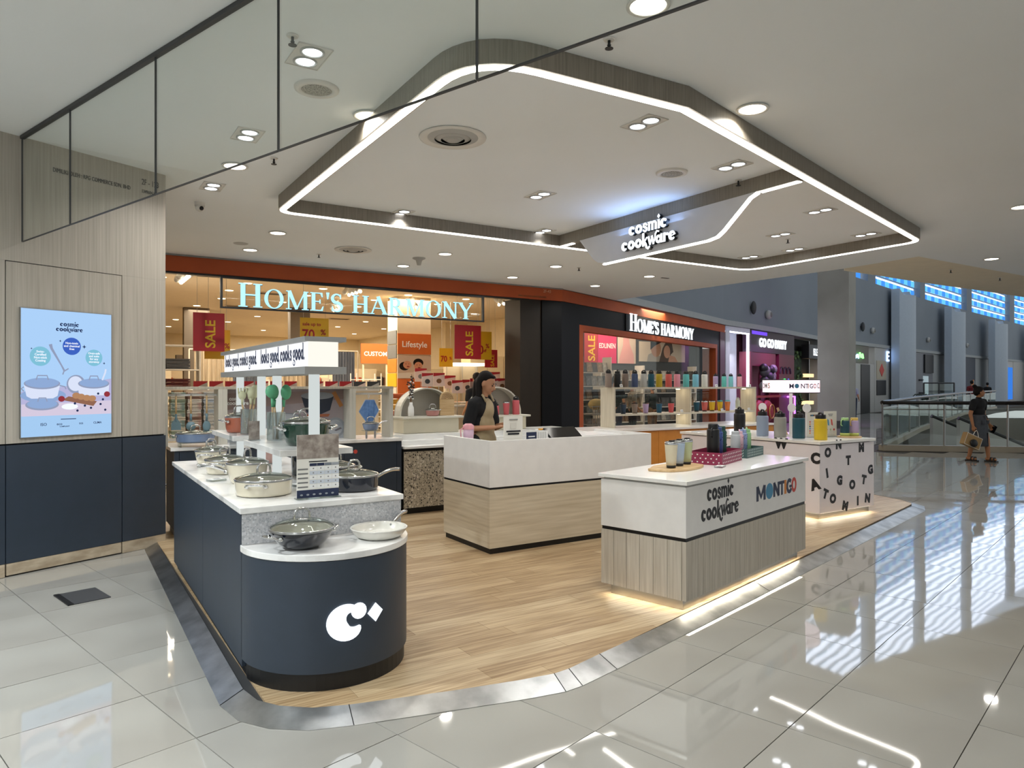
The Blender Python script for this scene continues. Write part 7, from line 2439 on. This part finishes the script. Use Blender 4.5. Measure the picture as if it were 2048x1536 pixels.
for k, sx in ((0, -1), (1, 1)):
    b.cap((sx * .07, .0, 1.275), .072, (sx * .155, .0, 1.255), .066)
    f = Vector(sh[k]).lerp(Vector(el[k]), .72)
    b.cap(sh[k], .064, f, .060)
blob('black_top', b, mat('cloth_black', '0b0c10', rough=.85), SW, .011, 2)
b = MB().ell((0, -.045, 1.19), (.095, .085, .13)).ell((0, -.035, 1.02), (.125, .092, .16)).ell((0, -.02, .85), (.165, .118, .18)).ell((0, -.02, .66), (.17, .115, .2))
blob('apron', b, mat('apron_beige', 'b3a184', rough=.9, col2='a3916f', nscale=6, bump=.2), SW, .011, 2)
for sx in (-1, 1):
    ob('apron_strap', MB().tube([(sx * .07, -.095, 1.28), (sx * .075, -.055, 1.345), (sx * .06, .03, 1.352), (sx * .04, .105, 1.26), (sx * .03, .115, 1.1)], .012, 6), 'apron_beige', SW, smooth=True)
b = MB()
for p, r in (((0, .034, .048), (.080, .088, .078)), ((0, .068, -.0), (.076, .058, .095)), ((.058, .062, .0), (.028, .042, .07)), ((-.058, .062, .0), (.028, .042, .07)), ((0, -.02, .088), (.052, .045, .018))):
    b.ell(P(*p), r, 14, 9, R)
h0 = P(0, .085, -.03)
b.cap(h0, .062, (h0.x - .01, h0.y + .02, 1.30), .055)
b.cap((h0.x - .01, h0.y + .02, 1.30), .055, (h0.x - .03, h0.y - .01, 1.18), .034)
for sx, zz in ((-1, 1.24), (1, 1.22)):
    q = P(sx * .062, .068, -.02)
    b.cap(q, .030, (q.x + sx * .015, q.y - .015, 1.33), .034)
    b.cap((q.x + sx * .015, q.y - .015, 1.33), .034, (q.x + sx * .01, q.y - .03, zz), .020)
blob('hair', b, 'hair', SW, .011, 2)
ob('hair_clip', MB().tube([P(-.07, .05, .045), P(-.04, .10, .05), P(.04, .10, .05)], .006, 5), 'light_grey', SW)
ob('trousers', MB().cap((-.085, 0, .86), .10, (-.088, 0, .10), .06).cap((.085, 0, .86), .10, (.088, 0, .10), .06), 'cloth_black', SW, smooth=True)


# ------- woman walking past the railing
WW_ = thing('person', 'walking woman in a black t-shirt and grey midi skirt with hair in a bun', 'person', (9.06, 13.78, 0), math.radians(26))
b = MB()
P, R = head(b, (0, -.01, 1.345), math.radians(55), math.radians(-2), .98)
b.cap((0, .01, 1.16), .048, (0, .0, 1.27), .042)
b.ell((0, .0, 1.10), (.145, .092, .11)).ell((0, 0, .95), (.12, .085, .12)).ell((0, .0, .80), (.15, .105, .12))
legs = [((-.075, 0, .76), (-.085, .06, .42), (-.09, .13, .09)), ((.075, 0, .76), (.08, -.10, .42), (.085, -.13, .09))]
for (h_, k_, a_) in legs:
    b.cap(h_, .082, k_, .055)
    b.cap(k_, .054, a_, .034)
    b.cap((a_[0], a_[1] + .03, .055), .032, (a_[0] * 1.1, a_[1] - .12, .048), .026)
    for q in range(5):
        b.cap((a_[0] * 1.1 - .024 + q * .012, a_[1] - .12, .046), .010, (a_[0] * 1.1 - .026 + q * .013, a_[1] - .152 + abs(q - 1.5) * .006, .042), .008, 7)
sh = [(-.155, .0, 1.155), (.155, 0, 1.155)]
el = [(-.215, .03, .92), (.215, .04, .92)]
wr = [(-.215, -.02, .70), (.235, -.06, .72)]
for k in range(2):
    b.cap((sh[k][0] * .5, 0, 1.15), .06, sh[k], .052)
    b.cap(sh[k], .046, el[k], .036)
    b.cap(el[k], .035, wr[k], .024)
hand(b, wr[0], (0, -.1, -1), 1, .95, .75, (1, 0, 0))
hand(b, wr[1], (.1, -.4, -1), -1, .95, .6, (-1, 0, 0))
blob('body', b, mat('skin_b', 'a8744f', rough=.5), WW_, .009, 2)
face(WW_, P, R, .98)
b = MB().ell((0, .002, 1.10), (.162, .105, .12)).ell((0, .002, .96), (.138, .098, .13)).ell((0, .0, .88), (.135, .098, .06)).cap((0, .01, 1.16), .066, (0, .005, 1.215), .054)
for k in range(2):
    f = Vector(sh[k]).lerp(Vector(el[k]), .55)
    b.cap((sh[k][0] * .5, 0, 1.155), .068, sh[k], .062)
    b.cap(sh[k], .062, f, .058)
blob('black_tshirt', b, 'cloth_black', WW_, .011, 2)
mat('denim_grey', '4c5057', rough=.9, col2='43474e', nscale=14)
prof = [(.128, .90), (.135, .84), (.155, .76), (.165, .62), (.172, .50), (.186, .30), (.178, .30), (.12, .60)]
SK = ob('grey_skirt', MB().lathe(prof, 28, (0, 0, 0), 1.12, .86), 'denim_grey', WW_, smooth=True)
ob('waistband', MB().lathe([(.131, .87), (.134, .905), (.124, .905)], 28, (0, 0, 0), 1.12, .86), 'denim_grey', SK, smooth=True)
ob('front_slit', MB().box(.02, .034, -.160, -.12, .301, .56), 'black', SK)
for sx in (-.08, .07):
    ob('pocket', MB().box(sx - .035, sx + .035, -.137, -.12, .73, .80), mat('denim_dark', '3d4148', rough=.9), SK)
for x in (-.03, .05):
    ob('belt_tie', MB().tube([(x, -.118, .89), (x + .006, -.138, .82)], .008, 5), 'denim_dark', SK)
b = MB()
for p, r in (((0, .018, .045), (.078, .088, .072)), ((0, .06, .0), (.07, .05, .075)), ((.058, .03, .005), (.024, .05, .05)), ((-.058, .03, .005), (.024, .05, .05)), ((0, -.035, .078), (.052, .035, .018))):
    b.ell(P(*p), r, 14, 9, R)
b.ell(P(0, .085, .118), (.042, .042, .038), 12, 8, R)
blob('hair', b, 'hair', WW_, .011, 2)
for k, (h_, k_, a_) in enumerate(legs):
    s_ = ob('sandal', MB().prism([(a_[0] - .042, a_[1] - .16), (a_[0] + .045, a_[1] - .16), (a_[0] + .04, a_[1] + .06), (a_[0] - .036, a_[1] + .06)], .0, .026), 'black', WW_)
    for yy in (-.11, -.05):
        ob('sandal_strap', MB().tube([(a_[0] - .045, a_[1] + yy, .02), (a_[0] - .02, a_[1] + yy, .085), (a_[0] + .025, a_[1] + yy, .085), (a_[0] + .048, a_[1] + yy, .02)], .012, 6), 'black', s_)
RZ = Matrix.Rotation(math.radians(26), 3, 'Z')
pw_ = RZ @ Vector((wr[0][0], wr[0][1] - .01, wr[0][2] - .085)) + Vector((9.06, 13.78, 0))
BG = thing('paper_bag', 'brown paper carrier bag with a black pouch in front held by the walking woman', 'bag', (pw_.x - .10, pw_.y - .04, pw_.z - .325), math.radians(12))
mat('kraft', 'a98a5d', rough=.8, col2='9c7e52', nscale=5)
mm = Matrix.Rotation(math.radians(22), 3, 'Y')


def tilt(b_):
    b_.v = [tuple(mm @ Vector(p) + Vector((0, 0, 0))) for p in b_.v]
    return b_


ob('bag_body', tilt(MB().box(-.20, .17, -.055, .055, .0, .235)), 'kraft', BG, bevel=.003)
ob('bag_border', tilt(MB().box(-.20, .17, -.0565, -.0555, .225, .232).box(-.20, .17, -.0565, -.0555, .004, .011).box(-.198, -.191, -.0565, -.0555, .011, .225).box(.160, .167, -.0565, -.0555, .011, .225)), 'paper', BG)
ob('bag_handle', tilt(MB().tube([(-.06, -.05, .23), (-.03, -.03, .31), (.0, -.03, .345), (.04, -.03, .31), (.07, -.05, .23)], .006, 6)), 'paper', BG)
ob('black_pouch', tilt(MB().ell((-.02, -.085, .08), (.085, .03, .075), 16, 10)), 'black', BG, smooth=True)
ph_ = RZ @ Vector((wr[1][0], wr[1][1] - .055, wr[1][2] - .10)) + Vector((9.06, 13.78, 0))
PHN = thing('mobile_phone', 'dark phone in the left hand of the walking woman', 'phone', (ph_.x, ph_.y, ph_.z - .06), math.radians(26))
ob('phone_body', MB().box(-.006, .004, -.038, .038, 0, .145), 'black_gloss', PHN, rot=(math.radians(25), 0, 0))
ob('phone_camera', MB().box(-.009, -.006, .005, .03, .11, .135), 'brushed', PHN, rot=(math.radians(25), 0, 0))


# ------- background people
def person(label, loc, rz, h, top, bottom, sleeve=.5, cap_=None):
    k = h / 1.65
    t = thing('person', label, 'person', loc, rz)
    b = MB()
    P, R = head(b, (0, -.01, 1.53), 0, math.radians(8))
    b.cap((0, .01, 1.33), .052, (0, .0, 1.44), .046)
    b.ell((0, 0, 1.24), (.165, .10, .13)).ell((0, 0, 1.05), (.14, .095, .15)).ell((0, 0, .90), (.155, .11, .12))
    for sx in (-1, 1):
        b.cap((sx * .085, 0, .86), .085, (sx * .09, -.02, .46), .056)
        b.cap((sx * .09, -.02, .46), .054, (sx * .09, .02, .08), .036)
        b.cap((sx * .09, .02, .045), .034, (sx * .1, -.14, .03), .027)
        b.cap((sx * .08, 0, 1.29), .065, (sx * .175, 0, 1.27), .055)
        b.cap((sx * .175, 0, 1.27), .047, (sx * .22, .02, 1.0), .037)
        b.cap((sx * .22, .02, 1.0), .036, (sx * .20, -.16, .86), .025)
        hand(b, (sx * .20, -.16, .86), (-sx * .1, -.6, -.4), -sx, .95, .5, (-sx, 0, -.5))
    b.v = [tuple(Vector(p) * k) for p in b.v]
    blob('body', b, 'skin', t, .014, 2)
    face(t, lambda x, y, z: P(x, y, z) * k, R, k)
    b = MB().ell((0, 0, 1.24), (.185, .12, .14)).ell((0, 0, 1.05), (.165, .115, .17)).ell((0, 0, .92), (.168, .12, .10))
    for sx in (-1, 1):
        b.cap((sx * .08, 0, 1.29), .072, (sx * .175, 0, 1.27), .066)
        b.cap((sx * .175, 0, 1.27), .063, (sx * .20, .01, 1.12), .058)
    b.v = [tuple(Vector(p) * k) for p in b.v]
    blob('shirt', b, top, t, .015, 2)
    b = MB()
    for sx in (-1, 1):
        b.cap((sx * .085, 0, .88), .10, (sx * .092, -.01, .46), .072)
        b.cap((sx * .092, -.01, .46), .072, (sx * .092, .02, .10), .06)
    b.v = [tuple(Vector(p) * k) for p in b.v]
    blob('trousers', b, bottom, t, .016, 2)
    b = MB()
    for p, r in (((0, .02, .045), (.082, .094, .078)), ((0, .06, .0), (.074, .055, .08)), ((.06, .03, .01), (.024, .055, .05)), ((-.06, .03, .01), (.024, .055, .05))):
        b.ell(P(*p), r, 12, 8, R)
    b.v = [tuple(Vector(p) * k) for p in b.v]
    blob('hair', b, cap_ or 'hair', t, .013, 2)
    for sx in (-1, 1):
        ob('shoe', MB().cap((sx * .09 * k, .04, .045), .042, (sx * .1 * k, -.15, .035), .034), 'black', t, smooth=True)
    return t


mat('cloth_grey', '9a958a', rough=.9, col2='6d685e', nscale=20)
mat('cloth_white', 'a6aeb8', rough=.9)
mat('cloth_red', '6e1d1f', rough=.9)
mat('cloth_denim', '2a3346', rough=.9)
person('customer seen from behind in the shop directly behind the saleswoman', KW(6.50, 9.05, 0), TH + PI, 1.74, 'cloth_black', 'cloth_denim')
person('customer in a light patterned shirt behind the side window', KW(11.95, 10.35, 0), TH + 1.2, 1.58, 'cloth_grey', 'cloth_black')
person('customer in black shirt and brown trousers behind the side window', KW(13.1, 10.8, 0), TH + PI, 1.50, 'cloth_black', mat('cloth_brown', '6b5136', rough=.9))
person('customer in black reaching towards the left linen rack', KW(11.15, 10.1, 0), TH + 2.2, 1.72, 'cloth_black', 'cloth_denim')
person('man in a pale shirt standing at the gallery beyond the square column', (14.4, 30.0, 0), 2.4, 1.62, 'cloth_white', 'cloth_denim')
person('man in a dark red shirt beyond the railing', (25.9, 40.0, 0), 2.8, 1.70, 'cloth_red', 'cloth_denim')
person('distant person in black near the orange shop', (31.0, 46.3, 0), 2.8, 1.60, 'cloth_black', 'cloth_denim')
t = thing('orange_flag', 'small orange feather flag behind the man in the dark red shirt', 'flag', (27.0, 41.5, 0), 0)
ob('pole', MB().tube([(0, 0, 0), (0, 0, 1.7)], .02, 6), 'brushed', t)
ob('flag_cloth', MB().slab([(0, .6), (-.35, .7), (-.30, 1.2), (-.05, 1.75), (0, 1.75)], -.01, .01), mat('flag_orange', 'd07a2c', rough=.7), t)
